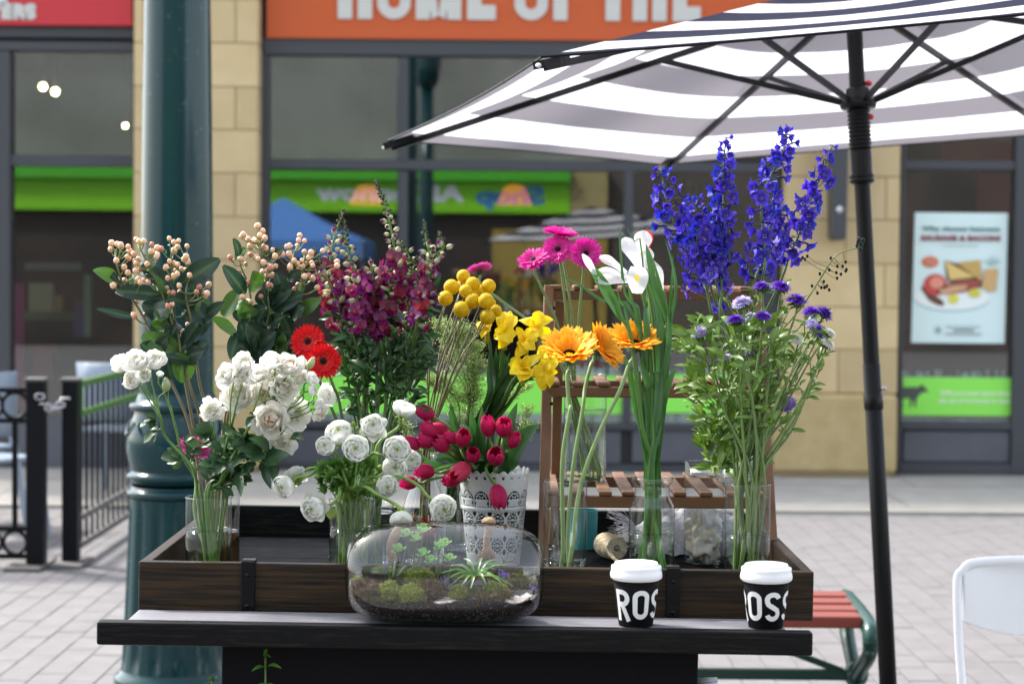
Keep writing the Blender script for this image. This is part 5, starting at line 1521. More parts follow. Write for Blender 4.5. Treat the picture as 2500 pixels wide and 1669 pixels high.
def rose_mesh(R, seed, white=(.88, .87, .84), heart=(.86, .83, .74), openness=1.):
    random.seed(seed); g = G(); ball(g, (0, 0, -R * .1), R * .24, heart, 12, 8)
    for k, (r, top, dphi, fl, n) in enumerate(((.30, 14, .95, 0., 3), (.40, 22, .9, .05, 4), (.52, 34, .85, .12, 5), (.64, 48, .8, .22, 5), (.78, 62, .75, .32, 6), (.90, 78, .68, .38, 6))):
        if k == 5 and openness < .8: continue
        for i in range(n):
            a = 2 * math.pi * (i + .37 * k) / n + rnd(-.12, .12); c1 = mixc(heart, white, min(1, k / 3.2)); c1 = vcol(c1, .03)
            shell(g, R * r * rnd(.9, 1.1), a, dphi * rnd(.82, 1.2), R_(165), R_(top * (1 + .15 * (openness - 1)) + rnd(-11, 11)), fl * openness * rnd(.4, 1.6), 1.05 - .06 * k, (.80, .81, .72), c1, 7, 6, -R * .04 * k * .5, .055)
    for i in range(5): petal(g, rot_petal(i * 1.257, -.5, R * .1, -R * .62), R * .75, R * .2, 4, 2, -.4, .2, (.06, .14, .03), (.10, .2, .05), lambda t: 1 - .9 * t)
    ball(g, (0, 0, -R * .66), R * .2, (.08, .17, .04), 10, 6, 1.3)
    return g.mesh('rose_bloom', None, True, M['petal_white'])
def ranunc_mesh(R, seed, heart=(.45, .58, .12), skirt=False):
    random.seed(seed); g = G()
    ball(g, (0, 0, R * .18), R * .13, (.20, .34, .05), 10, 6); ball(g, (0, 0, -R * .1), R * .3, (.70, .72, .55), 12, 8, .68)
    for k in range(9):
        f = k / 8; r = R * (.22 + .74 * f); top = 10 + 44 * f ** 1.2; n = 4 if k < 3 else 5
        for i in range(n):
            a = 2 * math.pi * (i + .41 * k) / n + rnd(-.1, .1); c1 = mixc((.62, .70, .34), (.88, .88, .85), min(1, f * 2.4)); c1 = vcol(c1, .02)
            shell(g, r * rnd(.97, 1.03), a, .95 * rnd(.9, 1.1), R_(160), R_(top + rnd(-4, 4)), .04 + .14 * f, .70 + .1 * (1 - f), (.78, .80, .68), c1, 7, 6, (R * .52 - r * math.cos(R_(top)) * .74) * .9, .012)
    if skirt:
        for i in range(6): petal(g, rot_petal(i * 1.05 + rnd(-.2, .2), rnd(-.15, .25), R * .25, -R * .35), R * 1.15, R * 1.2, 6, 6, -.2, .12, (.62, .68, .45), (.8, .8, .78), None, R * .05)
    for i in range(5): petal(g, rot_petal(i * 1.257, -.2, R * .05, -R * .62), R * .6, R * .32, 4, 2, -.3, .3, (.18, .3, .06), (.3, .42, .1))
    return g.mesh('flower_head', None, True, M['petal_white'])
def stem_part(t, pts, r0, r1=None, c0=GREEN, c1=None, seg=6, name='stem', n=6):
    g = G(); path = tube(g, pts, r0, r1, c0, c1, seg, n); part(name, g, M['stem'], t); return path
def in_vase(k, fx=0., fy=0., fz=.02):
    x, Y, z0, r, h = V[k]; return Vector((x + fx * r, Y + fy * r, z0 + fz))
def rim_pt(k, fx=0., fy=0., up=0.):
    x, Y, z0, r, h = V[k]; return Vector((x + fx * r, Y + fy * r, z0 + h + up))
def along(path, t):
    i = t * (len(path) - 1); a = int(i); b = min(len(path) - 1, a + 1); return path[a].lerp(path[b], i - a)
def tang(path, t):
    i = int(t * (len(path) - 1)); return (path[min(len(path) - 1, i + 1)] - path[max(0, i - 1)]).normalized()

# ------------------------------------------------------------ hypericum berries
random.seed(5)
BL = [(255,327),(300,335),(328,348),(250,380),(386,355),(397,397),(378,442),(292,476),(465,292),(500,325),(530,308),(447,420),(460,475),(485,466),(355,537),(307,632),(360,638),(277,687),(465,560),(468,637),(520,640),(592,338),(583,400),(640,360),(630,372),(683,378),(640,427),(565,510),(605,515),(570,660),(628,676),(746,286),(780,320),(825,306),(780,392),(897,353),(750,480),(812,505),(722,530),(784,568),(849,545),(903,486),(888,445),(738,627),(812,588),(833,687),(920,591),(773,745),(720,710),(830,745),(767,845),(797,838),(990,700),(1068,682),(1028,752),(1043,783),(903,895),(903,1018),(851,1074),(467,830),(449,933),(537,936)]
BR = [(1490,187),(1540,227),(1385,255),(1512,268),(1552,285),(1421,299),(1472,300),(1501,331),(1545,350),(1565,370),(1617,382),(1446,427),(1498,434),(1268,455),(1342,457),(1390,503),(1440,350),(1552,495),(1597,505),(1642,520),(1597,540),(1610,600),(1537,573),(1573,600),(1340,585),(1331,615),(1420,660),(1418,695),(1605,690),(1367,780),(1435,828),(1529,782),(1849,265),(1890,306),(1774,345),(1832,347),(1764,416),(1717,425),(1675,437),(1890,402),(1942,410),(1945,440),(1809,474),(1872,470),(1772,516),(1838,505),(1880,520),(1900,500),(1945,497),(2040,392),(2160,487),(1890,610),(1920,603),(1838,682),(1815,721),(1993,704),(2045,760)]
g = G()
ball(g, (0, 0, .0055), .0062, (.80, .38, .22), 14, 10, 1.08)
g.c = [mixc((.80, .42, .24), (.88, .56, .36), min(1, v.z / .011)) for v in g.v]
ball(g, (0, 0, .0122), .0007, (.12, .05, .02), 5, 3)
for i in range(5): petal(g, rot_petal(i * 1.257, -.25, .0008, .0005), .0068, .0045, 4, 3, .5, .3, (.12, .22, .05), (.22, .34, .10))
bmesh1 = g.mesh('berry', None, True, M['berry'])
g = G(); ball(g, (0, 0, .0055), .0058, (.55, .22, .15), 12, 8, 1.1)
for i in range(5): petal(g, rot_petal(i * 1.257, -.25, .0008, .0005), .0068, .0045, 4, 3, .5, .3, (.12, .22, .05), (.2, .3, .1))
bmesh2 = g.mesh('berry', None, True, M['berry'])
Yh = 3.84
def hyp(stems, berries, leaves, labels, Ydep, grp):
    things = []
    for (pts, lab) in zip(stems, labels):
        base = in_vase('berry', rnd(-.5, .5), rnd(-.4, .4), .015)
        t = thing('berry_branch', lab, 'berry branch', base, grp)
        pts3 = [Vector(q) if isinstance(q, Vector) else Z(q[2] if len(q) > 2 else '2', q[0], q[1], Ydep + rnd(-.02, .02)) for q in pts]
        path = stem_part(t, [base] + pts3, .0036, .0016, (.17, .12, .06), (.13, .17, .06), n=5)
        things.append((t, path))
    bp = []
    berries = berries + [(x + rnd(-34, 34), y + rnd(-8, 44)) for x, y in berries[::2]]
    for (x, y) in berries:
        p = Z('2', x, y + 16, Ydep + rnd(-.045, .035))
        best = None
        for t, path in things:
            for i in range(len(path) // 3, len(path)):
                q = path[i]
                if q.z < p.z - .008:
                    d = (q - p).length + .35 * abs(q.x - p.x)
                    if best is None or d < best[0]: best = (d, t, q, i)
        if best is None: best = (1, things[0][0], things[0][1][-1], 0)
        _, t, q, i = best
        d = (p - q).normalized(); d = (d + Vector((0, 0, 1.2))).normalized()
        part('berry', bmesh1 if rnd(0, 1) < .85 and y < 640 else (bmesh2 if rnd(0, 1) < .5 else bmesh1), None, t, frame(p, d + Vector((rnd(-.2, .2), rnd(-.25, .1), 0)), rnd(.72, 1.02), rnd(0, 6)))
        g = G(); tube(g, [q, q.lerp(p, .5) + Vector((0, 0, -.004)), p], .0013, .0008, (.14, .13, .05), (.2, .28, .08), seg=5, n=3); part('twig', g, M['stem'], t)
        if rnd(0, 1) < .4: bp.append((t, q.lerp(p, .6)))
    for t, q in bp: leaf_at(hlm, t, q, (rnd(-1, 1), rnd(-.5, .2), rnd(0, 1)), None, rnd(.8, 1.3), 'small_leaf')
    for (x0, y0, x1, y1, w, kind) in leaves:
        A = Z('2', x0, y0, Ydep + rnd(-.01, .02)); B = Z('2', x1, y1, Ydep + rnd(-.05, .02))
        t = min(things, key=lambda tp: min((q - A).length for q in tp[1]))[0]
        if kind == 'g': c0, c1 = (.055, .13, .025), (.07, .16, .03)
        else: c0, c1 = (.012, .034, .020), (.018, .046, .028)
        g = G(); blade(g, A, B, pxm(w, Ydep, '2') * 1.2, nrm=(rnd(-.4, .4), -1, rnd(.1, .7)), bow=rnd(-.002, .008), cup=rnd(.15, .4), n=9, m=6, c0=c0, c1=c1, mid=(.07, .12, .05), ruff=.0012, prof=lambda t: max(.03, math.sin(math.pi * (.04 + .94 * t ** .9)) ** .62))
        part('leaf', g, M['leaf'], t)
        # nearest twig so the leaf is carried
hlm = leafmesh('small_leaf', .009, .004, (.08, .17, .03), (.13, .24, .06))
LV1 = [(300,650,95,560,110,'g'),(310,660,190,545,55,'d'),(710,680,505,510,120,'d'),(850,665,1175,465,160,'d'),(665,765,283,735,118,'d'),(450,960,128,885,60,'d'),(745,1010,515,835,165,'d'),(925,830,1085,1035,140,'d'),(1030,960,1222,835,100,'d'),(720,860,665,985,120,'g'),
       (835,1250,510,1110,175,'g'),(840,1220,600,1000,95,'d'),(825,1015,705,1110,110,'d'),(835,1235,1000,990,120,'d'),(945,1300,1085,1160,130,'d'),(900,1490,790,1270,185,'g'),(970,1350,700,1290,100,'d'),(960,1100,1110,970,110,'d'),(740,790,640,600,60,'g'),(430,700,420,580,50,'g'),(880,1000,980,870,70,'d'),(620,480,560,560,60,'g'),(700,1010,610,1120,120,'d'),(760,1480,710,1300,90,'d')]
LV2 = [(1335,430,1288,285,70,'d'),(1310,470,1395,365,85,'g'),(1590,480,1715,368,95,'d'),(1385,760,1200,515,120,'d'),(1200,945,1330,725,140,'g'),(1325,1110,1108,960,110,'g'),(1480,725,1450,565,130,'g'),(1710,750,1650,575,110,'d'),(1560,835,1790,715,130,'d'),(1620,885,1885,755,130,'d'),(1830,935,2035,800,110,'g'),
       (1345,1000,1360,850,110,'d'),(1545,1015,1320,1060,190,'d'),(1560,1190,1400,1010,180,'d'),(1395,1300,1650,1080,210,'d'),(1330,1090,1268,1315,110,'d'),(1570,1060,1720,950,120,'d'),(1745,1070,1700,930,80,'g'),(1470,960,1560,860,120,'d'),(1540,1240,1550,1375,130,'d'),(1690,1270,1725,1100,110,'g'),(1650,1240,1740,1160,110,'d'),(1760,640,1870,560,80,'d'),(1840,760,1890,650,60,'g'),(1430,1280,1330,1200,120,'d'),(1640,1060,1590,900,110,'g')]
for q_ in range(16):
    a, b = rnd(600, 1080), rnd(820, 1330); l_ = rnd(130, 210); an = rnd(-2.9, -.2); LV1.append((a, b, a + l_ * math.cos(an), b + l_ * .8 * math.sin(an), rnd(95, 140), 'd' if q_ % 4 else 'g'))
for q_ in range(20):
    a, b = rnd(1280, 1800), rnd(720, 1300); l_ = rnd(140, 220); an = rnd(-2.9, -.2); LV2.append((a, b, a + l_ * math.cos(an), b + l_ * .8 * math.sin(an), rnd(100, 150), 'd' if q_ % 4 else 'g'))
S1 = [([(985,780,'3'),(1010,1560),(955,1150),(925,960),(885,790),(905,620),(890,460)], ), ([(900,780,'3'),(925,1560),(845,1250),(750,960),(680,740),(590,560),(480,340)],), ([(820,810,'3'),(720,1420),(600,1110),(480,880),(360,700),(300,520),(280,380)],), ([(850,900,'3'),(860,1400),(830,1180),(780,900),(770,640),(760,420)],)]
hyp([s[0] for s in S1], BL, LV1, ['peach berry branch in front of the right edge of the teal post', 'peach berry branch leaning left across the lamp post middle', 'peach berry branch leaning furthest left over the fence', 'upright peach berry branch in the middle of the left berry bunch'], 3.86, 'peach hypericum branches')
S2 = [([(1060,760,'3'),(1385,1320),(1415,1120),(1440,900),(1420,700),(1350,520)],), ([(1075,780,'3'),(1400,1340),(1560,1040),(1590,880),(1560,600),(1520,330)],), ([(1100,800,'3'),(1480,1350),(1640,1130),(1790,930),(1850,760),(1880,560),(1900,440)],), ([(1110,800,'3'),(1480,1330),(1660,1090),(1730,820),(1760,600),(1810,400)],)]
hyp([s[0] for s in S2], BR, LV2, ['peach berry branch in front of the sandstone column, leftmost of the right bunch', 'tallest peach berry branch, its top berries before the bright sandstone', 'peach berry branch leaning right towards the snapdragons', 'peach berry branch rising in front of the blue tent reflection'], 3.90, 'peach hypericum branches')

# ------------------------------------------------------------ spray roses
random.seed(8)
rl = [leafmesh('leaf', .036, .022, (.018, .055, .018), (.03, .085, .025), .6, .3, .0012, (.05, .1, .03)) for _ in range(3)]
rlg = leafmesh('leaf', .030, .019, (.04, .11, .02), (.07, .17, .035), .5, .3, .001, (.09, .18, .05))
R1 = [rose_mesh(.0205, s, openness=o_) for s, o_ in ((1, 1), (2, 1.2), (11, .85), (12, 1.35))]; R2 = [rose_mesh(.0205, s, (.82, .79, .74), (.78, .64, .5), 1.25) for s in (3, 4, 13)]; R3 = rose_mesh(.0205, 6, openness=.6)
def bud_g(r, L, c0, c1):
    g = G(); rows = []
    for i in range(8):
        t = i / 7; rr = r * math.sin(math.pi * min(1, .15 + .82 * t)) ** .8; rows.append([Vector((rr * math.cos(a), rr * math.sin(a), L * t)) for a in [2 * math.pi * q / 8 for q in range(8)]])
    g.grid(rows, [mixc(c0, c1, i / 7) for i in range(8)], closed=True)
    for i in range(5): petal(g, rot_petal(i * 1.257, 1.25, r * .3, 0), L * 1.05, r * .6, 4, 2, .35, .2, (.10, .2, .05), (.2, .3, .08), lambda t: 1 - .9 * t)
    return g
budm = bud_g(.006, .022, (.3, .4, .1), (.75, .75, .55)).mesh('bud', None, True, M['petal'])
def rose_spray(lab, blooms, node, mids=(), buds=(), Y=3.62, fx=0., extra_leaves=6):
    base = in_vase('rose', fx, rnd(-.3, .3), .012); rp = rim_pt('rose', fx * -.8 + (node[0] - 950) / 900, rnd(-.2, .2), -.0)
    t = thing('rose_spray', lab, 'rose spray', base, 'white spray roses')
    nd = Z('3', node[0], node[1], Y)
    path = stem_part(t, [base, rp] + [Z('3', m_[0], m_[1], Y + rnd(-.02, .02)) for m_ in mids] + [nd], .0031, .0022, (.10, .2, .04), (.12, .24, .05))
    for (x, y, r, dx, up, tow, mk) in blooms:
        Yb = Y - .02 + rnd(-.03, .03); c = Z('3', x, y, Yb); s = pxm(r, Yb, '3') / .0190; d = camdir(dx, up, tow)
        part('rose_bloom', {'w': R1, 'p': R2, 'c': [R3]}[mk][random.randrange(len({'w': R1, 'p': R2, 'c': [R3]}[mk]))], None, t, frame(c, d, s, rnd(0, 6)))
        b = c - d * .016 * s; g = G(); tube(g, [along(path, rnd(.8, 1)), nd.lerp(b, .6) + Vector((0, 0, -.006)), b - d * .012, b], .0018, .0014, (.12, .24, .05), seg=5); part('flower_stalk', g, M['stem'], t)
    for (x, y, dx) in buds:
        c = Z('3', x, y, Y - .01); part('bud', budm, None, t, frame(c, (dx, -.2, 1), 1.1, 0)); g = G(); tube(g, [along(path, .85), nd.lerp(c, .5) + Vector((0, 0, -.01)), c], .0013, .001, (.12, .24, .05), seg=5); part('flower_stalk', g, M['stem'], t)
    for i in range(extra_leaves):
        f = rnd(.42, .98); p = along(path, f); sd_ = random.choice((-1, 1)); d = Vector((sd_ * rnd(.4, 1), rnd(-.6, .3), rnd(-.5, .6))).normalized()
        g = G(); tube(g, [p, p + d * .014], .0007, col=(.1, .2, .05), seg=4, n=2); part('leaf_stalk', g, M['stem'], t)
        q = p + d * .012; leaf_at(random.choice(rl + [rlg]), t, q, d, None, rnd(.7, 1.1)); leaf_at(random.choice(rl), t, p + d * .009, d + Vector((0, rnd(-.5, .5), .9)), None, rnd(.5, .8)); leaf_at(random.choice(rl), t, p + d * .009, d + Vector((0, rnd(-.5, .5), -.9)), None, rnd(.5, .8))
    return t, path
rose_spray('white rose spray with five blooms leaning far left over the fence', [(240,215,92,-.6,.5,.6,'c'),(370,190,90,-.1,.6,.7,'w'),(515,185,98,.3,.6,.6,'c'),(330,345,84,-.4,.1,.9,'c'),(430,305,50,.2,.3,.8,'w')], (480, 470), [(850,1180),(790,1010),(600,800),(560,640)], [(608,440,-.1)], extra_leaves=4)
tq, pq = rose_spray('white rose spray with thin upright stems left of the single small bloom', [(560,300,34,.2,.8,.3,'c')], (640, 560), [(850,1150),(740,960),(690,760)], [(622,430,-.2)], extra_leaves=3)
rose_spray('single small round white rose in front of the berry stems', [(965,588,72,0,.15,1,'w')], (985, 760), [(990,1130),(1010,900)], extra_leaves=5, fx=.2)
rose_spray('white rose spray with three blooms at the left edge of the main cluster', [(1078,300,74,-.5,.3,.8,'w'),(1200,297,66,-.1,.4,.9,'w'),(1170,450,118,-.15,.15,1,'w'),(1225,215,100,.1,.6,.6,'c')], (1130, 700), [(1040,1080),(1080,880)], fx=.3, extra_leaves=8)
rose_spray('white rose spray with big open blooms in the middle of the cluster', [(1395,460,98,-.1,0,1,'p'),(1480,325,105,.1,.5,.8,'w'),(1550,425,88,.4,.1,.9,'w'),(1340,310,70,-.2,.6,.7,'w')], (1290, 700), [(1040,1150),(1130,900)], fx=.4, extra_leaves=9)
rose_spray('white rose spray whose blooms top the cluster beside the red gerberas', [(1440,195,88,-.2,.8,.5,'w'),(1590,222,92,.2,.7,.6,'p'),(1685,330,76,.6,.2,.8,'c')], (1400, 560), [(1060,1120),(1190,860),(1300,680)], [(1560,290,.1)], fx=.1, extra_leaves=6)
rose_spray('blush tinted rose spray at the lower right of the white cluster', [(1435,670,112,-.1,-.1,1,'p'),(1515,590,70,.2,.3,.9,'w'),(1640,612,100,.45,.1,.9,'w')], (1340, 800), [(1080,1120),(1180,940)], fx=.5, extra_leaves=10)
rose_spray('white rose hanging lowest over the dark rose leaves', [(1525,842,95,.15,-.25,1,'w')], (1430, 960), [(1060,1200),(1170,1060),(1320,990)], fx=.5, extra_leaves=9)
rose_spray('half-open blush rose spray reaching right before the green shop band', [(1780,428,52,.9,.3,.4,'c'),(1885,470,78,.9,.1,.4,'w'),(1830,550,58,.9,-.2,.4,'c'),(1770,335,50,.7,.6,.4,'w'),(1840,620,56,.8,-.4,.5,'p')], (1620, 560), [(1060,1150),(1200,950),(1400,740)], [(1740,260,.5)], fx=.2, extra_leaves=8)
rb = thing('rose_foliage', 'dark rose leaves hanging right of the white rose vase', 'foliage', in_vase('rose', .3))
stem_part(rb, [in_vase('rose', .3), rim_pt('rose', .8), Z('3', 1250, 1010, 3.62), Z('3', 1400, 1010, 3.6), Z('3', 1530, 1010, 3.6)], .0022, .0012)
for (x0,y0,x1,y1,w) in ((1385,935,1165,905,115),(1425,905,1270,815,120),(1385,1005,1600,945,145),(1390,1030,1442,1220,78),(1480,1030,1470,1180,80),(1290,1040,1200,1115,95),(1175,1080,1205,1280,75),(1600,805,1712,830,80),(1390,950,1270,1010,80),(1110,1005,1140,1090,80),(1250,960,1130,1050,90),(1560,720,1520,790,60),(1310,1000,1250,1100,70)):
    g = G(); blade(g, Z('3', x0, y0, 3.6), Z('3', x1, y1, 3.56 + rnd(-.02, .03)), pxm(w, 3.6, '3'), nrm=(rnd(-.3, .3), -1, .5), bow=.004, cup=.35, c0=(.016, .05, .018), c1=(.024, .07, .022), mid=(.05, .1, .04), ruff=.001, prof=lambda t: max(.02, math.sin(math.pi * (t ** .75)) ** .8)); part('leaf', g, M['leaf'], rb)

# ------------------------------------------------------------ gerberas
random.seed(21)
HP = (.55, .015, .22); HPt = (.72, .05, .38)
pinkm = gerbera_mesh(.034, (HP, HPt), (.35, .02, .15), .10, ring=(.6, .3, .35), seed=1)
pinkm2 = gerbera_mesh(.034, (HP, HPt), (.35, .02, .15), .16, ring=(.6, .3, .35), seed=2)
pinkb = gerbera_mesh(.033, ((.42, .06, .22), (.60, .12, .36)), (.35, .02, .15), .28, seed=3, double=False)
redm = gerbera_mesh(.0375, ((.55, .003, .006), (.72, .008, .012)), (.45, .01, .01), .06, ring=(.75, .4, .15), seed=4)
orm = gerbera_mesh(.064, ((.98, .38, .006), (1.0, .58, .035)), (.9, .3, .01), .78, disc=(.012, .004, .004), ring=(.5, .18, .02), seed=5, droop=.35, wid=.28)
orm2 = gerbera_mesh(.062, ((.98, .36, .006), (1.0, .54, .03)), (.9, .3, .01), .72, disc=(.012, .004, .004), ring=(.5, .18, .02), seed=7, droop=.4, wid=.28)
def gerb(lab, zk, x, y, Yf, mesh, d, vk, mids, s=1., cst=(.15, .24, .07), r=.0032, spin=0., grp='gerberas', base=None):
    base = base or in_vase(vk, rnd(-.45, .45), rnd(-.4, .4), .012); c = Z(zk, x, y, Yf); d = Vector(d).normalized()
    t = thing('gerbera', lab, 'gerbera', base, grp)
    part('flower_head', mesh, None, t, frame(c, d, s, spin))
    e = c - d * .008 * s
    stem_part(t, [base] + [Z(m_[0], m_[1], m_[2], m_[3]) for m_ in mids] + [e - (d * .35 + Vector((0, 0, .9))).normalized() * .02, e], r, r * .85, cst, mixc(cst, (.3, .4, .2), .4), seg=8)
    return t
gerb('pink gerbera, middle one facing forward above the plant stand', '6', 440, 268, 4.15, pinkm, camdir(-.05, .55, .8), 'pink', [('7', 600, 760, 4.16), ('7', 480, 300, 4.16), ('6', 520, 880, 4.15), ('6', 465, 400, 4.15)], 1.12, grp='pink gerberas')
gerb('pink gerbera nearest to the white iris', '6', 668, 297, 4.13, pinkm2, camdir(.1, .30, 1), 'pink', [('7', 640, 800, 4.16), ('7', 470, 240, 4.16), ('6', 610, 880, 4.15), ('6', 650, 430, 4.14)], 1.08, spin=1, grp='pink gerberas')
gerb('leftmost pink gerbera above the plant stand, tilted left', '6', 240, 350, 4.12, pinkm, camdir(-.25, .75, .6), 'pink', [('7', 530, 820, 4.16), ('7', 460, 300, 4.16), ('6', 450, 920, 4.15), ('6', 300, 560, 4.13)], 1.06, spin=2, grp='pink gerberas')
gerb('topmost pink gerbera seen nearly edge-on', '6', 462, 145, 4.18, pinkm2, camdir(.15, 1, .22), 'pink', [('7', 560, 780, 4.17), ('7', 420, 200, 4.17), ('6', 560, 880, 4.17), ('6', 490, 380, 4.18)], 1.22, spin=3, grp='pink gerberas')
gerb('pink gerbera turned away behind the yellow craspedia balls', '4', 1435, 640, 4.22, pinkb, Vector((.0, .35, 1)) + Vector((-.25, 0, 0)), 'pink', [('7', 650, 760, 4.15), ('7', 430, 120, 4.14), ('9', 1560, 640, 4.16), ('9', 1330, 410, 4.18), ('9', 1080, 230, 4.2)], .95, r=.0034, grp='pink gerberas')
gerb('purple pink gerbera seen from behind, low over the left front vase', '3', 822, 915, 3.66, pinkb, Vector((.12, .75, .75)), 'rose', [('3', 842, 1450, 3.64), ('3', 845, 1200, 3.64), ('3', 828, 1020, 3.64)], 1.05, cst=(.25, .34, .16), grp='pink gerberas')
gerb('upper red gerbera behind the other red one', '4', 280, 1112, 3.80, redm, camdir(-.1, .35, 1), 'snap', [('5', 640, 700, 3.86), ('5', 540, 400, 3.84), ('4', 340, 1330, 3.82), ('4', 300, 1200, 3.82)], .98, cst=(.08, .13, .05), grp='red gerberas')
gerb('lower red gerbera, the front one beside the white roses', '4', 383, 1243, 3.77, redm, camdir(.02, .12, 1), 'snap', [('5', 640, 720, 3.86), ('5', 560, 260, 3.82), ('4', 455, 1420, 3.8), ('4', 410, 1310, 3.79)], 1.0, cst=(.08, .13, .05), spin=1.5, grp='red gerberas')
gerb('left orange gerbera over the front vase', '6', 535, 1125, 3.66, orm, camdir(-.05, 1, .72), 'gerb', [('7', 375, 1330, 3.64), ('7', 370, 700, 3.64), ('7', 430, 300, 3.64), ('6', 535, 1560, 3.65), ('6', 515, 1300, 3.66)], 1.0, r=.0042, cst=(.18, .28, .09), grp='orange gerberas')
gerb('middle orange gerbera, seen from the side between the other two', '6', 775, 1075, 3.74, orm2, camdir(.80, .52, .45), 'gerb', [('7', 410, 1340, 3.66), ('7', 440, 800, 3.66), ('7', 520, 300, 3.68), ('6', 660, 1400, 3.70), ('6', 710, 1200, 3.72)], .92, r=.0038, cst=(.18, .28, .09), spin=.7, grp='orange gerberas')
gerb('right orange gerbera on a stem slanting left', '6', 1065, 1035, 3.64, orm2, camdir(.12, 1, .62), 'gerb', [('7', 440, 1330, 3.62), ('7', 500, 880, 3.62), ('7', 640, 480, 3.62), ('7', 790, 170, 3.62), ('6', 1020, 1200, 3.63)], .90, r=.0042, cst=(.20, .30, .10), spin=2, grp='orange gerberas')

# ------------------------------------------------------------ ranunculus
random.seed(31)
RN = [ranunc_mesh(.031, s) for s in (1, 2)]; RS = ranunc_mesh(.030, 3, skirt=True)
def ran(lab, x, y, r, d, mids, mk=0, Yf=3.58, buds=()):
    base = in_vase('ranunc', rnd(-.6, .6), rnd(-.5, .5), .012)
    t = thing('ranunculus', lab, 'ranunculus', base, 'white ranunculus')
    c = Z('5', x, y, Yf); s = pxm(r, Yf, '5') / .0298; d = Vector(d).normalized()
    part('flower_head', RS if mk == 2 else RN[mk], None, t, frame(c, d, s, rnd(0, 6)))
    stem_part(t, [base, rim_pt('ranunc', rnd(-.5, .5), rnd(-.5, .2), .005)] + [Z('5', a, b, Yf + rnd(-.005, .03)) for a, b in mids] + [c - d * .03 * s, c - d * .016 * s], .0034, .0028, (.13, .25, .04), (.24, .38, .09), seg=8)
    for (bx_, by_, br_, dx) in buds:
        g = G(); q = Z('5', bx_, by_, Yf); ball(g, q, pxm(br_, Yf, '5'), (.26, .38, .10), 10, 7, 1.15); part('bud', g, M['petal'], t)
        g = G(); tube(g, [Z('5', mids[0][0], mids[0][1], Yf), Z('5', (bx_ + mids[0][0]) / 2 + dx, (by_ + mids[0][1]) / 2, Yf), q], .002, .0016, (.16, .28, .06)); part('bud_stalk', g, M['stem'], t)
    return t
ran('ranunculus with a ruffled skirt, tallest over the ranunculus vase', 820, 440, 86, camdir(0, .35, .9), [(800, 900), (810, 650)], 2, 3.60, [(695, 455, 15, -10)])
ran('large white ranunculus second from the left at the top', 560, 505, 106, camdir(-.1, .8, .6), [(650, 900), (610, 680)], 0, 3.62, [(665, 425, 22, 5)])
ran('white ranunculus showing its green heart, left of the pair', 458, 585, 72, camdir(-.25, .1, 1), [(620, 900), (560, 720), (530, 640)], 1, 3.55)
ran('white ranunculus facing forward in the centre of the bunch', 690, 612, 98, camdir(-.05, .2, 1), [(680, 900), (690, 760)], 0, 3.55)
ran('white ranunculus on a long stem touching the topmost red tulip', 1052, 315, 84, camdir(.3, 1, .25), [(830, 880), (850, 590), (1010, 450)], 1, 3.66)
ran('white ranunculus beside the leftmost red tulips', 1000, 620, 100, camdir(.1, .15, 1), [(760, 900), (800, 660), (900, 660)], 0, 3.58)
ran('pale ranunculus half hidden between two others at the right', 975, 775, 92, camdir(.3, .4, .8), [(760, 900), (790, 750), (880, 770)], 1, 3.62, [(875, 760, 26, 0)])
ran('white ranunculus in front of the milk bottle', 922, 893, 80, camdir(.25, -.1, 1), [(730, 920), (790, 830), (860, 840)], 1, 3.56)
ran('leftmost white ranunculus on an arching stem', 143, 893, 84, camdir(-.5, -.2, .8), [(560, 830), (450, 740), (330, 815), (240, 830)], 1, 3.55, [(390, 820, 22, 0)])
ran('white ranunculus with long torn petals behind the leftmost one', 225, 815, 80, camdir(-.2, .5, -.3), [(580, 850), (480, 760), (380, 760), (300, 780)], 2, 3.60)
ran('open white ranunculus hanging low at the left of the vase', 362, 1065, 90, camdir(-.3, -.1, 1), [(570, 900), (560, 960), (500, 1035)], 2, 3.54)
ran('drooping white ranunculus resting just above the terrarium', 1030, 1140, 82, camdir(.05, -.85, .5), [(740, 900), (850, 960), (960, 1020)], 0, 3.52)
ran('white ranunculus hanging in front of the lace pot', 1345, 1060, 100, camdir(.35, -.15, .9), [(830, 870), (1000, 820), (1160, 890), (1240, 980)], 0, 3.56)
ran('white ranunculus in shade behind the bunch, beside the milk bottle neck', 1105, 700, 74, camdir(.3, .2, 1), [(780, 900), (900, 800)], 0, 3.7)
fo = thing('ranunculus_foliage', 'cut parsley-like ranunculus leaves crowding the vase rim', 'foliage', in_vase('ranunc', 0))
def cutleaf():
    g = G(); 
    for i in range(7):
        a = (i - 3) * .42; g2 = G(); blade(g2, Vector(), Vector((math.sin(a), math.cos(a), 0)) * (.026 - .003 * abs(i - 3)), .008, nrm=(0, 0, 1), bow=.001, cup=.3, n=6, m=2, c0=(.05, .12, .02), c1=(.10, .22, .04), ruff=.001, prof=lambda t: max(.05, (math.sin(math.pi * min(1, .2 + .8 * t)) * (1 + .35 * math.sin(t * 19)))))
        g.merge(g2)
    return g.mesh('leaf', None, True, M['leaf'])
cl = [cutleaf() for _ in range(2)]
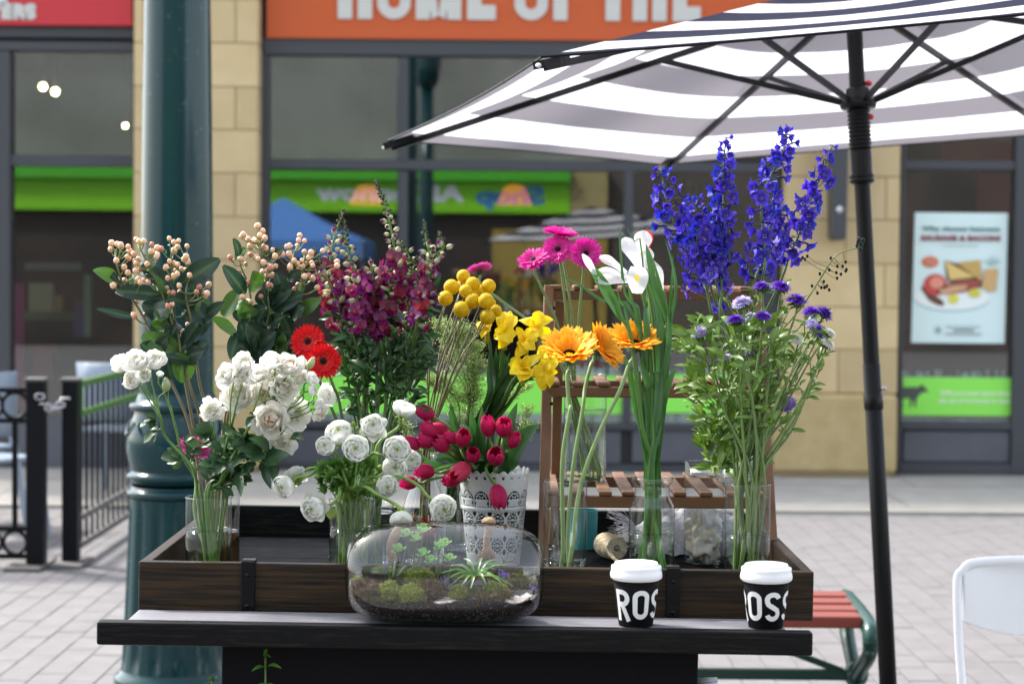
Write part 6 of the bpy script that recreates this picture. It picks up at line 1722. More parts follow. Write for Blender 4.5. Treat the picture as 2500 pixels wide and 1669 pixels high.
for i in range(46):
    a = Vector((rnd(420, 790), rnd(720, 960), 0)); p = Z('5', a.x, a.y, 3.58 + rnd(-.03, .06)); b = rim_pt('ranunc', rnd(-.6, .6), rnd(-.6, .6), -.01)
    leaf_at(random.choice(cl), fo, p, (p - b) + Vector((rnd(-.03, .03), rnd(-.03, .0), rnd(-.03, .02))), (rnd(-.4, .4), -1, rnd(0, 1)), rnd(.7, 1.25))
    if i % 2 == 0: g = G(); tube(g, [b, b.lerp(p, .5) + Vector((0, 0, .006)), p], .0012, .0009, (.10, .2, .03), seg=5, n=3); part('leaf_stalk', g, M['stem'], fo)
for i in range(14):
    b = in_vase('ranunc', rnd(-.75, .75), rnd(-.75, .75), .015); p = rim_pt('ranunc', rnd(-.8, .8), rnd(-.6, .6), 0)
    g = G(); tube(g, [b, p], .003, .0028, vcol((.10, .18, .03), .3)); part('stem', g, M['stem'], fo)
g = G(); blade(g, Z('5', 500, 1060, 3.57), Z('5', 490, 1150, 3.56), .022, c0=(.2, .3, .06), c1=(.24, .34, .07), cup=.3); part('leaf', g, M['leaf'], fo)

# ------------------------------------------------------------ tulips
random.seed(41)
def tulip_mesh(seed, col=(.46, .006, .11), tip=(.68, .035, .18)):
    random.seed(seed); g = G(); L = .048
    for lay in range(2):
        for i in range(3):
            a = i * 2.094 + lay * 1.047; rows = []; cols = []; R0 = .0165 - .0012 * (1 - lay)
            for q in range(9):
                t = q / 8; r = R0 * (math.sin(math.pi * (.10 + .74 * t ** .85)) ** .75); hw = (1.12 if lay else 1.0) * (math.sin(math.pi * min(1, .25 + .73 * t)) ** .6); row = []
                for j in range(6):
                    u = -1 + 2 * j / 5; rr = r * (1 + .05 * (1 - abs(u))) + .0006 * lay; row.append(Vector((rr * math.cos(a + u * hw), rr * math.sin(a + u * hw), L * t - .003 * u * u * t)))
                    e = abs(u); cols.append(vcol(mixc(mixc(col, tip, t * .6), (.72, .035, .09), e * .6), .05))
                rows.append(row)
            g.grid(rows, cols)
    ball(g, (0, 0, .0015), .0052, (.2, .3, .08), 8, 6, .5)
    return g.mesh('flower_head', None, True, M['petal'])
TU = [tulip_mesh(1), tulip_mesh(2), tulip_mesh(3, (.66, .06, .16), (.78, .12, .2))]
def tulip(lab, x0, y0, x1, y1, w, mids=(), tw=.25, mk=None, Yf=3.93):
    b = in_vase('tulip', rnd(-.6, .6), rnd(-.6, .6), .03); A = Z('5', x0, y0, Yf); B = Z('5', x1, y1, Yf - tw * .045)
    t = thing('tulip', lab, 'tulip', b, 'red tulips in the lace pot')
    d = (B - A).normalized(); s = pxm(w, Yf, '5') / .0290; pl = max((B - A).length, s * .046)
    part('flower_head', TU[mk if mk is not None else random.randrange(2)], None, t, frame(B - d * pl, d, s, rnd(0, 6)))
    rp = V['tulip']; rim = Vector((rp[0] + max(-.055, min(.055, (A.x - rp[0]) * .5)), rp[1] + rnd(-.03, .02), rp[2] + rp[4] + .004))
    stem_part(t, [b, rim] + [Z('5', a, c, Yf) for a, c in mids] + [B - d * (pl + .012), B - d * pl * .98], .0034, .0028, (.12, .22, .05), (.22, .32, .10), seg=8)
for a in (('topmost red tulip at the left, pointing left beside a white ranunculus', 1278, 368, 1136, 292, 98, ((1420, 470),)), ('dark red tulip second from the top of the left group', 1300, 520, 1190, 418, 95, ((1420, 560),)),
          ('red tulip partly hidden behind the left group', 1385, 475, 1270, 438, 78, ((1440, 540),), 0, None, 3.99), ('red tulip pointing left below two others', 1290, 565, 1158, 530, 92, ((1400, 600),)),
          ('leftmost red tulip, its tip against a white ranunculus', 1172, 592, 1030, 548, 96, ((1380, 640), (1260, 620))), ('bright red tulip with a blunt tip in the centre left', 1372, 608, 1283, 528, 100, ((1440, 660),), .4),
          ('red tulip between two others in the middle', 1470, 545, 1360, 505, 80, ((1500, 620),)), ('red tulip facing the camera in the upper middle', 1495, 580, 1520, 460, 104, ((1520, 680),), .8),
          ('dark red upright tulip at the top of the right group', 1708, 508, 1685, 364, 100, ((1740, 620),)), ('opened red tulip at the upper right', 1815, 500, 1825, 390, 110, ((1800, 620),), .7),
          ('small red tulip furthest right', 1882, 575, 1922, 492, 84, ((1840, 640),)), ('small opened red tulip in the very middle', 1585, 695, 1582, 600, 94, ((1590, 760),), .9),
          ('opened red tulip with folded tip right of centre', 1762, 712, 1752, 618, 112, ((1750, 780),), .9), ('red tulip lying left over the milk bottle', 1285, 790, 1128, 775, 98, ((1400, 775),)),
          ('lowest left red tulip on a long horizontal stem', 1148, 872, 1022, 868, 88, ((1400, 810), (1250, 850))), ('lighter pink-red tulip hanging forward over the pot rim', 1545, 745, 1415, 835, 118, ((1600, 760),), .8, 2),
          ('red tulip tucked under the light pink one', 1440, 850, 1352, 850, 92, ((1550, 800),), .3), ('drooping red tulip hanging before the white lace pot', 1765, 918, 1797, 1066, 116, ((1680, 760), (1740, 870)), .3)):
    tulip(*a)
tf = thing('tulip_foliage', 'broad blue-green tulip leaves fanning out of the lace pot', 'foliage', in_vase('tulip'))
for (x0,y0,x1,y1,w,k) in ((1510,760,1408,265,105,0),(1600,720,1562,300,80,0),(1640,700,1652,288,75,0),(1790,700,1922,260,95,0),(1830,740,2082,425,150,0),(1570,740,1418,382,80,0),(1700,825,1396,910,95,1),(1555,745,1685,700,72,1),(1320,760,1080,700,62,0),(1800,770,1692,650,95,0),(1520,680,1438,540,60,0),(1620,700,1642,480,70,0),(1480,600,1105,585,34,1),(1770,640,1805,500,60,1),(1560,740,1110,862,26,1),(1560,640,1560,430,55,0),(1700,700,1740,450,60,0),(1750,760,1830,560,90,0),(1500,740,1280,700,70,0),(1600,640,1490,420,70,0),(1660,760,1600,560,80,0)):
    A = Z('5', x0, y0, 3.98 + rnd(-.03, .03)); B = Z('5', x1, y1, 3.95 + rnd(-.05, .04)); rp = V['tulip']; root = Vector((rp[0] + rnd(-.03, .03), rp[1] + rnd(-.03, .02), rp[2] + rp[4] - .03))
    c0, c1 = ((.04, .12, .035), (.06, .17, .05)) if k == 0 else ((.10, .22, .06), (.16, .32, .10))
    g = G(); mid_ = A.lerp(B, .5) + Vector((0, -.01, .012)); blade(g, root, B, pxm(w, 3.95, '5') * 1.35, nrm=(rnd(-.5, .5), -1, .4), pts=[root, A, mid_, B], cup=.5, m=5, c0=c0, c1=c1, prof=lambda t: max(.03, min(1, (.3 + 2.2 * t)) * (1 - t ** 2.2) ** .75)); part('leaf', g, M['leaf'], tf)

# ------------------------------------------------------------ craspedia balls
random.seed(51)
def craspedia(seed):
    bm = bmesh.new(); bmesh.ops.create_icosphere(bm, subdivisions=4, radius=1)
    n = 190; fib = []
    for i in range(n):
        z = 1 - 2 * (i + .5) / n; r = math.sqrt(1 - z * z); a = i * 2.39996; fib.append(Vector((r * math.cos(a), r * math.sin(a), z)))
    g = G(); vs = []; cols = []
    for v in bm.verts:
        d = v.co.normalized(); m_ = max(d.dot(f) for f in fib); dd = math.acos(min(1, m_)) / .145
        h = max(0, 1 - dd * dd); vs.append(d * (.0138 * (1 + .075 * h))); cols.append(mixc((.42, .25, .004), (.90, .66, .015), h ** .7))
    bm.verts.index_update(); g.add(vs, [tuple(v.index for v in f.verts) for f in bm.faces], cols); bm.free()
    return g.mesh('flower_ball', None, True, M['petal'])
CB = craspedia(1)
for i, (x, y, r, Yf, lab) in enumerate(((1325,672,45,4.05,'topmost yellow craspedia ball'),(1245,745,52,4.02,'large yellow ball at the upper left of the group'),(1312,738,40,4.09,'yellow ball peeking between two at the upper left'),(1388,725,48,4.03,'yellow ball in the upper middle, right of the topmost'),(1495,738,47,4.03,'rightmost upper yellow ball beneath the turned pink gerbera'),
        (1340,772,44,4.0,'yellow ball in front of the top group, left of centre'),(1205,820,50,4.0,'leftmost yellow ball against the snapdragons'),(1312,895,55,3.98,'largest yellow ball low in the middle'),(1436,765,36,4.08,'small yellow ball behind the upper right pair'),(1395,790,34,4.09,'yellow ball mostly hidden in the centre'),
        (1388,838,52,3.99,'yellow ball left of the brightest pair'),(1478,838,53,3.97,'bright yellow ball right of centre'),(1512,852,32,4.04,'yellow ball edge showing behind the bright one'),(1542,905,42,4.0,'greenish yellow ball furthest right'),(1485,945,52,3.97,'lowest yellow ball above the yellow iris'))):
    c = Z('4', x, y, Yf); base = in_vase('billy', rnd(-.3, .3), rnd(-.3, .3), .02)
    t = thing('craspedia', lab, 'craspedia', base, 'yellow craspedia balls'); s = pxm(r, Yf, '4') / .0143
    d = (c - Z('4', 1130, 1500, 4.04)).normalized(); part('flower_ball', CB, None, t, frame(c, d, s, rnd(0, 6)))
    bot = Z('4', 1120 + (x - 1340) * .25 + rnd(-30, 30), 1560, 4.02 + rnd(-.015, .015)); neck = Vector((V['billy'][0] + rnd(-.009, .009), V['billy'][1] + rnd(-.009, .009), V['billy'][2] + V['billy'][4]))
    c1 = (.10, .09, .04) if rnd(0, 1) < .6 else (.16, .16, .06)
    stem_part(t, [base, neck, bot, bot.lerp(c, .5) + Vector((-.008 + rnd(-.008, .008), 0, 0)), c - d * .012], .0019, .0015, c1, vcol(c1, .3), seg=5)

# ------------------------------------------------------------ snapdragons
random.seed(61)
MAG = (.19, .002, .045); PUR = (.19, .03, .19); CRM = (.66, .68, .42)
def floret(seed, mag):
    random.seed(seed); g = G(); L = .020; rows = []; cols = []
    for i in range(7):
        t = i / 6; r = .0042 + .0022 * math.sin(t * 3); rows.append([Vector((r * math.cos(a), r * math.sin(a) * .8, L * t)) for a in [2 * math.pi * q / 8 for q in range(8)]]); cols.append(mixc((.60, .64, .34), mixc(CRM, mag, .5 if t > .8 else 0), t))
    g.grid(rows, cols, closed=True)
    for sx_ in (-1, 1): petal(g, Matrix.Translation((sx_ * .003, .002, L * .95)) @ Matrix.Rotation(sx_ * -.6, 4, 'Z') @ Matrix.Rotation(.75, 4, 'X'), .017, .018, 5, 5, -.9, .3, mixc(mag, CRM, .14), mag, None, .0015)
    for k in range(3): petal(g, Matrix.Translation((0, -.002, L * .9)) @ Matrix.Rotation(math.pi + (k - 1) * .85, 4, 'Z') @ Matrix.Rotation(.35, 4, 'X'), .017, .015, 5, 5, -1.3, .25, mag, vcol(mixc(mag, PUR, .5), .2), None, .0015)
    ball(g, (0, -.001, L * 1.02), .005, mixc(mag, (.5, .02, .01), .4), 8, 6, .8)
    for k in range(5): petal(g, rot_petal(k * 1.257, 1.0, .001, -.002), .008, .005, 3, 2, .2, .2, (.10, .18, .03), (.12, .06, .06))
    return g.mesh('floret', None, True, M['petal'])
def sbud(tip, cr, L=.015, r=.0048):
    g = G(); rows = []; cols = []
    for i in range(8):
        t = i / 7; rr = r * math.sin(math.pi * min(.97, .15 + .8 * t)) ** .7; rows.append([Vector((rr * math.cos(a), rr * math.sin(a), L * t)) for a in [2 * math.pi * q / 8 for q in range(8)]]); cols.append(cr if t < .55 else mixc(cr, tip, min(1, (t - .5) * 4)))
    g.grid(rows, cols, closed=True)
    for k in range(5): petal(g, rot_petal(k * 1.257, 1.1, .001, -.001), L * .5, r * 1.1, 3, 2, .2, .2, (.10, .17, .04), (.10, .05, .06))
    return g.mesh('bud', None, True, M['petal'])
FLO = [floret(s, m_) for s, m_ in ((5, (.27, .008, .14)), (6, (.15, .003, .06)), (1, (.33, .002, .075)), (2, (.22, .003, .10)), (3, (.40, .003, .055)), (4, (.20, .008, .15)))]
BUD1 = [sbud(PUR, CRM), sbud((.10, .01, .08), (.55, .6, .33), .012, .0042)]; BUD2 = [sbud((.07, .02, .05), (.13, .17, .05), .007, .0034)]; BUD3 = [sbud((.05, .04, .045), (.09, .09, .06), .006, .0024)]
SN = [('tall snapdragon at the left with a grey-green bud tip', [(520,235),(455,420),(430,620),(470,830),(505,1000)], .20, .42, 1.05),
      ('snapdragon with a dark purple bud tip, second from the left', [(525,298),(545,480),(590,640),(670,800),(640,1000)], .2, .42, 1.0),
      ('tallest snapdragon, its green tip before the shop lamp', [(735,40),(800,200),(850,420),(860,600),(810,850),(770,1080)], .22, .44, 1.06),
      ('leftmost snapdragon leaning left over the berries', [(325,495),(380,620),(450,780),(505,940),(510,1040)], .25, .45, .9),
      ('snapdragon with an upright dark tip at the right', [(1062,308),(1075,430),(1110,600),(1080,800),(1010,1000)], .22, .4, .95),
      ('snapdragon whose soft tip bends left in the middle', [(850,415),(930,490),(980,640),(960,850),(940,1040)], .2, .38, 1.0),
      ('snapdragon crossing sideways with its dark tip pointing right', [(1055,535),(940,600),(850,690),(815,860),(760,1090)], .22, .4, 1.0),
      ('rightmost snapdragon with a bud facing right', [(1160,380),(1190,480),(1110,560),(1060,740),(1030,960)], .12, .4, .95),
      ('magenta snapdragon low in the middle of the bunch', [(700,560),(720,700),(760,860),(800,1000),(830,1150)], .05, .12, 1.0),
      ('dark red snapdragon low at the left centre', [(570,660),(600,760),(610,880),(590,1000),(580,1060)], .05, .15, 1.0)]
sl = [leafmesh('leaf', .036, .0125, (.012, .045, .010), (.022, .075, .015), .8, .35, .0006, (.06, .14, .03)) for _ in range(4)] + [leafmesh('leaf', .03, .010, (.035, .11, .02), (.06, .17, .03), .9, .35, .0006)]
for i, (lab, pts, ta_, tb_, dens) in enumerate(SN):
    Yf = 3.93 + rnd(-.05, .05); base = in_vase('snap', rnd(-.6, .6), rnd(-.5, .5), .015)
    t = thing('snapdragon', lab, 'snapdragon', base, 'magenta snapdragons')
    top = [Z('4', a, b, Yf) for a, b in pts]; low = Z('4', pts[-1][0] * .6 + 760 * .4 + rnd(-20, 20), 1400, 3.93)
    g = G(); path = tube(g, [base, rim_pt('snap', rnd(-.5, .5), rnd(-.3, .3), .01), low] + list(reversed(top)), .0038, .0018, (.08, .16, .04), (.16, .27, .08), seg=8, n=8); part('stem', g, M['stem'], t)
    hp_ = crom(top, 10); Lt = sum((a - b).length for a, b in zip(hp_, hp_[1:])); s = 0.; k = 0
    while s < Lt:
        f = s / Lt; acc = 0; q = 0
        while q < len(hp_) - 2 and acc + (hp_[q + 1] - hp_[q]).length < s: acc += (hp_[q + 1] - hp_[q]).length; q += 1
        p = hp_[q].lerp(hp_[q + 1], min(1, (s - acc) / max(1e-6, (hp_[q + 1] - hp_[q]).length))); ax_ = (hp_[q] - hp_[q + 1]).normalized()
        a = k * 2.4 + rnd(-.3, .3); rad = ax_.cross(Vector((math.cos(a), math.sin(a), .2))).normalized()
        if f < ta_ * .5: ms_, tl, off, st = BUD3[0], ax_ * 1.3 + rad, .0015, .0022
        elif f < ta_: ms_, tl, off, st = BUD2[0], ax_ * .8 + rad, .003, .0040
        elif f < tb_ + .06: ms_, tl, off, st = random.choice(BUD1), ax_ * .5 + rad, .006, .0052
        else: ms_, tl, off, st = random.choice(FLO), ax_ * .15 + rad * 1.2 + Vector((0, -.15, .05)), .003, .0058 / dens
        if rnd(0, 1) < .5 - .3 * f and tb_ < f: ms_ = BUD1[0]
        tl = Vector(tl).normalized(); pp = p + rad * off
        yv = (Vector((0, 0, 1)) - tl * tl.z)
        if yv.length < .1: yv = Vector((0, 1, 0))
        yv.normalize(); xv = yv.cross(tl).normalized(); m_ = Matrix((xv, yv, tl)).transposed().to_4x4(); m_.translation = pp
        sc_ = rnd(.8, 1.15) * (1.15 if ms_ in BUD1 else 1); part('floret' if ms_ in FLO else 'bud', ms_, None, t, m_ @ Matrix.Rotation(rnd(-.8, .8), 4, 'Z') @ Matrix.Rotation(rnd(-.45, .45), 4, 'X') @ Matrix.Diagonal((sc_, sc_, sc_, 1)))
        s += st; k += 1
    for j in range(13 if i < 8 else 9):
        f = rnd(.22, .62); p = along(path, f); leaf_at(random.choice(sl), t, p, (rnd(-1, 1), rnd(-.8, .4), rnd(-.2, .9)), None, rnd(.8, 1.35))
ff = thing('snapdragon_foliage', 'dense dark green snapdragon leaves below the magenta flowers', 'foliage', in_vase('snap'))
for i in range(5):
    stem_part(ff, [in_vase('snap', rnd(-.5, .5)), rim_pt('snap', rnd(-.6, .6), 0, .02), Z('4', 560 + i * 110 + rnd(-30, 30), 1300, 3.96), Z('4', 560 + i * 115, 1060, 3.96)], .0034, .002, (.05, .11, .03), (.06, .14, .03))
for i in range(340):
    u, v = rnd(0, 1), rnd(0, 1); x = 500 + 580 * u; y = 1060 + 490 * v
    if y > 1300 and (x < 560 or x > 1020): continue
    leaf_at(random.choice(sl), ff, Z('4', x, y, 3.93 + rnd(-.05, .06)), ((u - .5) * 1.6 + rnd(-.6, .6), rnd(-.8, .3), rnd(-.5, .9)), None, rnd(.7, 1.3))

# ------------------------------------------------------------ white irises
random.seed(71)
WH = (.80, .80, .80); WH2 = (.82, .82, .84)
def pblade(t, zk, x0, y0, x1, y1, w, Y0, Y1, c0, c1, nrm=(0, -1, .3), bow=0., cup=.25, ruff=.0, prof=None, mat='petal_white', nm='petal', n=9, m=6, mid=None):
    g = G(); blade(g, Z(zk, x0, y0, Y0), Z(zk, x1, y1, Y1), pxm(w, Y1, zk), nrm=nrm, bow=bow, cup=cup, ruff=ruff, c0=c0, c1=c1, prof=prof, n=n, m=m, mid=mid); return part(nm, g, M[mat], t)
pw = lambda t: max(.12, min(1, .28 + 1.1 * t) * (1 - max(0, (t - .72) / .28) ** 2 * .75))
def iris(lab, stempts, Y):
    b = in_vase('iris', rnd(-.5, .5), rnd(-.4, .4), .012); t = thing('white_iris', lab, 'iris', b, 'white irises')
    stem_part(t, [b, Vector((V['iris'][0] + rnd(-.01, .01), V['iris'][1], V['iris'][2] + V['iris'][4]))] + [Z(k, a, c, Y) for k, a, c in stempts], .0042, .0034, (.05, .13, .02), (.09, .2, .03), seg=8); return t
Yi = 3.64
t = iris('large open white iris with a yellow spot, in front of the grey mullion', [('7', 1010, 400), ('6', 1190, 1100), ('6', 1150, 700), ('6', 1080, 500)], Yi)
pblade(t, '6', 1045, 525, 742, 520, 100, Yi, Yi - .03, WH, WH, (0, -1, .5), .006, .15, .001, pw)
pblade(t, '6', 1040, 500, 765, 440, 95, Yi, Yi - .01, WH, WH, (0, -1, .4), .004, .2, .001, pw)
pblade(t, '6', 1000, 455, 778, 322, 90, Yi + .01, Yi + .0, (.74, .74, .76), WH, (0, -1, .6), .004, .2, .001, pw)
pblade(t, '6', 1110, 430, 975, 168, 130, Yi + .01, Yi + .02, WH, WH2, (0, -1, .2), .01, .25, .001, pw)
pblade(t, '6', 1100, 470, 1180, 300, 110, Yi + .02, Yi + .03, (.7, .7, .74), WH, (0, -1, .2), .01, .3, .001, pw)
pblade(t, '6', 1085, 410, 1085, 625, 175, Yi - .01, Yi - .045, WH, WH, (0, -1, .5), .016, .3, .0015, lambda t: max(.3, min(1, .55 + .8 * t) * (1 - max(0, (t - .65) / .35) ** 2 * .55)))
g = G(); c = Z('6', 1083, 500, Yi - .055); blade(g, Z('6', 1083, 470, Yi - .05), Z('6', 1085, 524, Yi - .058), pxm(40, Yi, '6'), nrm=(0, -1, .1), c0=(.9, .62, .02), c1=(.9, .6, .02), cup=.1); part('yellow_spot', g, M['petal'], t)
t = iris('second white iris behind the large one, pointing up', [('7', 1060, 400), ('6', 1230, 1100), ('6', 1210, 760), ('6', 1150, 480)], Yi + .04)
pblade(t, '6', 1095, 330, 1150, 112, 150, Yi + .05, Yi + .05, WH, WH2, (0, -1, .2), .012, .3, .001, pw)
pblade(t, '6', 1160, 320, 1285, 530, 115, Yi + .04, Yi + .01, WH, (.78, .77, .74), (-.2, -1, .3), .008, .3, .001, pw)
pblade(t, '6', 1140, 420, 1180, 250, 100, Yi + .045, Yi + .04, (.74, .74, .77), WH, (.2, -1, .3), .008, .3, .001, pw)
g = G(); blade(g, Z('6', 1112, 315, Yi + .035), Z('6', 1140, 280, Yi + .035), pxm(26, Yi, '6'), nrm=(0, -1, .1), c0=(.9, .62, .02), c1=(.9, .6, .02)); part('yellow_spot', g, M['petal'], t)
t = iris('white iris bud still in its green sheath, left of the open one', [('7', 960, 420), ('6', 1040, 1000), ('6', 960, 820), ('6', 830, 600)], Yi - .02)
pblade(t, '6', 770, 520, 640, 300, 62, Yi - .02, Yi - .03, WH, WH, (0, -1, .3), .006, .4, 0, pw)
pblade(t, '6', 960, 840, 655, 330, 100, Yi - .015, Yi - .02, (.05, .14, .025), (.09, .22, .05), (.2, -1, .2), .01, .45, 0, lambda t: max(.04, math.sin(math.pi * (.1 + .88 * t)) ** .8), 'leaf', 'sheath')
t = iris('white iris bud low at the right in a broad green sheath', [('7', 1080, 420), ('6', 1330, 1100), ('6', 1330, 820), ('6', 1300, 600)], Yi)
pblade(t, '6', 1290, 600, 1250, 400, 70, Yi, Yi - .01, (.75, .72, .7), WH, (0, -1, .2), .004, .4, 0, pw)
pblade(t, '6', 1335, 860, 1160, 225, 80, Yi, Yi + .0, (.05, .14, .025), (.07, .18, .04), (-.2, -1, .2), .012, .5, 0, lambda t: max(.04, math.sin(math.pi * (.1 + .88 * t ** 1.2)) ** .8), 'leaf', 'sheath')
# red petal edge peeking over the iris
rp_ = thing('red_tulip_petal', 'bright red petal edge peeking out above the white iris', 'flower', Z('6', 1160, 150, Yi + .09))
pblade(rp_, '6', 1150, 300, 1158, 108, 120, Yi + .09, Yi + .09, (.6, .01, .01), (.85, .012, .012), (0, -1, .2), .01, .3, 0, pw, 'petal')
stem_part(rp_, [Z('6', 1150, 300, Yi + .09), Z('6', 1190, 700, Yi + .06), Z('6', 1200, 1200, Yi + .03), Vector((V['iris'][0], V['iris'][1], V['iris'][2] + V['iris'][4])), in_vase('iris')], .003)
il = thing('iris_foliage', 'narrow blue-green iris leaves standing in the flared jar', 'foliage', in_vase('iris'))
for (pts, w, k) in (([(945,70),(950,240),(990,620),(1100,860)],26,0),([(1000,80),(1065,200),(1130,340)],14,0),([(428,445),(640,570),(800,680),(1075,835)],26,0),([(1315,180),(1380,420),(1395,640),(1340,960)],34,0),([(910,540),(950,700),(1010,860)],22,0),([(1005,535),(1050,700),(1110,870)],34,0),
                    ([(1405,1220),(1350,1330),(1285,1568)],60,1),([(990,1130),(1030,1300),(1085,1568)],60,1),([(1105,1150),(1170,1330),(1240,1568)],75,1),([(1090,1170),(1085,1350),(1095,1568)],24,1),([(1160,600),(1165,850),(1185,1200),(1200,1568)],70,0),([(1210,600),(1265,850),(1270,1200),(1250,1568)],65,0),([(1330,760),(1345,950),(1310,1300),(1290,1568)],60,0),([(1175,480),(1240,700),(1300,1000),(1290,1400)],50,1),([(1380,300),(1360,700),(1330,1100)],30,1)):
    tip = pts[0]; path = [in_vase('iris', rnd(-.6, .6), rnd(-.5, .5), .015), Vector((V['iris'][0] + rnd(-.014, .014), V['iris'][1] + rnd(-.01, .01), V['iris'][2] + V['iris'][4]))] + [Z('6', a, b, Yi + rnd(-.015, .02)) for a, b in reversed(pts)]
    c0, c1 = ((.035, .11, .02), (.07, .19, .035)) if k else ((.05, .14, .03), (.06, .16, .05))
    g = G(); blade(g, path[0], path[-1], pxm(w, Yi, '6') * 1.05, pts=path, nrm=(rnd(-.4, .4), -1, .1), cup=.5, m=4, c0=c0, c1=c1, prof=lambda t: max(.03, min(1, .55 + t) * (1 - t ** 5) ** .8)); part('leaf', g, M['leaf'], il)
for i in range(9):
    a = in_vase('iris', -.75 + 1.5 * i / 8, rnd(-.6, .3), .012); b = Vector((V['iris'][0] + rnd(-.014, .014), V['iris'][1] + rnd(-.01, .01), V['iris'][2] + V['iris'][4])); c = Z('7', 930 + rnd(0, 180), 20, Yi)
    stem_part(il, [a, a.lerp(b, .4), b, c], .0048, .0038, vcol((.06, .20, .02), .3), (.07, .18, .03), seg=8)

# ------------------------------------------------------------ yellow irises and their leaves
random.seed(81)
YEL = (.86, .60, .012); YE2 = (.92, .72, .03)
def yel(lab, x, y, R, petals, Y=4.02):
    b = in_vase('daff', rnd(-.5, .5), rnd(-.4, .4), .02); t = thing('yellow_iris', lab, 'iris', b, 'yellow irises')
    c = Z('9', x, y, Y)
    stem_part(t, [b, rim_pt('daff', rnd(-.3, .3), 0), Z('9', 900 + (x - 1000) * .35, 1500, Y + .04), c.lerp(Z('9', 950, 1400, Y + .04), .4), c], .0036, .003, (.04, .11, .02), (.08, .2, .03), seg=8)
    for (dx, dy, w, dep) in petals:
        pblade(t, '9', x + rnd(-25, 25) - dx * .15, y + rnd(-25, 25) - dy * .15, x + dx * 1.08, y + dy * 1.08, w * 1.3, Y, Y + dep, vcol(YEL, .08), vcol(YE2, .05), (rnd(-.4, .4), -1, rnd(0, .7)), rnd(.002, .014), rnd(.1, .5), rnd(.002, .006), pw if rnd(0, 1) < .5 else (lambda t: max(.04, math.sin(math.pi * (.08 + .9 * t)) ** .8)), 'petal')
    g = G(); tube(g, [c, c + Vector((0, 0, -.03))], .006, .004, (.4, .38, .03)); part('flower_tube', g, M['petal'], t)
yel('yellow iris with upright crumpled petals, at the upper left under the balls', 1060, 620, 170, [(-10,-280,120,.01),(70,-290,110,.03),(-110,-220,130,.02),(130,-230,130,.0),(-120,-60,200,-.03),(60,90,190,-.04),(140,-40,170,-.02),(-80,150,130,-.02),(-130,30,120,0)])
yel('yellow iris at the top right with pointed petals', 1420, 520, 150, [(90,-190,150,.0),(-180,-80,90,.01),(-60,-120,110,.02),(240,-90,120,0),(120,40,150,-.02),(-20,160,150,-.03),(10,-110,60,-.01),(200,90,130,.01)])
yel('yellow iris half hidden in the middle of the yellow bunch', 1330, 730, 150, [(60,-190,110,-.02),(-90,-120,110,0),(130,-70,120,0),(-80,90,140,-.03),(110,60,130,-.03),(-130,180,120,-.02),(-110,-200,80,0)])
yel('drooping yellow iris with one rounded petal facing the camera', 1290, 1080, 150, [(-160,20,210,-.05),(60,-190,110,-.02),(250,-210,100,-.01),(-130,-160,120,0),(70,-30,110,-.03),(-20,110,200,-.05),(-170,-90,110,-.01)], 3.99)
yel('yellow iris at the right below the others, touching the plant stand', 1560, 1080, 150, [(-180,40,150,-.02),(160,10,90,0),(60,-130,150,0),(-60,180,130,-.02),(60,190,100,-.02),(100,90,110,-.01),(170,-120,100,.01),(-20,220,100,-.01)], 4.0)
yel('small yellow iris in the back at the right edge of the bunch', 1600, 880, 120, [(110,80,110,0),(-100,-110,120,0),(70,-130,100,0),(-130,40,120,-.02),(0,130,120,-.02)], 4.06)
yel('single yellow iris petals poking out left of the yellow bunch', 830, 540, 90, [(-120,-70,80,0),(-60,110,110,-.02),(60,-80,80,0),(-130,30,70,-.01)], 4.05)
yl = thing('iris_foliage', 'dark green strap leaves fanning up to the yellow irises', 'foliage', in_vase('daff'))
for i in range(26):
    f = i / 25; tx_ = 850 + 600 * f + rnd(-40, 40); ty_ = 720 + 420 * f ** 1.2 + rnd(-40, 60); Y = 4.06 + rnd(-.03, .05)
    path = [in_vase('daff', rnd(-.4, .4), rnd(-.4, .4), .02), rim_pt('daff', rnd(-.3, .3), rnd(-.2, .2)), Z('9', 860 + 130 * f, 1480, Y), Z('9', 880 + 330 * f, 1130 + 60 * f, Y), Z('9', tx_, ty_, Y)]
    g = G(); blade(g, path[0], path[-1], .020, pts=path, nrm=(rnd(-.6, .6), -1, .2), cup=.6, m=4, c0=(.018, .06, .016), c1=(.03, .09, .02), prof=lambda t: max(.03, min(1, .5 + t) * (1 - t ** 4) ** .8)); part('leaf', g, M['leaf'], yl)

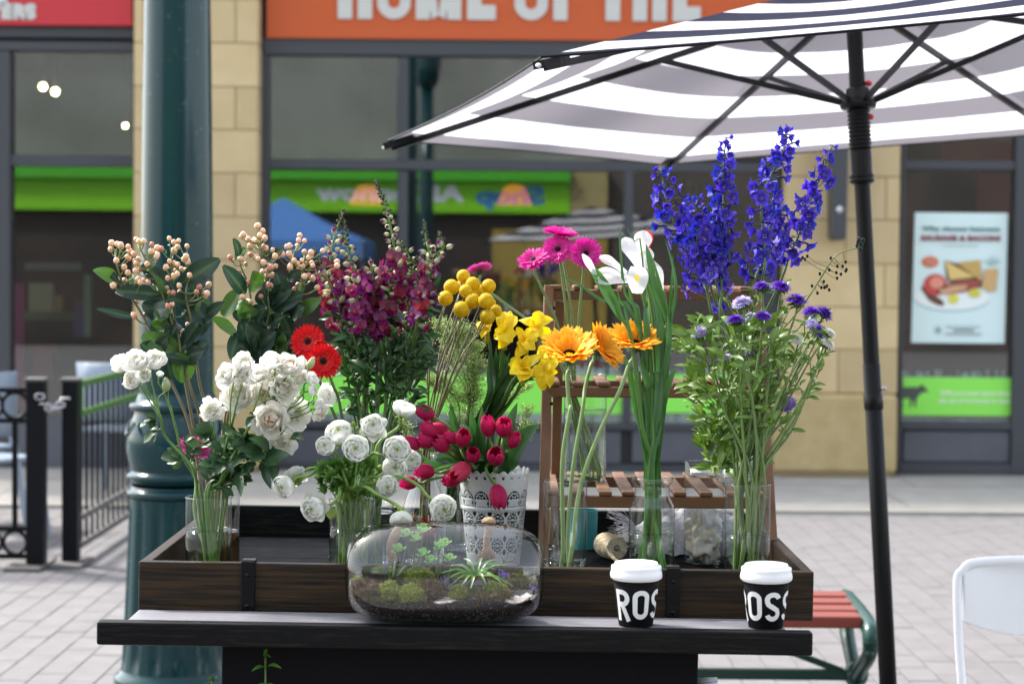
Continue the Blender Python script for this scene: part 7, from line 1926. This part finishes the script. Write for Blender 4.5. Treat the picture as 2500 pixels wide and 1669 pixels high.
# ------------------------------------------------------------ airy green filler (pennycress)
random.seed(91)
def airy(lab, root, pts, spread, n, cols, zk='9'):
    t = thing('pennycress', lab, 'filler greenery', in_vase('daff'), 'airy green filler stems')
    path = stem_part(t, [in_vase('daff', rnd(-.4, .4), rnd(-.4, .4), .02), rim_pt('daff', rnd(-.2, .2), 0)] + [Z(zk, a, b, 4.12) for a, b in pts], .0016, .0008, (.14, .24, .06))
    g = G()
    for i in range(n):
        f = 1 - rnd(0, 1) ** 1.3 * .58; p = along(path, f); a = rnd(0, 6.28); l = spread * rnd(.2, 1) * (1.15 - f * .6)
        e = p + Vector((math.cos(a) * l, math.sin(a) * l * .8, rnd(.0, .9) * l)); tube(g, [p, p.lerp(e, .5) + Vector((0, 0, -.002)), e], .00035, .0003, (.14, .24, .06), seg=3, n=2, cap=False)
        for k in range(9):
            q = p.lerp(e, .35 + .65 * k / 8) + Vector((rnd(-1, 1), rnd(-1, 1), rnd(-.5, 1))) * .006; s = rnd(.0010, .0019); u = Vector((rnd(-1, 1), rnd(-1, 1), rnd(-1, 1))).normalized(); v = u.cross(Vector((rnd(-1, 1), rnd(-1, 1), .3))).normalized()
            c = vcol(random.choice(cols), .2); g.add([q + u * s, q + v * s * .8, q - u * s, q - v * s * .8], [(0, 1, 2, 3)], c)
    part('seed_pods', g, M['leaf'], t, kind='stuff')
PC = [(.40, .52, .18), (.32, .46, .12), (.50, .58, .26), (.2, .34, .08)]
airy('airy green filler at the left, against the snapdragons', 0, [(600,1500),(350,900),(200,450)], .05, 190, PC)
airy('airy green filler just behind the craspedia stems', 0, [(600,1500),(480,900),(420,480)], .055, 190, PC)
airy('airy green filler sprig second from the craspedia stems', 0, [(620,1500),(560,950),(560,520)], .055, 190, PC)
airy('dense airy green filler in the middle, below the yellow iris', 0, [(650,1500),(650,1100),(700,760)], .055, 220, PC)
airy('dark airy green filler low in the middle', 0, [(600,1568),(650,1300),(720,1000)], .05, 220, PC)
airy('airy green filler drooping left low beside the ranunculus', 0, [(400,1568),(200,1300),(60,1180)], .05, 170, PC)
airy('airy green filler low behind the white ranunculus', 0, [(480,1568),(330,1300),(250,1150)], .05, 170, PC)
airy('airy green filler spreading right before the green band', 0, [(1000,1568),(1150,1400),(1380,1280)], .04, 130, PC)
airy('airy green filler at the right, beside the plant stand post', 0, [(1950,520),(1980,420),(2010,300)], .035, 90, PC, '5')
airy('airy green filler hanging behind the right tulip leaf', 0, [(1950,560),(2000,480),(2040,440)], .03, 80, PC, '5')
airy('airy green filler low behind the milk bottle', 0, [(1180,640),(1060,480),(1000,400)], .045, 130, PC, '5')

# ------------------------------------------------------------ delphiniums
random.seed(101)
def delph_mesh(seed, half=False):
    random.seed(seed); g = G(); B1 = vcol(random.choice([(.035, .025, .34), (.06, .03, .34), (.03, .03, .42)]), .3); B2 = vcol(random.choice([(.08, .075, .62), (.13, .09, .58), (.07, .10, .66)]), .3)
    for k in range(5):
        petal(g, rot_petal(k * 1.257 + rnd(-.15, .15), (1.0 if half else .5) + rnd(-.2, .2), .0012, 0), .0165, .0145, 5, 5, -.35, .25, mixc(B1, (.12, .05, .4), .3), B2, None, .001)
    for k in range(4): petal(g, rot_petal(k * 1.57 + .4, 1.1, .0008, .001), .006, .005, 3, 2, -.3, .3, (.10, .08, .3), (.3, .28, .6))
    tube(g, [(0, 0, 0), (0, .004, -.008), (0, .009, -.014), (0, .012, -.017)], .0022, .0007, (.05, .02, .28), (.03, .01, .14), seg=6, n=3)
    return g.mesh('floret', None, True, M['petal'])
DM = [delph_mesh(s) for s in (1, 2, 3, 8, 9)]; DH = [delph_mesh(s, True) for s in (4, 5, 6)]
DS = [('leftmost blue delphinium spire, its tip under the umbrella corner', [(165,290),(190,430),(230,600),(330,760),(440,1000),(500,1250)], .95, 46, 110, .035),
      ('delphinium spire rising left of the umbrella rib, second from the left', [(580,90),(565,300),(565,520),(560,760),(555,1000),(550,1280)], .72, 38, 60, .022),
      ('tallest blue delphinium spire in front of the bright canvas', [(965,25),(955,160),(870,330),(810,520),(825,800),(810,1010)], .90, 44, 75, .028),
      ('right blue delphinium spire leaning towards the umbrella pole', [(1250,150),(1190,330),(1110,520),(1050,700),(980,860),(930,1010)], .85, 42, 62, .024),
      ('dense blue delphinium behind the leftmost spire', [(370,470),(400,640),(400,800),(440,940),(500,1100)], .85, 42, 90, .030),
      ('low blue delphinium in the middle above the white asters', [(500,560),(490,700),(480,860),(520,1020),(540,1150)], .75, 30, 70, .028),
      ('blue delphinium low in front of the asters', [(880,480),(900,640),(860,800),(780,960),(740,1100)], .80, 36, 80, .03)]
dlf = leafmesh('leaf', .03, .004, (.05, .12, .03), (.09, .18, .04), .7, .3)
for lab, pts, cut, n, wpx, wd in DS:
    Y = 3.98 + rnd(-.05, .05); b = in_vase('delph', rnd(-.5, .5), rnd(-.4, .4), .015); t = thing('delphinium', lab, 'delphinium', b, 'blue delphiniums')
    top = [Z('8', a, c, Y) for a, c in pts]
    path = stem_part(t, [b, rim_pt('delph', rnd(-.5, .3), 0, .01)] + list(reversed(top)), .0034, .0012, (.09, .17, .05), (.14, .22, .08), n=6)
    hp_ = crom(top, 8); m_ = int(len(hp_) * cut)
    for i in range(int(n * 1.0)):
        f = ((i + rnd(0, 1)) / (n * 1.0)); p = along(hp_, f * cut)
        if f < .14: continue_small = True
        else: continue_small = False
        a = i * 2.4; dr = Vector((math.cos(a), math.sin(a) * .8 - .15, rnd(-.1, .35))); w = pxm(wpx, Y, '8') * (.35 + .65 * min(1, f * 2.2)) * rnd(.45, 1.45)
        q = p + dr * w
        d = (dr * .9 + Vector((rnd(-.5, .5), -.25, rnd(-.9, .15)))).normalized()
        small = f < .22
        sc_ = (.55 + f) if small else rnd(.85, 1.15)
        part('floret', random.choice(DH if (small or rnd(0, 1) < .5) else DM), None, t, frame(q, d, sc_, rnd(0, 6)))
        g = G(); tube(g, [p + Vector((0, 0, -.004)), p.lerp(q, .6) + Vector((0, 0, .002)), q - d * .004], .0008, .0007, (.10, .14, .10), seg=4, n=2, cap=False); part('flower_stalk', g, M['stem'], t)
    for i in range(7): leaf_at(dlf, t, along(path, rnd(.35, .7)), (rnd(-1, 1), rnd(-.5, .3), rnd(0, 1)), None, rnd(.7, 1.2))
# bare seed sprig reaching right
t = thing('seed_sprig', 'thin sprig of dark buds reaching right in front of the umbrella pole', 'sprig', in_vase('delph', .3), None)
Y = 3.95
mp_ = stem_part(t, [in_vase('delph', .4), rim_pt('delph', .5, 0)] + [Z('8', a, b, Y) for a, b in ((1060,1180),(1180,1000),(1270,860),(1340,820),(1430,795))], .0020, .0010, (.14, .2, .05), (.18, .24, .06))
for (x, y) in ((1425,760),(1445,775),(1440,800),(1420,785),(1455,748),(1430,742),(1180,962),(1240,938),(1250,862),(1345,887),(1292,915),(1325,915),(1345,945),(1315,965),(1285,955),(1290,990),(1210,1050),(1225,1040),(1190,1050),(1165,1085),(1130,1040),(1205,1012),(1070,860),(1100,850),(1085,870),(1240,1065),(1350,935)):
    g = G(); q = Z('8', x, y, Y + rnd(-.01, .01)); near = min(mp_, key=lambda v: (v - q).length); rr = .0028 if x < 1400 else .0042
    ball(g, q, rr, (.02, .012, .02) if x < 1400 else (.035, .05, .05), 6, 5, 1.3); part('bud', g, M['petal'], t)
    g = G(); tube(g, [near, near.lerp(q, .5) + Vector((0, 0, -.003)), q], .0006, .0005, (.16, .2, .06), seg=4, n=3); part('twig', g, M['stem'], t)

# ------------------------------------------------------------ asters
random.seed(111)
def aster_mesh(seed, c, ctr, rim=None):
    random.seed(seed); g = G(); R = .0165
    for ring, (n, k, el) in enumerate(((34, 1., .05), (30, .88, .25), (26, .72, .5), (20, .52, .8), (14, .34, 1.1), (8, .2, 1.35))):
        for i in range(n):
            a = 2 * math.pi * (i + .5 * ring) / n + rnd(-.06, .06); cc = mixc(c, ctr, ring / 5); petal(g, rot_petal(a, el + rnd(-.12, .12), R * .08, ring * .0007), R * .92 * k * rnd(.88, 1.06), R * .17, 3, 2, -.25, .3, vcol(cc, .15), vcol(mixc(cc, rim or cc, .5), .15))
    for k in range(2):
        for i in range(9): petal(g, rot_petal(i * .698 + k * .35, -.35 - .5 * k, R * .05, -.0015), R * .75, R * .3, 3, 2, .5, .2, (.06, .14, .03), (.10, .22, .04))
    ball(g, (0, 0, -.003), R * .3, (.07, .16, .03), 8, 6)
    return g.mesh('flower_head', None, True, M['petal'])
AV = [aster_mesh(s, (.16, .045, .50), (.20, .07, .58)) for s in (1, 2)]; AL = aster_mesh(3, (.55, .50, .74), (.70, .68, .80), (.36, .28, .66)); AW = aster_mesh(4, (.78, .78, .76), (.74, .74, .58)); AM = aster_mesh(5, (.30, .16, .62), (.70, .66, .76), (.24, .12, .6))
AS = [(805,1040,62,'v',(-.2,1,.25),'deep purple aster at the very top left'),(930,1045,82,'v',(.1,1,.3),'wide purple aster at the very top'),(680,1142,76,'l',(-.35,1,.35),'lilac white aster on the left below the topmost'),(1030,1130,88,'v',(.1,1,.2),'purple aster right of the topmost pair'),(640,1258,76,'v',(-.1,1,.1),'dark purple aster at the left centre'),
      (738,1234,50,'l',(-.3,1,.4),'small lilac aster next to a purple one'),(820,1232,62,'v',(.1,1,.4),'purple aster beside a lilac one in the middle'),(1130,1210,80,'v',(.1,1,.3),'purple aster in the right cluster'),(1215,1212,74,'v',(.7,.8,.3),'tilted purple aster furthest right'),(410,1332,66,'l',(-.3,.9,.5),'leftmost aster, white with lilac tips'),
      (725,1450,62,'l',(0,.9,.5),'lilac white aster in the middle of the leaves'),(578,1495,48,'l',(-.2,.9,.3),'small lilac aster low at the left'),(780,1312,34,'w',(.2,.9,.3),'white aster bud in the centre'),(1035,1380,46,'w',(0,.5,.8),'small white aster facing forward'),(1175,1328,84,'v',(.5,.9,.4),'purple aster slanting down in front of white ones'),
      (1243,1338,52,'w',(.6,.8,.3),'white aster behind the slanting purple one'),(1232,1408,60,'w',(.5,.8,.4),'white aster low at the right'),(1130,1275,50,'l',(0,.9,.5),'lilac aster half hidden in the right cluster')]
al = [leafmesh('leaf', .030, .012, (.085, .16, .02), (.15, .26, .04), .8, .35, .001, (.17, .27, .06)) for _ in range(3)] + [leafmesh('leaf', .034, .007, (.08, .15, .02), (.13, .23, .035), .9, .3)]
def aster(x, y, r, k, d, lab, zk='8'):
    Y = 3.74 + rnd(-.07, .05); b = in_vase('aster', rnd(-.6, .6), rnd(-.5, .5), .012); t = thing('aster', lab, 'aster', b, 'asters in the corner vase')
    c = Z(zk, x, y, Y); dv = Vector((d[0], -d[2], d[1])).normalized(); s = pxm(r, Y, zk) / .0168
    part('flower_head', {'v': AV[0] if rnd(0, 1) < .5 else AV[1], 'l': AL, 'w': AW, 'm': AM}[k], None, t, frame(c, dv, s, rnd(0, 6)))
    rimp = rim_pt('aster', rnd(-.6, .7), rnd(-.5, .5), .002); mid_ = rimp.lerp(c, .5) + Vector((rnd(-.015, .015), 0, 0))
    path = stem_part(t, [b, rimp, mid_, c - dv * .02 - Vector((0, 0, .012)), c - dv * .004], .0034, .0014, vcol((.14, .22, .06), .2), vcol((.13, .2, .05), .2), n=6)
    for i in range(9):
        f = rnd(.42, .97); leaf_at(random.choice(al), t, along(path, f), (rnd(-1, 1), rnd(-.7, .4), rnd(0, 1)), None, rnd(.55, 1.1))
    # side shoot
    for q in range(2):
        f = rnd(.45, .8); p = along(path, f); e = p + Vector((rnd(-.035, .035), rnd(-.02, .02), rnd(.02, .06))); g = G(); tube(g, [p, p.lerp(e, .5) + Vector((0, 0, -.004)), e], .0013, .0009, (.13, .22, .05), seg=5, n=3); part('side_shoot', g, M['stem'], t)
        for w in range(3): leaf_at(random.choice(al), t, p.lerp(e, .5 + .25 * w), (rnd(-1, 1), rnd(-.5, .3), rnd(.2, 1)), None, rnd(.4, .8))
for a in AS: aster(*a)
aster(2015, 250, 86, 'm', (-.2, .6, .7), 'white and violet aster low at the right before the column', '7')
aster(2238, 102, 30, 'w', (.8, .5, .3), 'tiny white aster bud furthest right at the leaves edge', '7')
af = thing('aster_foliage', 'fresh green aster leaves filling the bunch above the corner vase', 'foliage', in_vase('aster'))
for i in range(8):
    x = 450 + 760 * i / 7; stem_part(af, [in_vase('aster', rnd(-.6, .6), rnd(-.5, .5)), rim_pt('aster', rnd(-.7, .7), rnd(-.5, .5)), Z('8', 640 + (x - 640) * .75 + rnd(-30, 30), 1620, 3.74), Z('8', x, 1380 + rnd(-60, 60), 3.76)], .003, .0012, vcol((.14, .2, .06), .3), (.13, .22, .05))
for i in range(480):
    v = rnd(0, 1); y = 760 + 480 * v ; cxl = 1862 - 70 * v * .6; hwid = 135 - 85 * v
    if v < .15: hwid = 120
    px = 1780 + rnd(-1, 1) * hwid + 8 * (1 - v); p = P(px, 790 + 360 * v, 3.74 + rnd(-.07, .06))
    leaf_at(random.choice(al), af, p, ((px - 1780) / 140 + rnd(-.6, .6), rnd(-.7, .4), rnd(-.1, 1)), None, rnd(.7, 1.5))
